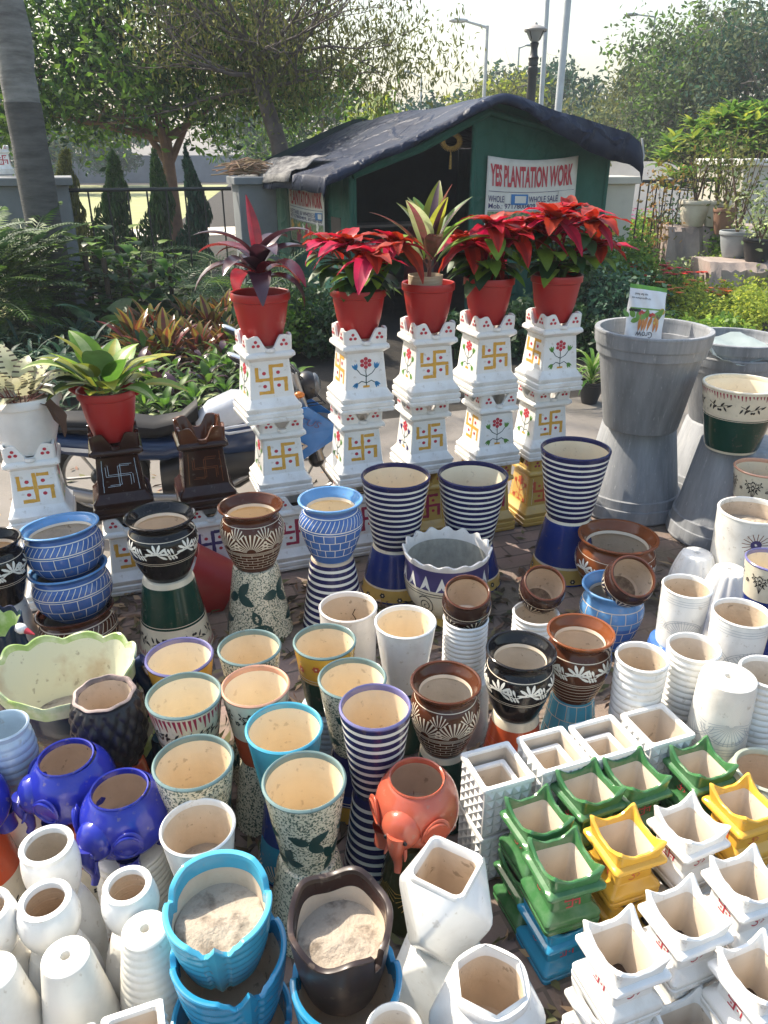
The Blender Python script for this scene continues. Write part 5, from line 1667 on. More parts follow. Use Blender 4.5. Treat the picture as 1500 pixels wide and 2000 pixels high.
def heart_pole(label, seed, H, n, m):
    rr = random.Random(seed)
    root = thing('climbing_plant', label, 'plant')
    p = MB(); p.tube([(0, 0, 0), (0, 0, H * .9)], .035, M('moss_pole', (.07, .05, .035), .95, bump=.8), 8); p.build('moss_pole', root)
    f = MB()
    for j in range(n):
        a = rr.uniform(0, 2 * pi)
        z = H * rr.uniform(.12, 1.02)
        leaf(f, (.04 * cos(a), .04 * sin(a), z), a, rr.uniform(-.2, .7), rr.uniform(.16, .26), rr.uniform(.14, .22), rr.uniform(.8, 1.6), rr.choice(m), shape=heartw, fold=.12, n=6, stem=rr.uniform(.06, .2), ms=STEMG)
    f.build('leaves', root)
    return root
spread_copies(heart_pole('heart leaved climber on a dark moss pole in the shade', 41, 1.15, 46, [L_MID, L_DARK, L_DARK, L_BRI]), [(190, 655), (225, 660), (270, 655), (310, 660), (205, 640), (250, 640), (345, 655)], smin=.72, smax=.95)
for o in list(COL.objects):
    if o.name.startswith('climbing_plant'): o['group'] = 'heart leaved climbers in the shaded bed'
spread_copies(small_plant('big dull green heart leaved plant low in the shaded bed', 42, [L_BLUE, L_DARK], L=.36, Wd=.30, n=12, pot_=False, shape=heartw, el=(.1, 1.0), bend=1.1, stem=.3, group='big leaved plants in the shaded bed'), [(250, 660), (300, 655), (220, 690), (345, 668)], smin=.9, smax=1.2)
def fern(label, seed, n, L, H=.1, m=None, ll=.24, lw=.016, trunk=0, nl=24, el=(.5, 1.4), bend=1.5, name='fern_palm'):
    rr = random.Random(seed)
    root = thing(name, label, 'plant')
    if trunk:
        t = MB(); t.tube([(0, 0, 0), (0, 0, trunk)], [.03, .02], BARK, 7); t.build('trunk', root)
    f = MB()
    for j in range(n):
        q = j / n
        frond(f, (0, 0, trunk + H * q), j * 2.4, el[0] + (el[1] - el[0]) * q, L * rr.uniform(.8, 1.15), bend * rr.uniform(.8, 1.2), rr.choice(m or [L_DARK, L_BLUE, L_MID]), nl, lw, ll, STEMG)
    f.build('fronds', root)
    return root
spread_copies(fern('feathery palm in the shaded bed before the railing', 51, 13, 1.1, .2, [L_DARK, L_BLUE]), [(345, 610), (420, 612), (385, 590), (455, 640), (470, 600), (300, 585)], smin=.85, smax=1.25)
for o in list(COL.objects):
    if o.name.startswith('fern_palm'): o['group'] = 'feathery palms in the shaded bed'
spread_copies(fern('bright green layered fern at the foot of the grey trunk', 52, 46, .75, .75, [L_MID, L_MID, L_DARK], ll=.17, lw=.03, nl=22, el=(.15, 1.0), bend=.9, name='layered_fern'), [(45, 670), (-20, 655), (85, 660), (10, 690)], smin=1.15, smax=1.4)
for o in list(COL.objects):
    if o.name.startswith('layered_fern'): o['group'] = 'layered ferns below the grey trunk'
spread_copies(fern('feathery palm beside the green tent wall', 53, 14, .9, .3, [L_DARK, L_MID], name='tent_palm'), [(530, 640), (500, 660)], smin=.9, smax=1.2)
for o in list(COL.objects):
    if o.name.startswith('tent_palm'): o.name = o.name.replace('tent_palm', 'areca_palm'); o['group'] = 'feathery palms beside the tent'

CONI = leafm('conifer_green', (.05, .115, .03), (.03, .075, .02), transl=.3)
def conifer(px, py, H, Wd, label, m, seed):
    r = np.random.default_rng(seed)
    x, y, _ = at(px, py, 0)
    root = thing('conifer', label, 'tree', (x, y, 0))
    n = 4200
    t = r.random(n) ** 1.2
    a = r.uniform(0, 2 * pi, n)
    rad = Wd / 2 * (1 - t) ** .7 * (.3 + .7 * r.random(n) ** .5) * (1 + .3 * np.sin(a * 3 + t * 17 + seed) + .25 * np.sin(t * 31 + a * 2 + seed * 2))
    P = np.stack([rad * np.cos(a) + .07 * np.sin(t * 6 + seed), rad * np.sin(a), .08 + t * H * (1 + .06 * np.sin(a * 2 + seed))], 1)
    o = cloud('foliage', P, .13, m, root, asp=.28, droop=-1.2, seed=seed)
    k = MB(); k.tube([(0, 0, 0), (0, 0, H * .85)], [.035, .01], BARK, 7); k.build('trunk', root)
conifer(165, 560, 1.85, .78, 'ragged brownish conifer by the railing, closest to the grey trunk', L_OLV, 1)
conifer(248, 560, 1.82, .80, 'dense dark conifer by the railing, second from the grey trunk', CONI, 2)
conifer(326, 560, 1.85, .66, 'dense dark conifer in front of the brown tree trunk', CONI, 3)
conifer(392, 560, 1.9, .58, 'thin conifer by the railing closest to the grey wall', L_BLUE, 4)
# ------------------------------------------------------------------ bushes and flowers of the sunny bed
def bush(px, py, label, R, H, m, seed, n=900, ls=.07, flowers=None, fn=14, name='shrub', asp=.5, group=None):
    r = np.random.default_rng(seed)
    x, y, _ = at(px, py, 0)
    root = thing(name, label, 'shrub', (x, y, 0), 0, group)
    bl = [(r.uniform(-.5, .5) * R, r.uniform(-.5, .5) * R, H * r.uniform(.35, .7), R * .6, R * .6, H * .42) for _ in range(6)]
    cloud('foliage', blobs(bl, n, r, .3, 14), ls, m, root, asp=asp, droop=.1, seed=seed)
    st = MB()
    for k in range(6):
        a = r.uniform(0, 2 * pi)
        st.tube([(.04 * cos(a), .04 * sin(a), 0), (.3 * R * cos(a), .3 * R * sin(a), H * .4), (.6 * R * cos(a), .6 * R * sin(a), H * .8)], [.01, .007, .004], STEMG, 5, False)
    st.build('branch', root)
    if flowers:
        fl = MB()
        for k in range(fn):
            a = r.uniform(0, 2 * pi); q = R * r.random() ** .5 * 1.0
            c = (q * cos(a), q * sin(a), H * r.uniform(.75, 1.1))
            s_ = .05 * r.uniform(.7, 1.3)
            for j in range(7):
                leaf(fl, c, j * .9, .45, s_ * 1.3, s_, .6, flowers, n=3, shape=ovate)
        fl.build('blossoms', root)
    return root
FRED = leafm('red_flower', (.6, .03, .02), transl=.3, island=.2)
FPINK = leafm('pink_flower', (.6, .08, .25), transl=.3, island=.3)
FORA = leafm('orange_flower', (.6, .16, .02), transl=.3, island=.3)
BED1 = leafm('sun_brightened_bed_leaf', (.24, .38, .06), (.14, .26, .045), transl=.55, island=.5)  # leaf colour brightened to stand in for sun on the bed
BED2 = leafm('sun_brightened_lime_leaf', (.38, .44, .06), (.24, .34, .05), transl=.55, island=.45)  # lime counterpart, sunlight likewise put into the colour
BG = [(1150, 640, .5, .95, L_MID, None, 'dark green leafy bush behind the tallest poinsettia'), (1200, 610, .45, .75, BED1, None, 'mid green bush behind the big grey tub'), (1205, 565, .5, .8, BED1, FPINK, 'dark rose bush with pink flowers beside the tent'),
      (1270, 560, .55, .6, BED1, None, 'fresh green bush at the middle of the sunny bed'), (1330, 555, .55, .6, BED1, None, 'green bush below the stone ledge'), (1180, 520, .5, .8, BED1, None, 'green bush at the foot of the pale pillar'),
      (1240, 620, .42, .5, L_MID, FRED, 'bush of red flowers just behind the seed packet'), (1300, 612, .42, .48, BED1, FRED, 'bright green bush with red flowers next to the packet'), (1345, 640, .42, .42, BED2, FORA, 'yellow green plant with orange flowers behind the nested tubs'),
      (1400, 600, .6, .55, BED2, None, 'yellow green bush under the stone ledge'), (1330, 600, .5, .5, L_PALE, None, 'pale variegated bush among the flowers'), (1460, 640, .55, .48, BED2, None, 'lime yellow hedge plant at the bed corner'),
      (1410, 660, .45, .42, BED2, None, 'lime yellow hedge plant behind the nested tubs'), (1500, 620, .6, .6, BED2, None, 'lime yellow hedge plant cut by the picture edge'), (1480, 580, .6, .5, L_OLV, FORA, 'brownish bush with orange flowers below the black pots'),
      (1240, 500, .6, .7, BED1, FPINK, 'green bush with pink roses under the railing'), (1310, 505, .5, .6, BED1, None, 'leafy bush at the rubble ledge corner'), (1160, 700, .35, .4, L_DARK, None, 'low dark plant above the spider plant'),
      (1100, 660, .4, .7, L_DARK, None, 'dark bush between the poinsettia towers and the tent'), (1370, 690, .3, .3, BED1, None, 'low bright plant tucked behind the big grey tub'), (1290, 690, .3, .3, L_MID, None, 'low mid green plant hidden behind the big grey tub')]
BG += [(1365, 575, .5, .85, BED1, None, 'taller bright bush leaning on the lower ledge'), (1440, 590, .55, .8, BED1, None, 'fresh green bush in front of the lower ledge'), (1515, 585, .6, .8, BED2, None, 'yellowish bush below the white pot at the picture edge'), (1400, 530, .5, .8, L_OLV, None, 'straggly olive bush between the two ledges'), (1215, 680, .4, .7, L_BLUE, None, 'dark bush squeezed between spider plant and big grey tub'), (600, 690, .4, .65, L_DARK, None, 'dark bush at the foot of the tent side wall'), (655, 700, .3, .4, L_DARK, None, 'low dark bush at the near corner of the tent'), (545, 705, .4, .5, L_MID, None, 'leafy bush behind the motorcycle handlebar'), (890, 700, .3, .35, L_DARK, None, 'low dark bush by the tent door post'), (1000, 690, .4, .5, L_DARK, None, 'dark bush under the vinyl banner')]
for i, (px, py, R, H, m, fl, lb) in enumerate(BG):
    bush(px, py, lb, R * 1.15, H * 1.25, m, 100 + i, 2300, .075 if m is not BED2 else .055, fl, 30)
spread_copies(small_plant('grassy clump beside the big grey tub rim', 61, [L_BRI, L_YEL], L=.5, Wd=.03, n=36, pot_=False, shape=strapw, el=(.4, 1.4), bend=1.9, stem=.01, group='grassy clumps in the sunny bed', name='grass_clump'), [(1345, 665), (1390, 690), (1330, 700)], smin=.9, smax=1.1)

# stone ledges with pots
STONE = M('rubble_stone', (.36, .29, .25), .9, (.22, .18, .16), vs=5, bump=.8, bs=14, stretch=(1, 1, .5))
def ledge(pts, z, depth, label):
    mb = MB()
    n = 26
    rows = []
    q_ = random.Random(int(z * 1000))
    j_ = lambda k: q_.uniform(-k, k)
    for i in range(n + 1):
        t = i / n
        x = pts[0][0] + (pts[1][0] - pts[0][0]) * t; y = pts[0][1] + (pts[1][1] - pts[0][1]) * t
        w = .03 * sin(7 * t + z * 9)
        rows.append([(x, y + w - .1, 0), (x + j_(.03), y + w - .06 + j_(.07), z * .3), (x + j_(.03), y + w + j_(.08), z * .6), (x, y + .05 - w + j_(.06), z - .08 + j_(.03)), (x, y + .12 + j_(.05), z + j_(.012)), (x, y + depth * .6, z - .002), (x, y + depth, z - .002), (x, y + depth, 0)])
    mb.rings(rows, STONE, closed=False)
    mb.cap(rows[0], STONE); mb.cap(rows[-1], STONE, True)
    return tag(mb.build('stone_ledge', sharp=25), label, 'ledge')
a = at_y(1312, 445, 12.0); b = at_y(1620, 450, 12.0)
ledge([(a[0], 12.0), (b[0], 12.3)], a[2], .7, 'upper rubble stone ledge with white planters on top')
a2 = at_y(1395, 515, 10.4); b2 = at_y(1640, 530, 10.2)
ledge([(a2[0], 10.4), (b2[0], 10.1)], a2[2], .8, 'lower rubble stone ledge with black pots on top')
def garden_pot(px, py, Y, z, D, h, m, label, plant=None, seed=0, H=.9, tall=False):
    x = at_y(px, py, Y)[0]
    root = thing('potted_plant', label, 'plant', (x, Y, z), 0)
    nursery_pot(root, D, h, m, sides=28)
    r = np.random.default_rng(seed)
    st = MB()
    tips = []
    for k in range(7):
        a = r.uniform(0, 2 * pi); s_ = r.uniform(.1, .32)
        q = [(0, 0, h * .8), (s_ * .4 * cos(a), s_ * .4 * sin(a), h + H * .4), (s_ * cos(a), s_ * sin(a), h + H * r.uniform(.6, 1))]
        st.tube(q, [.012, .008, .004], BARK, 5, False)
        tips += q[1:]
    st.build('branch', root)
    C = []
    for t in tips:
        C.append(np.array(t) + r.normal(size=(22, 3)) * np.array([.12, .12, .16]))
    cloud('leaves', np.concatenate(C), .075, plant or L_OLV, root, asp=.45, seed=seed)
zz = a[2] + .002
CREAMP = M('cream_planter', (.66, .62, .5), .6, dirt=.4)
garden_pot(1355, 420, 12.3, zz, .48, .36, CREAMP, 'wide cream planter of thin shrubs on the upper ledge', L_OLV, 1, .9)
garden_pot(1395, 425, 12.25, zz, .40, .36, CREAMP, 'taller pale planter of leafy twigs on the upper ledge', L_MID, 2, 1.0)
z2 = a2[2] + .002
TERR = M('old_terracotta', (.25, .13, .08), .8, dirt=.4)
garden_pot(1412, 440, 11.9, at_y(1412, 455, 11.9)[2] - .02, .34, .36, TERR, 'brown clay pot standing between the white planter and the grey pot', L_OLV, 3, .8)
garden_pot(1440, 455, 11.1, z2, .46, .34, M('grey_bonsai_pot', (.3, .32, .33), .6), 'grey pot with a bare bushy sapling on the lower ledge', L_OLV, 4, 1.1)
garden_pot(1478, 500, 10.6, z2, .42, .3, NURS, 'black pot of pale leaves on the lower ledge', L_PALE, 5, .5)
garden_pot(1515, 490, 10.9, z2, .5, .3, CREAMP, 'white pot of green leaves at the picture edge on the lower ledge', L_MID, 6, .5)
garden_pot(1290, 480, 12.2, .0, .4, .3, NURS, 'tall thin reddish shrub in a pot by the railing', leafm('reddish_leaf', (.34, .17, .05), (.2, .2, .04), island=.4), 7, 1.5)
garden_pot(1320, 470, 12.6, .0, .4, .3, NURS, 'dark leaved plant in a pot behind the reddish shrub', L_DARK, 8, 1.1)

# ------------------------------------------------------------------ railing, pillars, park wall
IRON = M('black_iron', (.02, .022, .022), .5)
PILLAR = M('grey_plaster', (.20, .215, .225), .85, (.15, .16, .17), vs=2, bump=.15, dirt=.4, dirtcol=(.2, .2, .2))
BEIGE = M('beige_plaster', (.56, .53, .45), .85, (.48, .45, .39), vs=2, bump=.1, dirt=.35, dirtcol=(.3, .27, .22))
def railing(A, B, h, label, n):
    root = thing('iron_railing', label, 'fence', (A[0], A[1], 0))
    d = (B[0] - A[0], B[1] - A[1])
    for z in (h, .25):
        m = MB(); m.tube([(0, 0, z), (d[0], d[1], z)], .028 if z == h else .02, IRON, 6); m.build('rail', root)
    for i in range(n):
        t = (i + .5) / n
        m = MB(); m.tube([(d[0] * t, d[1] * t, 0), (d[0] * t, d[1] * t, h)], .012, IRON, 6); m.build('bar', root)
def pillar(x, y, w, h, label, m, capm=None):
    root = thing('gate_pillar', label, 'pillar', (x, y, 0), RZ)
    b = MB(); sq_loft(b, [(w / 2, 0), (w / 2, h)], .02, m); b.build('shaft', root)
    c = MB(); sq_loft(c, [(w / 2, h), (w / 2 + .06, h + .01), (w / 2 + .06, h + .09), (w / 2 + .05, h + .1)], .015, capm or m); c.cap(rsq(w / 2 + .05, .015, h + .1), capm or m); c.build('cap', root)
    return root
YF = 10.9
xa, _, za = at_y(112, 372, YF); xb, _, zb = at_y(452, 375, YF + .6)
railing((xa, YF), (xb, YF + .6), za, 'black iron railing between two grey pillars at the lawn', 9)
xp = at_y(70, 420, YF)[0]
pillar(xp, YF, .92, at_y(70, 345, YF)[2] - .1, 'grey plastered pillar behind the leaning grey trunk', PILLAR)
xq, _, zq = at_y(482, 345, YF + .6)
pillar(xq + .06, YF + .75, .52, zq - .1, 'grey plastered pillar with dry palm sticks on top', PILLAR)
xw = at_y(-180, 420, YF)[0]
railing((xw, YF - .3), (xp - .47, YF), za, 'short black iron railing beyond the grey trunk', 5)
tw = MB()
rr = random.Random(77)
for k in range(70):
    a = rr.uniform(-.5, .5) + (pi if rr.random() < .5 else 0); L = rr.uniform(.2, .6)
    z0 = rr.uniform(.0, .16)
    tw.tube([(rr.uniform(-.25, .25) - cos(a) * L / 2, rr.uniform(-.15, .15) - sin(a) * L / 2, z0 + .01), (rr.uniform(-.2, .2), rr.uniform(-.1, .1), z0 + rr.uniform(.02, .1)), (cos(a) * L / 2, sin(a) * L / 2, z0 + rr.uniform(0, .05))], .008, M('dry_thatch', (.3, .2, .12), .9, island=.5), 4, False)
tag(tw.build('dry_palm_heap', loc=(xq, YF + .75, zq + .005)), 'heap of dry palm sticks on the grey pillar', 'dry sticks', kind='stuff')
small_t = tulsi(at_y(12, 340, YF)[0], YF, at_y(12, 340, YF)[2] + .0, 'small white planter with red symbol on the pillar behind the trunk', WHITE, PRED, mk_marks('s', 's', gold=PRED), h=.34)
# right hand railing and pillar
xr, _, zr_ = at_y(1196, 352, 11.6)
pillar(xr, 11.7, .5, 1.62, 'beige pillar with a yellow round sign beside the tent', BEIGE)
def roundsign(x, y, z, D, label, txt, rz):
    root = thing('round_sign', label, 'sign', (x, y, z), rz)
    b = MB()
    for yy in (0, -.012):
        b.cap([(D / 2 * cos(t), yy, D / 2 * sin(t)) for t in np.linspace(0, 2 * pi, 40, endpoint=False)], M('yellow_sign_paint', (.62, .38, .03), .5, dirt=.3))
    b.rings([[(D / 2 * cos(t), yy, D / 2 * sin(t)) for t in np.linspace(0, 2 * pi, 40, endpoint=False)] for yy in (0, -.012)], M('yellow_sign_paint', (.6, .4, .04)))
    b.build('disc', root)
    t = MB()
    V, F = text_faces(txt, D * .5, D * .5, .02)
    t.add([(v[0], -.014, v[1]) for v in V], F, PBLACK)
    t.build('lettering', root)
sx_, _, sz_ = at_y(1186, 445, 11.35)
roundsign(sx_, 11.38, sz_, .34, 'yellow round sign with black marks on the beige pillar', 'L5', RZ)
sx_, _, sz_ = at_y(1445, 412, 11.6)
roundsign(sx_, 13.35, at_y(1445, 412, 13.35)[2], .36, 'yellow round sign behind the bushy sapling', 'L6', RZ)
xs, _, zs = at_y(1228, 348, 12.4); xe = at_y(1430, 340, 13.4)[0]
railing((xs, 12.4), (xe, 13.4), zs - .05, 'black iron railing behind the reddish shrub', 13)
xl = at_y(1455, 310, 13.5)
pillar(xl[0] + .1, 13.6, 1.05, xl[2] - .1, 'big beige pillar behind the potted saplings', BEIGE, M('white_coping', (.75, .72, .66), .7))
# white low wall across the road, dark boundary wall
wl = MB(); wl.box((0, 0, .9), (6, .12, .9), M('bright_plaster', (.72, .66, .6), .8, vs=1.2)); tag(wl.build('roadside_wall', loc=(at_y(1420, 320, 24)[0], 24, 0), rz=radians(-6)), 'pale wall across the road behind the railing', 'wall')
dk = MB(); dk.box((0, 0, 1.1), (14, .15, 1.1), M('dark_boundary_wall', (.10, .11, .13), .9, vs=1)); tag(dk.build('boundary_wall', loc=(14, 34, 0), rz=radians(4)), 'dark boundary wall under the far trees', 'wall')
pw = MB(); pw.box((0, 0, .95), (38, .2, .95), M('bluish_park_wall', (.20, .23, .27), .9, (.14, .16, .19), vs=.8)); tag(pw.build('park_wall', loc=(-28, 62, 0), rz=radians(12)), 'long bluish wall at the far side of the lawn', 'wall')

# ------------------------------------------------------------------ trees
def tree(name, label, x, y, H, trunk_r, bl, n, ls, m, bark, seed, lean=(0, 0), clump=26, limbs=5, asp=.42, mats=None, shell=.35, group=None, droop=.3):
    rr = random.Random(seed); r = np.random.default_rng(seed)
    root = thing(name, label, 'tree', (x, y, 0), 0, group)
    t = MB()
    t.tube([(0, 0, -.05), (lean[0] * .3, lean[1] * .3, H * .3), (lean[0] * .7, lean[1] * .7, H * .7), (lean[0], lean[1], H)], [trunk_r * 1.15, trunk_r, trunk_r * .8, trunk_r * .65], bark, 12)
    t.build('trunk', root)
    lb = MB()
    for k in range(limbs):
        b = bl[k % len(bl)]
        p0 = (lean[0], lean[1], H * .97) if k % 2 == 0 else (lean[0] * .75, lean[1] * .75, H * .78)
        p1 = (b[0] * .55 + lean[0] * .45, b[1] * .55 + lean[1] * .45, (b[2] + H) / 2 + .1)
        p2 = (b[0], b[1], b[2] + .2)
        lb.tube([p0, p1, p2], [trunk_r * .5, trunk_r * .32, trunk_r * .12], bark, 7, False)
        for q in range(3):
            limb_mesh(lb, p1 if q else p2, (rr.uniform(-1, 1), rr.uniform(-1, 1), rr.uniform(-.3, .8)), trunk_r * .16, max(b[3], b[5]) * .8, 2, bark, rr, .6, 2)
    lb.build('limb', root)
    cloud('crown', blobs(bl, n, r, shell, clump), ls, m, root, asp=asp, droop=droop, seed=seed, mats=mats)
    return root
# broad mid green tree on the lawn edge, its trunk brown
tx, ty = at_y(338, 400, 15.4)[0], 15.4
tree('broadleaf_tree', 'broad green tree with a smooth brown forked trunk behind the railing', tx, ty, 2.3, .15,
     [(-2.3, -.3, 2.5, 1.1, 1.0, .8), (-1.0, 0, 3.0, 1.3, 1.3, .8), (-3.2, 0, 3.6, 1.3, 1.2, 1.2), (.9, .2, 2.9, 1.3, 1.3, .75), (-2.0, .2, 3.6, 1.2, 1.2, .9), (0, .4, 4.2, 1.8, 1.5, 1.2), (2.1, 0, 3.4, 1.3, 1.3, .9), (-.1, -.6, 3.2, 1.2, 1.0, .7), (1.2, .5, 4.6, 1.6, 1.4, 1.1), (-1.5, .5, 4.8, 1.5, 1.4, 1.0)],
     25000, .15, L_MID, M('smooth_brown_bark', (.20, .11, .07), .8, (.12, .065, .045), vs=6, bump=.3), 3, clump=60, limbs=8, mats=[L_MID, L_MID, L_DARK, L_BRI])
# leaning grey trunk at the picture edge
gx0, gy0 = at_y(100, 520, 9.9)[0], 9.9
gt = thing('palm_trunk', 'thick leaning grey trunk with dark bands in front of the pillar', 'tree', (gx0, gy0, 0))
m = MB()
p0 = at_y(96, 520, 9.9); p1 = at_y(38, 240, 9.9); p2 = at_y(10, 0, 9.9); pb = at_y(122, 640, 9.9)
pts = [(pb[0] - gx0, 0, 0)] + [(p[0] - gx0, 0, p[2]) for p in (p0, p1, p2)] + [(p2[0] - gx0 - .55, 0, p2[2] + 2.6)]
GT = M('ringed_grey_bark', (.25, .245, .23), .9, (.10, .095, .09), vs=4, bump=1.0, bs=16, stretch=(.8, .8, 4.0), detail=10, specks=.5)
GTD = M('dark_lower_bark', (.11, .105, .10), .9, (.05, .048, .045), vs=4, bump=1.0, bs=16, stretch=(.8, .8, 4.0), detail=10, specks=.4)
P = crom(pts and [(q[0], q[2]) for q in pts], 24)
k = next(i for i, q in enumerate(P) if q[1] > p1[2])
m.tube([(q[0], 0, q[1]) for q in P[k:]], [.19 + .006 * sin(i * 2.3) for i in range(len(P) - k)], GT, 28)
m.build('trunk', gt)
m = MB(); m.tube([(q[0], 0, q[1]) for q in P[:k + 1]], [.235 - .04 * i / k + .006 * sin(i * 2.1) for i in range(k + 1)], GTD, 28); m.build('lower_trunk', gt)
cr = MB()
for j in range(14):
    frond(cr, (P[-1][0], 0, P[-1][1]), j * 2.4, .9 - j * .08, 2.4, 1.3, L_MID, 26, .05, .5, STEMG)
cr.build('crown', gt)
# dark twiggy tree rising behind the tent
bx, by = at_y(505, 250, 13.6)[0], 13.9
bt_ = thing('bare_tree', 'dark twiggy tree leaning out from behind the tarpaulin roof', 'tree', (at_y(560, 300, 13.9)[0], by, 0))
m = MB()
q0 = at_y(545, 280, 13.9); q1 = at_y(505, 160, 13.9); ox = at_y(560, 300, 13.9)[0]
DBARK = M('dark_twig_bark', (.13, .105, .095), .9, (.07, .055, .05), bump=.4)
m.tube([(0, 0, 0), (q0[0] - ox, 0, q0[2]), (q1[0] - ox, 0, q1[2]), (q1[0] - ox - .1, 0, q1[2] + .5)], [.17, .14, .11, .08], DBARK, 10)
m.build('trunk', bt_)
m = MB()
rr = random.Random(5)
for k in range(17):
    a = rr.uniform(0, 2 * pi)
    limb_mesh(m, (q1[0] - ox - .02 * k % .1, 0, q1[2] + rr.uniform(-.2, .5)), (cos(a) * 1.0, sin(a) * .5 - .15, rr.uniform(-.12, .7)), .034, 1.25, 4, DBARK, rr, .5, 3, .02)
m.build('branches', bt_)
rb = np.random.default_rng(8)
cloud('leaves', blobs([(.9, 0, 3.5, 1.9, 1.0, .8), (-.8, 0, 3.7, 1.9, 1, .8), (1.9, 0, 3.3, 1.0, .8, .6), (-.2, 0, 3.0, 1.6, .8, .6)], 6500, rb, .2, 12), .10, L_OLV, bt_, asp=.3, seed=9, droop=.8)
# trees behind the tent and far to the right, each its own
FT = [(700, 165, 20, 2.6, 1.6, 2600, .30, [L_YEL, L_MID, L_PALE], 'big leaved yellow green tree just above the tarpaulin', 'broadleaf_tree'),
      (860, 150, 40, 4.2, 3.2, 2600, .42, [L_BLUE], 'distant bluish tree above the roof ridge slope', 'distant_tree'),
      (985, 138, 34, 2.9, 3.0, 2600, .30, [L_OLV, L_YEL], 'yellowing feathery tree behind the roof peak', 'distant_tree'),
      (1000, 95, 48, 5.0, 3.6, 2200, .5, [L_BLUE], 'hazy blue tree behind the street lamp pole', 'distant_tree'),
      (1130, 55, 42, 6.0, 4.0, 3200, .46, [L_BLUE, L_DARK], 'hazy bluish tree behind the two pale poles', 'distant_tree'),
      (1130, 180, 26, 2.0, 2.6, 2800, .18, [L_OLV, L_GREY], 'dry twiggy thicket behind the tarpaulin slope', 'distant_tree'),
      (1245, 15, 32, 6.4, 3.2, 5200, .30, [L_GREY, L_OLV], 'tall dusty tree with thin top behind the road', 'distant_tree'),
      (1335, -20, 30, 6.0, 3.0, 5200, .28, [L_GREY, L_MID], 'tall dusty tree in the middle of the far grove', 'distant_tree'),
      (1440, -40, 28, 6.4, 3.4, 5200, .28, [L_GREY, L_BLUE], 'tall dusty tree at the picture edge above the road', 'distant_tree'),
      (1530, -30, 30, 6.0, 3.0, 3000, .28, [L_GREY], 'tall dusty tree half cut by the picture edge', 'distant_tree'),
      (1200, 150, 36, 3.6, 4.0, 3000, .36, [L_DARK, L_BLUE], 'dark low tree under the far grove', 'distant_tree'),
      (1320, 190, 33, 3.4, 3.6, 3000, .34, [L_DARK], 'dark shaded tree in front of the boundary wall', 'distant_tree'),
      (120, 215, 46, 4.4, 3.6, 2600, .42, [L_GREY, L_BLUE], 'pale hazy tree beyond the lawn behind the grey trunk', 'distant_tree'),
      (30, 120, 55, 6.5, 4.5, 2400, .55, [L_BLUE], 'tall hazy tree beyond the lawn at the picture edge', 'distant_tree'),
      (230, 215, 58, 4.5, 4.2, 2200, .5, [L_BLUE], 'hazy tree beyond the lawn behind the broad green tree', 'distant_tree'),
      (480, 200, 48, 4.0, 3.6, 2200, .42, [L_GREY, L_BLUE], 'hazy tree beyond the lawn behind the sticks pillar', 'distant_tree'),
      (620, 110, 30, 4.0, 3.0, 3000, .30, [L_DARK, L_MID], 'dark tree behind the twiggy tree', 'distant_tree')]
for i, (px, py, Y, H, R, n, ls, ms, lb, nm) in enumerate(FT):
    x = at_y(px, 300, Y)[0]
    zc = at_y(px, py, Y)[2]
    r = np.random.default_rng(300 + i)
    top = max(zc, 2.2) / 1.22
    bl = []
    for k in range(9):
        a = r.uniform(0, 2 * pi); q = r.uniform(.1, .75) * R
        bl.append((q * cos(a), q * sin(a), max(r.uniform(.35, 1.0) * top, 1.2), R * r.uniform(.35, .55), R * r.uniform(.35, .55), top * r.uniform(.16, .3)))
    tree(nm, lb, x, Y, top * .5, .16, bl, int(n * 1.7), ls * .74, ms[0], BARKG, 300 + i, clump=22, limbs=6, mats=ms if len(ms) > 1 else None, shell=.25)
# rosette leaved tree by the road
fx = at_y(1450, 260, 17)[0]
ft = thing('frangipani_tree', 'round low tree with big glossy leaf rosettes above the beige pillar', 'tree', (fx, 17, 0))
m = MB(); m.tube([(0, 0, 0), (0, 0, 1.3)], [.16, .12], BARKG, 10); m.build('trunk', ft)
rr = random.Random(15)
br, lf = MB(), MB()
for k in range(190):
    a = rr.uniform(0, 2 * pi); e = rr.uniform(-.35, 1.45)
    qq = rr.uniform(.75, 1.05); c = (1.55 * qq * cos(a) * cos(e), 1.3 * qq * sin(a) * cos(e), 1.65 + 1.1 * qq * sin(e))
    br.tube([(0, 0, 1.25), (c[0] * .5, c[1] * .5, 1.25 + (c[2] - 1.25) * .6), c], [.03, .02, .014], BARKG, 5, False)
    for j in range(13):
        leaf(lf, c, j * 2.4, rr.uniform(.0, .9), rr.uniform(.3, .44), .11, .6, rr.choice([L_YEL, L_BRI, L_MID]), n=4, shape=lance, fold=.2)
br.build('limb', ft); lf.build('crown', ft)
# ------------------------------------------------------------------ tarpaulin tent
TR = radians(22)
ax, ay, _ = at(690, 652, 0)
tent = thing('tarpaulin_tent', 'green cloth tent with a crumpled dark tarpaulin roof and open doorway', 'tent', (ax, ay, 0), TR)
def ray_plane(px, py, p0, n):
    u, v = (px - 750) / FPX, (py - 1000) / FPX
    d = Vector((u, _c - _s * v, -(_s + _c * v)))
    o = Vector((0, 0, CAM_H))
    return o + d * ((Vector(p0) - o).dot(n) / d.dot(n))
F1, F2 = Vector((cos(TR), sin(TR), 0)), Vector((-sin(TR), cos(TR), 0))
A0 = Vector((ax, ay, 0))
def tloc(p): q = p - A0; return q.dot(F1), q.dot(F2), q.z
WD = tloc(ray_plane(918, 420, A0, F2))[0]         # door edge
WR = tloc(ray_plane(1176, 420, A0, F2))[0]        # far corner of the front
WP, ZP = tloc(ray_plane(950, 222, A0, F2))[0], tloc(ray_plane(950, 200, A0 - F2 * .3, F2))[2]
ZE = tloc(ray_plane(690, 338, A0, F2))[2]
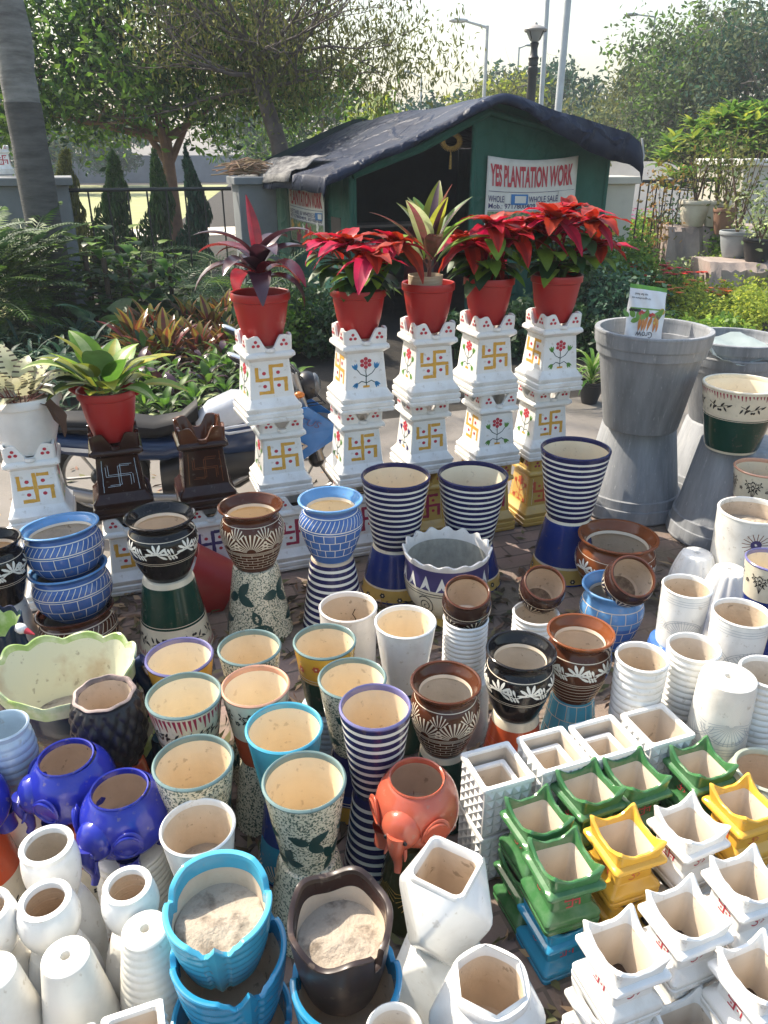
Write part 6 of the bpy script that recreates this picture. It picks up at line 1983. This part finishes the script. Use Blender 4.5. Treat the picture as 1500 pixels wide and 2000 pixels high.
ZR = tloc(ray_plane(1176, 288, A0, F2))[2]
DP = 4.2
TG = M('green_tent_cloth', (.007, .075, .05), .75, (.012, .105, .075), vs=3, bump=.3, bs=14, stretch=(1, 1, .4), dirt=.3, dirtcol=(.05, .12, .09))
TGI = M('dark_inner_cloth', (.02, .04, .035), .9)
def roofz(w):
    q = sqrt((w - WP) ** 2 + .03) - .17
    if w < WP: return ZP + (ZE - ZP) * q / WP * .98
    return ZP + (ZR - ZP) * min(q, WR - WP) / (WR - WP) - max(w - WR, 0) * .35
def cloth(name, pts, top, m, parent, nz=10, amp=.02, z0=0.0):
    mb = MB()
    rows = []
    for i in range(nz + 1):
        row = []
        for k, (w, d) in enumerate(pts):
            z = z0 + (top(w, d) - z0) * i / nz
            a = amp * sin(k * 1.9) * (1 - .5 * i / nz) + amp * .5 * sin(k * .7 + i * .5)
            row.append((w + (a if abs(pts[0][0] - pts[-1][0]) < .01 else 0), d + (a if abs(pts[0][1] - pts[-1][1]) < .01 else 0), z))
        rows.append(row)
    mb.rings(rows, m, closed=False)
    return mb.build(name, parent)
cloth('side_wall', [(0, DP * i / 40) for i in range(41)], lambda w, d: ZE + .02, TG, tent, amp=.025)
cloth('front_wall', [(WD + (WR - WD) * i / 26, 0) for i in range(27)], lambda w, d: roofz(w) + .03, TG, tent, amp=.014)
cloth('front_wall', [(.0 + .07 * i / 4, 0) for i in range(5)], lambda w, d: ZE + .02, TG, tent, amp=.01)
cloth('side_wall', [(WR, DP * i / 20) for i in range(21)], lambda w, d: ZR, TG, tent)
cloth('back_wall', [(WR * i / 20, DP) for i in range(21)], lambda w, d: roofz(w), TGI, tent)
for (w, d) in ((0, 0), (WD, -.02), (WR, 0), (0, DP)):
    p = MB(); p.tube([(w, d, 0), (w, d, (roofz(w) if w > 0 else ZE))], .032, TG, 10); p.build('post', tent)
p = MB(); p.tube([(.0, -.05, ZE - .02), (WP * .5, -.05, (ZE + ZP) / 2 - .10), (WP, -.05, ZP - .08)], .05, TG, 8); p.build('gable_beam', tent)
p = MB(); p.tube([(WP, -.05, ZP - .08), (WR, -.05, ZR)], .04, TG, 8); p.build('gable_beam', tent)
# gable cloth over the door, hanging from the beam on the long slope
TARP = M('black_blue_tarpaulin', (.008, .013, .032), .5, (.014, .022, .048), vs=2.2, bump=.9, bs=4, spec=.22, dirt=.12, dirtcol=(.22, .21, .2), detail=7)
for _n in TARP.node_tree.nodes:
    if _n.type == 'BUMP': _n.inputs['Distance'].default_value = .03; _n.inputs['Strength'].default_value = .35
def add_creases(m, scale, strength):
    n, l = m.node_tree.nodes, m.node_tree.links
    tc = n.new('ShaderNodeTexCoord'); ns = n.new('ShaderNodeTexNoise'); ns.inputs['Scale'].default_value = 2.5; ns.inputs['Detail'].default_value = 4
    l.new(tc.outputs['Object'], ns.inputs['Vector'])
    ad = n.new('ShaderNodeVectorMath'); ad.operation = 'MULTIPLY_ADD'; ad.inputs[1].default_value = (.45, .45, .45)
    l.new(ns.outputs['Color'], ad.inputs[0]); l.new(tc.outputs['Object'], ad.inputs[2])
    vo = n.new('ShaderNodeTexVoronoi'); vo.feature = 'DISTANCE_TO_EDGE'; vo.inputs['Scale'].default_value = scale
    l.new(ad.outputs[0], vo.inputs['Vector'])
    mr = n.new('ShaderNodeMapRange'); mr.inputs['From Max'].default_value = .10; mr.inputs['To Min'].default_value = 1; mr.inputs['To Max'].default_value = 0
    l.new(vo.outputs['Distance'], mr.inputs['Value'])
    bp = n.new('ShaderNodeBump'); bp.inputs['Strength'].default_value = strength; bp.inputs['Distance'].default_value = .025
    l.new(mr.outputs[0], bp.inputs['Height'])
    b = n['Principled BSDF']
    old = b.inputs['Normal'].links[0].from_socket
    l.new(old, bp.inputs['Normal']); l.new(bp.outputs[0], b.inputs['Normal'])
add_creases(TARP, 1.6, .8)
add_creases(TG, 2.2, .35)
OLDT = M('weathered_tarpaulin', (.19, .185, .18), .8, (.05, .05, .055), vs=9, mix=(.4, .6), bump=.6, bs=12, stretch=(1, .35, 1))
rr = random.Random(4)
def nz3(x, y, s=0): return (sin(3.1 * x + 1.7 * y + s) + sin(5.3 * x - 2.3 * y + 2 * s) * .6 + sin(9.1 * y + 4.1 * x) * .35 + sin(14 * x + 6 * y) * .2) / 2
mb = MB()
rows = []
NU, NV = 110, 66
WL0, WR0 = -.42, WR + .16
for j in range(NV + 1):
    q = j / NV
    d = -.38 + (DP + .5) * q
    row = []
    for i in range(NU + 1):
        w = WL0 + (WR0 - WL0) * i / NU
        z = roofz(w) + .10
        z -= .10 * sin(pi * min(max((w - WL0) / (WP - WL0), 0), 1)) ** 2 * (1 + .4 * sin(d * 2.5))
        z += .022 * nz3(w * .8, d * .8) + .008 * nz3(w * 2.3, d * 1.7, 2) - .012 * abs(sin(2.1 * w + 1.3 * d + .6 * sin(3 * d))) ** .5
        z -= .06 * (1 - math.exp(-((w - WP) / .5) ** 2)) * 0 + .035 * q * DP
        row.append((w + .02 * nz3(d, w), d + .03 * nz3(w * 1.5, d), z))
    rows.append(row)
front = []
for s_ in (1.0, .45):
    row = []
    for i, (x, y, z) in enumerate(rows[0]):
        w = WL0 + (WR0 - WL0) * i / NU
        drop = (.09 if w < WP else .09 + .25 * min((w - WP) / 1.2, 1)) + .02 * nz3(w * 1.3, 1)
        row.append((x, y - .05 + .012 * sin(i * .45) + .008 * sin(i * 1.1), z - drop * s_))
    front.append(row)
grid = front + rows
out = []
for r in grid:                                         # hanging edges on both eaves
    a, b = r[0], r[-1]
    out.append([(a[0] - .04, a[1], a[2] - .16)] + r + [(b[0] + .05, b[1], b[2] - .12)])
mb.rings(out, TARP, closed=False)
o = mb.build('roof_tarpaulin', tent, sharp=60)
sdf = o.modifiers.new('thickness', 'SOLIDIFY'); sdf.thickness = .004
mb = MB()
rows = []
for j in range(15):
    d = .9 + 3.0 * j / 14
    rows.append([(WL0 - .06 + .55 * i / 10, d + .05 * sin(i), roofz(WL0 + .55 * i / 10) + .10 + .035 * nz3(i * .3, d) - .03 * d + (.0 if i else -.1)) for i in range(11)])
mb.rings(rows, OLDT, closed=False)
o = mb.build('tarpaulin_patch', tent); sdf = o.modifiers.new('thickness', 'SOLIDIFY'); sdf.thickness = .006
rp = MB()
rp.tube([(WR0, -.40, ZR + .1), (WR0 + .05, -.42, ZR - .1), (WR0 + .02, -.42, ZR - .22)], .012, M('pale_rope', (.5, .5, .5), .8), 6)
rp.build('rope', tent)
# banners -------------------------------------------------------------
VINYL = M('vinyl_banner', (.68, .66, .62), .5, (.58, .56, .52), vs=4, dirt=.25)
PHOTO = M('printed_garden_picture', (.05, .14, .05), .5, (.28, .30, .18), vs=26, mix=(.42, .6))
BLUEP = M('sticker_blue', (.02, .17, .45), .5)
def banner(name, label, c00, c10, c01, n, o0, lines, rz, W_, H_):
    """c00 lower corner; W_ x H_ sheet; lines = (text, x, z, w, h, mat, bold, shear)"""
    root = thing(name, label, 'banner', c00, rz)
    def y(u, v): return -.012 * sin(u * 7 + v * 2) - .006 * sin(u * 17) * v - .02
    b = MB()
    N = 24
    sag = lambda u: -.05 * H_ * sin(pi * u)
    b.rings([[(W_ * i / N, y(i / N, j / 16), H_ * j / 16 + sag(i / N) * (j / 16)) for i in range(N + 1)] for j in range(17)], VINYL, closed=False)
    o = b.build('sheet', root); q = o.modifiers.new('thickness', 'SOLIDIFY'); q.thickness = .003
    def put(mb, V, F, x, z, m, off=.005):
        mb.add([(x + a, y((x + a) / W_, (z + c) / H_) - off, z + c + sag((x + a) / W_) * (z + c) / H_) for a, c in V], F, m)
    def rect(mb, x, z, w, h, m, off):
        n, k = 14, 8
        V = [(-w / 2 + w * i / n, -h / 2 + h * j / k) for j in range(k + 1) for i in range(n + 1)]
        put(mb, V, [(j * (n + 1) + i, j * (n + 1) + i + 1, (j + 1) * (n + 1) + i + 1, (j + 1) * (n + 1) + i) for j in range(k) for i in range(n)], x, z, m, off)
    pic = MB(); rect(pic, W_ / 2, H_ * .205, W_ * .95, H_ * .37, PHOTO, .004)
    r = random.Random(3)
    for k in range(16):
        cx, cz, s_ = W_ * r.uniform(.06, .94), H_ * r.uniform(.06, .36), W_ * r.uniform(.02, .05)
        V = [(s_ * cos(t) * (1 + .25 * cos(5 * t)), s_ * sin(t) * (1 + .25 * cos(5 * t))) for t in np.linspace(0, 2 * pi, 25, endpoint=False)]
        put(pic, V, [tuple(range(25))], cx, cz, r.choice([PRED, PWHITE, PGOLD, PCRIM, PGREEN]), .0065)
    pic.build('printed_picture', root)
    t = MB()
    for (txt, x, z, w, h, m, bold, sh) in lines:
        V, F = text_faces(txt, w * W_, h * H_, bold, sh)
        put(t, V, F, x * W_, z * H_, m)
    for zz in (.62, .40): rect(t, W_ / 2, H_ * zz, W_ * .95, .006, PNAVY, .005)
    t.build('lettering', root)
    for (x, z, w, h, m) in o0:
        s = MB(); rect(s, x * W_, z * H_, w * W_, h * H_, m, .007 if m is not VINYL else .009); s.build('sticker', root)
fl = tloc(ray_plane(944, 400, A0, F2)); fr = tloc(ray_plane(1117, 400, A0, F2)); ftp = tloc(ray_plane(944, 304, A0, F2)); fb = tloc(ray_plane(944, 478, A0, F2))
W_ = fr[0] - fl[0]; H_ = ftp[2] - fb[2]
c = A0 + F1 * fl[0] - F2 * .02
banner('vinyl_banner', 'white vinyl banner with red plantation work lettering and phone numbers', (c.x, c.y, fb[2]), None, None, None,
       [(.235, .535, .055, .10, VINYL), (.375, .535, .19, .125, BLUEP), (.385, .535, .125, .085, VINYL), (.875, .56, .15, .12, VINYL)],
       [('YES PLANTATION WORK', .49, .80, .92, .25, PRED, .035, -.12), ('WHOLE S', .13, .535, .21, .075, PNAVY, .01, 0), ('WHOLE SALE', .64, .535, .32, .075, PNAVY, .01, 0), ('Mob.: 9717800409, 8510085008', .49, .45, .92, .068, PNAVY, .012, 0)], TR, W_, H_)
bl_ = tloc(ray_plane(577, 480, A0, F1)); br_ = tloc(ray_plane(644, 490, A0, F1)); btp = tloc(ray_plane(644, 364, A0, F1))
c = A0 + F2 * bl_[1] - F1 * .03
banner('vinyl_banner', 'creased white banner seen edgewise on the shaded side wall', (c.x, c.y, br_[2]), None, None, None, [(.86, .53, .2, .12, BLUEP), (.9, .53, .1, .08, VINYL)],
       [('PLANTATION WORK', .5, .79, .92, .27, PRED, .03, 0), ('RETAIL & WHOLE SALE', .45, .535, .8, .075, PNAVY, .01, 0), ('9717800409, 8510085008', .5, .45, .9, .068, PNAVY, .01, 0)], TR - pi / 2, bl_[1] - br_[1], btp[2] - br_[2])
# gold ornament in the doorway
og = tloc(ray_plane(881, 276, A0 + F2 * .1, F2))
c = A0 + F1 * og[0] + F2 * .1
orn = thing('hanging_ornament', 'round gold wreath with a tassel hanging in the tent doorway', 'ornament', (c.x, c.y, og[2]), TR)
GOLDM = M('gold_braid', (.42, .26, .05), .5, (.2, .12, .03), vs=60, metal=.2)
b = MB()
for k in range(40):
    a = 2 * pi * k / 40
    leaf(b, (.10 * cos(a), -.01, .075 * sin(a)), 0 if cos(a) > 0 else pi, 0, .001, .001, 0, GOLDM, n=2)
    b.tube([(.085 * cos(a), 0, .062 * sin(a)), (.15 * cos(a + .15), -.01, .112 * sin(a + .15))], [.012, .004], GOLDM, 5)
b.tube([(.09 * cos(t), 0, .066 * sin(t)) for t in np.linspace(0, 2 * pi, 30)], .014, GOLDM, 6)
b.build('wreath', orn)
b = MB(); b.tube([(0, 0, -.1), (0, 0, -.17), (0, 0, -.30)], [.006, .014, .018], GOLDM, 8); b.build('tassel', orn)
b = MB(); b.tube([(0, 0, .07), (0, 0, .30)], .003, GOLDM, 5); b.build('cord', orn)
# things inside the doorway
def inside(w, d, z): q = A0 + F1 * w + F2 * d; return (q.x, q.y, z)
sh = thing('wooden_shelf', 'dark shelf of boxes and bottles inside the tent doorway', 'shelf', inside(.62, .55, 0), TR)
WD1 = M('dark_wood', (.08, .06, .05), .7)
for z in (.45, .85, 1.2):
    b = MB(); b.box((0, 0, z), (.6, .18, .015), WD1); b.build('board', sh)
for s_ in (-1, 1):
    b = MB(); b.box((s_ * .61, 0, .65), (.015, .18, .65), WD1); b.build('upright', sh)
r = random.Random(6)
cl_ = [M('tan_box', (.34, .24, .15)), M('red_box', (.3, .04, .04)), M('white_box', (.5, .5, .47)), M('green_bottle', (.35, .42, .06))]
for k in range(11):
    x = -.52 + .1 * k
    hh = r.uniform(.08, .14)
    q = inside(.62 + x, .52, .867)
    if k % 3 == 2:
        b = MB(); b.lathe([(.028, 0), (.03, hh), (.012, hh + .03), (.012, hh + .05)], r.choice(cl_), 14); b.disc(.012, hh + .05, cl_[2], 10); nm = 'bottle'
    else:
        b = MB(); sq_loft(b, [(.04, 0), (.04, hh), (.036, hh + .002)], .005, r.choice(cl_)); b.cap(rsq(.036, .005, hh + .002), r.choice(cl_)); nm = 'carton'
    tag(b.build(nm, loc=q, rz=TR), 'small carton or bottle on the dark shelf inside the tent', nm, group='cartons and bottles on the tent shelf')
chm = M('dark_red_cloth', (.22, .02, .03), .8)
ch = thing('cloth_bundle', 'dark red cloth heap inside the doorway beside the door post', 'cloth', inside(1.30, .9, 0), TR)
b = MB(); b.ell((0, 0, .62), (.24, .2, .66), chm, fun=lambda q: q * (1 + .08 * sin(9 * q.x + 7 * q.z))); b.build('cloth', ch)

# ------------------------------------------------------------------ poles and lamps
STEELW = M('pale_painted_pole', (.52, .55, .56), .5)
GALV = M('galvanised_pole', (.42, .44, .45), .5)
def pole(px0, py0, px1, py1, Y, r, label, top=4.5):
    a = at_y(px0, py0, Y); b = at_y(px1, py1, Y)
    k = (a[0] - b[0]) / (a[2] - b[2])
    x0 = b[0] - k * b[2]
    root = thing('utility_pole', label, 'pole', (x0, Y, 0))
    m = MB(); H = a[2] + top; m.tube([(0, 0, 0), (k * H * .5, 0, H * .5), (k * H, 0, H)], [r, r * .95, r * .85], STEELW, 14); m.build('shaft', root)
    m = MB(); m.lathe([(r * 1.8, 0), (r * 1.8, .05), (r * 1.2, .08), (r, .25)], STEELW, 16); m.build('base', root)
pole(1109, 0, 1089, 228, 13.0, .055, 'thicker pale pole rising out of view behind the tent')
pole(1069, 0, 1056, 215, 15.0, .042, 'thinner pale pole beside the black lamp post')
def lamp_post():
    Y = 14.0
    a = at_y(1047, 47, Y)
    root = thing('lamp_post', 'black fluted lamp post with a hat shaped lantern', 'street lamp', (a[0], Y, 0))
    H = a[2]
    pm = M('black_cast_iron', (.025, .027, .03), .45)
    zr = lambda py: at_y(1047, py, Y)[2]
    b = MB(); b.lathe([(.16, 0), (.16, .3), (.09, .5), (.075, zr(200)), (.07, zr(150)), (.085, zr(140)), (.085, zr(132)), (.07, zr(130)), (.08, zr(124)), (.07, zr(120)), (.085, zr(113)), (.06, zr(108)), (.052, zr(95)), (.07, zr(84)), (.05, zr(82))], pm, 20); b.build('shaft', root)
    b = MB(); b.lathe([(.05, zr(82)), (.085, zr(78)), (.15, zr(60))], M('clear_lamp_glass', (.6, .62, .62), .1, transl=.5), 20); b.build('glass', root)
    b = MB(); b.lathe([(.17, zr(62)), (.18, zr(58)), (.165, zr(55)), (.08, zr(50)), (.03, zr(48)), (.02, zr(44)), (1e-4, zr(43))], M('lamp_hat', (.32, .3, .28), .5), 24); b.build('hat', root)
    for k in range(4):
        t = pi / 4 + k * pi / 2
        b = MB(); b.tube([(.085 * cos(t), .085 * sin(t), zr(78)), (.155 * cos(t), .155 * sin(t), zr(60))], .007, pm, 5); b.build('lantern_bar', root)
lamp_post()
def street_lamp(px, pyt, pxa, pya, Y, label, r=.06):
    a = at_y(px, pyt, Y); b = at_y(pxa, pya, Y)
    root = thing('street_lamp', label, 'street lamp', (a[0], Y, 0))
    m = MB(); m.tube([(0, 0, 0), (0, 0, a[2])], [r * 1.3, r * .8], GALV, 10); m.build('pole', root)
    m = MB(); m.tube([(0, 0, a[2] - .05), (b[0] - a[0], 0, b[2])], [r * .7, r * .5], GALV, 8); m.build('arm', root)
    m = MB(); m.ell((b[0] - a[0] - .15 * (1 if b[0] < a[0] else -1), 0, b[2]), (.3, .12, .07), GALV); m.build('lamp_head', root)
street_lamp(952, 50, 905, 40, 27, 'tall street lamp with one arm above the tent roof')
street_lamp(823, 150, 800, 140, 45, 'thin distant street lamp beside the bare tree twigs', .06)
street_lamp(1014, 92, 1030, 88, 50, 'thin distant street lamp left of the lantern'.replace('left of', 'close to'), .06)
street_lamp(1280, 30, 1240, 28, 36, 'thin street lamp among the far dusty trees', .05)

# ------------------------------------------------------------------ motorcycle
def motorcycle():
    px, Y = 392, 4.30
    x0 = at_y(px, 850, Y)[0]
    root = thing('motorcycle', 'parked blue and white motorcycle behind the pedestal planters', 'motorcycle', (x0, Y, .017), radians(13))
    BLU = M('bike_dark_blue', (.012, .03, .085), .3, coat=.2); BLU2 = M('bike_bright_blue', (.015, .13, .40), .3, coat=.3); WHT = M('bike_white', (.5, .53, .58), .25, coat=.2); GRY = M('bike_seat_grey', (.014, .014, .016), .6, spec=.2)
    DRK = M('bike_black', (.015, .015, .017), .4); SIL = M('bike_silver', (.3, .3, .3), .35, metal=.8); CRM = M('bike_cream', (.5, .42, .34), .4, dirt=.3)
    RUB = M('tyre_rubber', (.02, .02, .02), .85, bump=.3)
    for X in (-.60, .68):
        w = MB()
        w.tube([(X + .245 * cos(t), 0, .27 + .245 * sin(t)) for t in np.linspace(0, 2 * pi, 33)], .042, RUB, 10, False)
        wo_ = w.build('wheel', root)
        r = MB(); r.tube([(X + .20 * cos(t), 0, .27 + .20 * sin(t)) for t in np.linspace(0, 2 * pi, 33)], .014, SIL, 8, False)
        for k in range(6):
            r.tube([(X, 0, .27), (X + .2 * cos(k * pi / 3), 0, .27 + .2 * sin(k * pi / 3))], .009, SIL, 5)
        r.ell((X, 0, .27), (.05, .06, .05), DRK)
        r.build('wheel_rim', wo_)
        g = MB(); g.rings([[(X + .30 * cos(t), q, .27 + .30 * sin(t) - abs(q) * .4) for t in np.linspace(.2, pi - .4, 16)] for q in (-.06, 0, .06)], DRK, closed=False); g.build('mudguard', root)
    def hull(name, stn, m, seg=16, power=.75):
        """stations (x, zlow, zhigh, halfwidth)"""
        b = MB(); R = []
        for x, zl, zh, hw in stn:
            R.append([(x, hw * abs(cos(t)) ** power * (1 if cos(t) > 0 else -1), (zl + zh) / 2 + (zh - zl) / 2 * abs(sin(t)) ** power * (1 if sin(t) > 0 else -1)) for t in np.linspace(0, 2 * pi, seg, endpoint=False)])
        b.rings(R, m); b.cap(R[0], m); b.cap(R[-1], m, True)
        return b.build(name, root)
    hull('seat', [(-.86, .61, .66, .05), (-.78, .57, .67, .10), (-.5, .53, .65, .13), (-.25, .50, .60, .12), (-.1, .52, .62, .10), (.0, .58, .70, .06)], GRY)
    hull('tail_panel', [(-.95, .56, .60, .03), (-.8, .45, .575, .11), (-.5, .38, .54, .14), (-.2, .36, .50, .13), (-.02, .40, .5, .1)], BLU)
    for sg in (-1, 1):
        b = MB(); b.add([(-.80, sg * .132, .52), (-.55, sg * .150, .485), (-.50, sg * .150, .455), (-.74, sg * .132, .485)], [(0, 1, 2, 3)], WHT); b.build('side_stripe', root)
        b = MB(); b.tube([(-.92, sg * .09, .62), (-.6, sg * .12, .60)], .008, DRK, 6); b.build('grab_rail', root)
    hull('fuel_tank', [(-.02, .50, .60, .05), (.06, .48, .68, .10), (.2, .48, .735, .13), (.34, .52, .72, .11), (.44, .56, .66, .05)], WHT)
    hull('tank_shroud', [(-.02, .40, .53, .10), (.15, .36, .58, .165), (.38, .38, .62, .17), (.5, .46, .6, .12)], BLU)
    for sg in (-1, 1):
        b = MB(); b.tube([(.08, sg * .172, .56), (.30, sg * .182, .585), (.32, sg * .182, .555), (.16, sg * .178, .535), (.08, sg * .172, .56)], .008, WHT, 6); b.build('shroud_emblem', root)
        b = MB(); b.add([(.40, sg * .15, .62), (.62, sg * .165, .66), (.80, sg * .15, .52), (.76, sg * .15, .44), (.58, sg * .165, .34), (.46, sg * .16, .28), (.44, sg * .15, .46)], [(0, 1, 2, 3, 4, 5, 6)], BLU2)
        o = b.build('front_panel', root, smooth=False); q = o.modifiers.new('thickness', 'SOLIDIFY'); q.thickness = .012
        V, F = text_faces('FICUS', .19, .04, .004, .25)
        b = MB(); b.add([(.60 + a * cos(-.35) - c * sin(-.35), -.182, .575 + a * sin(-.35) + c * cos(-.35)) for a, c in V], F, PNAVY)
        if sg == -1: b.build('panel_lettering', o)
        b = MB(); b.tube([(.47, sg * .175, .42), (.56, sg * .183, .45), (.60, sg * .183, .43), (.50, sg * .178, .36), (.47, sg * .175, .42)], .010, CRM, 6); b.build('panel_emblem', root)
        b = MB(); b.tube([(.56, sg * .09, .84), (.70, sg * .09, .30)], [.018, .022], SIL, 10); b.build('fork_tube', root)
        b = MB(); b.tube([(.52, sg * .10, .86), (.50, sg * .22, .93), (.44, sg * .36, .92)], .012, DRK, 8); b.build('handlebar', root)
        b = MB(); b.tube([(.47, sg * .30, .925), (.42, sg * .42, .915)], .02, DRK, 10); b.build('grip', root)
        b = MB(); b.tube([(.49, sg * .27, .93), (.40, sg * .34, 1.0), (.30, sg * .36, 1.01)], .006, DRK, 6); b.build('mirror_stalk', root)
        b = MB(); rot = Matrix.Rotation(.5, 3, 'Y')
        b.ell((.25, sg * .37, 1.0), (.075, .055, .022), DRK, rot); mo = b.build('mirror', root)
        b = MB(); b.ell((.244, sg * .37, 1.013), (.066, .048, .014), M('mirror_glass', (.75, .78, .8), .12, metal=.6), rot); b.build('mirror_glass', mo)
        b = MB(); b.tube([(.57, sg * .1, .74), (.57, sg * .19, .745)], .008, DRK, 6); b.ell((.57, sg * .21, .745), (.03, .022, .02), M('amber_lens', (.5, .16, .02), .3)); b.build('indicator', root)
    b = MB(); b.tube([(.52, -.11, .86), (.52, .11, .86)], .013, DRK, 8); b.build('handlebar_clamp', root)
    b = MB(); b.box((.47, -.2, .945), (.022, .03, .022), M('switch_red', (.5, .03, .02), .4)); b.build('switch', root)
    b = MB(); b.ell((.64, 0, .74), (.075, .085, .085), DRK); b.build('headlight_shell', root)
    b = MB(); b.ell((.685, 0, .74), (.04, .073, .073), M('headlight_glass', (.10, .11, .12), .12, coat=.2)); b.build('headlight', root)
    rr = random.Random(2)
    for k in range(6):
        b = MB(); b.tube([(.5, rr.uniform(-.2, .2), .9), (.60 + .03 * k, rr.uniform(-.12, .0), .82 - .04 * k), (.5, rr.uniform(-.1, .1), .6)], .006, DRK, 5); b.build('cable', root)
    hull('engine', [(-.25, .14, .34, .1), (0, .12, .42, .14), (.2, .14, .42, .12), (.32, .2, .4, .06)], DRK)
    b = MB(); b.tube([(.25, -.12, .25), (.0, -.15, .14), (-.6, -.16, .2), (-.85, -.16, .28)], [.02, .022, .04, .04], SIL, 10); b.build('exhaust', root)
    b = MB(); b.tube([(-.1, -.12, .2), (-.18, -.26, .0)], .01, DRK, 6); b.build('side_stand', root)
    hull('lower_fairing', [(-.1, .2, .36, .12), (.15, .2, .44, .17), (.45, .24, .44, .15), (.55, .3, .42, .1)], DRK)
motorcycle()

# ------------------------------------------------------------------ seed packet in the big tub, sheet in the rear tub
def packet():
    x, y, t = at(1262, 632, 1.13)
    root = thing('seed_packet', 'white and green foil packet with vegetables printed on it, standing upside down', 'packet', (x, y + .02, .96), radians(4), None, (radians(-10), radians(3), radians(4)))
    Wd, H = .225, .36
    FOIL = M('white_foil', (.78, .79, .8), .3, (.66, .67, .69), vs=6, bump=.15, bs=9); GRN = M('packet_green', (.13, .34, .04), .4)
    def th(u, v): return .028 * (max(sin(pi * min(max(u, 0), 1)), 0) ** .6) * (max(sin(pi * min(max(v, 0), 1)), 0) ** .5) + .001
    n = 16
    b = MB()
    for sg in (-1, 1):
        R = [[(Wd * (i / n - .5) * (1 - .03 * j / n), sg * th(i / n, j / n) + .006 * sin(i + j * .8), H * j / n + .02 * (1 - i / n) * (j / n)) for i in range(n + 1)] for j in range(n + 1)]
        b.rings(R, FOIL, closed=False, mats=[FOIL] * (n - 1) + [GRN])
    b.build('pouch', root)
    def f(a, z, off):
        u, v = a / Wd + .5, z / H
        return (a * (1 - .03 * v), -th(u, v) + .006 * sin(u * n + v * n * .8) - off - .0012, z + .02 * (1 - u) * v)
    b = MB(); d = Dec(b, f)
    cr = M('print_orange', (.6, .22, .06)); gr = M('print_green', (.16, .34, .06)); rd = M('print_red', (.5, .05, .04)); br = M('print_brown', (.15, .09, .05)); yl = M('print_yellow', (.6, .42, .08))
    rr = random.Random(2)
    for k in range(9): d.leaf(-.10 + .012 * k, .16 + rr.uniform(0, .03), rr.uniform(.3, 2.6), .05, .026, gr)
    for k in range(6): d.leaf(-.04 + .022 * k, .20, -1.6 + rr.uniform(-.2, .2), .085, .018, cr)
    for k in range(8): d.dot(-.045 + .012 * k, .212 + rr.uniform(-.008, .008), .010, rd)
    for k in range(7): d.leaf(.02 + .01 * k, .19, .7 + .1 * k, .06, .012, gr)
    d.dot(.07, .20, .016, br); d.dot(.055, .175, .02, yl); d.dot(.09, .23, .018, yl)
    d.stroke([(-.1, .235), (.1, .238)], .008, gr)
    for k in range(5): d.dot(-.095 + .012 * k, .225, .009, PBLACK)
    b.build('printed_vegetables', root)
    b = MB(); d = Dec(b, f)
    def word(txt, x, z, w, h, m, bold=.01):
        V, F = text_faces(txt, w, h, bold)
        b.add([f(x - p, z - q, .0016) for p, q in V], F, m)           # turned half round: the packet stands on its head
    word('Grow', -.005, .098, .10, .035, M('print_grey', (.16, .16, .17)))
    word('704', .02, .05, .14, .05, PBLACK, .05)
    word('for agriculture use', -.045, .29, .11, .013, PBLACK)
    word('not for food', -.045, .31, .07, .012, PBLACK)
    b.build('lettering', root)
packet()
ps = MB()
rows = []
for i in range(9):
    rows.append([(-.2 + .05 * i + .01 * sin(j * 2 + i), -.24 + .055 * j, .02 * sin(i * 1.3 + j) + .012 * j + (.05 if i == 0 else 0)) for j in range(8)])
ps.rings(rows, M('milky_plastic_sheet', (.5, .58, .56), .3, transl=.4), closed=False)
tag(ps.build('plastic_sheet', loc=(g3x - .05, g3y - .05, .895)), 'crumpled milky plastic sheet lying in the upper nested grey tub', 'plastic sheet')

# ------------------------------------------------------------------ leaf litter
r = np.random.default_rng(5)
N = 14000
P = np.stack([r.uniform(-2.4, 2.6, N), r.uniform(.7, 5.0, N), r.uniform(.014, .03, N)], 1)
nzv = np.sin(P[:, 0] * 3.1 + 1) * np.sin(P[:, 1] * 2.7) + .5 * np.sin(P[:, 0] * 7 + P[:, 1] * 5)
P = P[(nzv + r.random(N) * 1.6 > .25) & ((P[:, 1] < 3.4) | (r.random(N) < .12))]
LT = [leafm('dry_brown_litter', (.16, .10, .06), transl=.1, rough=.8, island=.5), leafm('dark_litter', (.06, .045, .03), transl=.05, rough=.85, island=.5), leafm('olive_litter', (.12, .12, .05), transl=.1, rough=.8, island=.4), leafm('tan_litter', (.34, .25, .14), transl=.1, rough=.8, island=.4)]
o = cloud('leaf_litter', P, .075, LT[0], None, asp=.42, droop=0, seed=4, mats=LT)
o.scale = (1, 1, 1)
V = np.empty(len(o.data.vertices) * 3); o.data.vertices.foreach_get('co', V); V = V.reshape(-1, 4, 3)
cz = V[:, :, 2].mean(1, keepdims=True)
V[:, :, 2] = np.maximum(cz + (V[:, :, 2] - cz) * .3, .012)
o.data.vertices.foreach_set('co', V.reshape(-1)); o.data.update()
tag(o, kind='stuff')
lawn_r = np.random.default_rng(6)

# ------------------------------------------------------------------ labels for plants that look alike, then the haze
hz = MB(); hz.box((0, 195, 9), (262, 227, 10.2), None)
hm = bpy.data.materials.new('pale_haze'); hm.use_nodes = True
hm.node_tree.nodes.clear()
pv = hm.node_tree.nodes.new('ShaderNodeVolumePrincipled'); pv.inputs['Density'].default_value = .0016; pv.inputs['Color'].default_value = (.86, .91, 1.0, 1); pv.inputs['Anisotropy'].default_value = 0
ou = hm.node_tree.nodes.new('ShaderNodeOutputMaterial'); hm.node_tree.links.new(pv.outputs[0], ou.inputs['Volume'])
hz.m = [hm] * len(hz.m)
ho = hz.build('haze', smooth=False); tag(ho, kind='stuff')
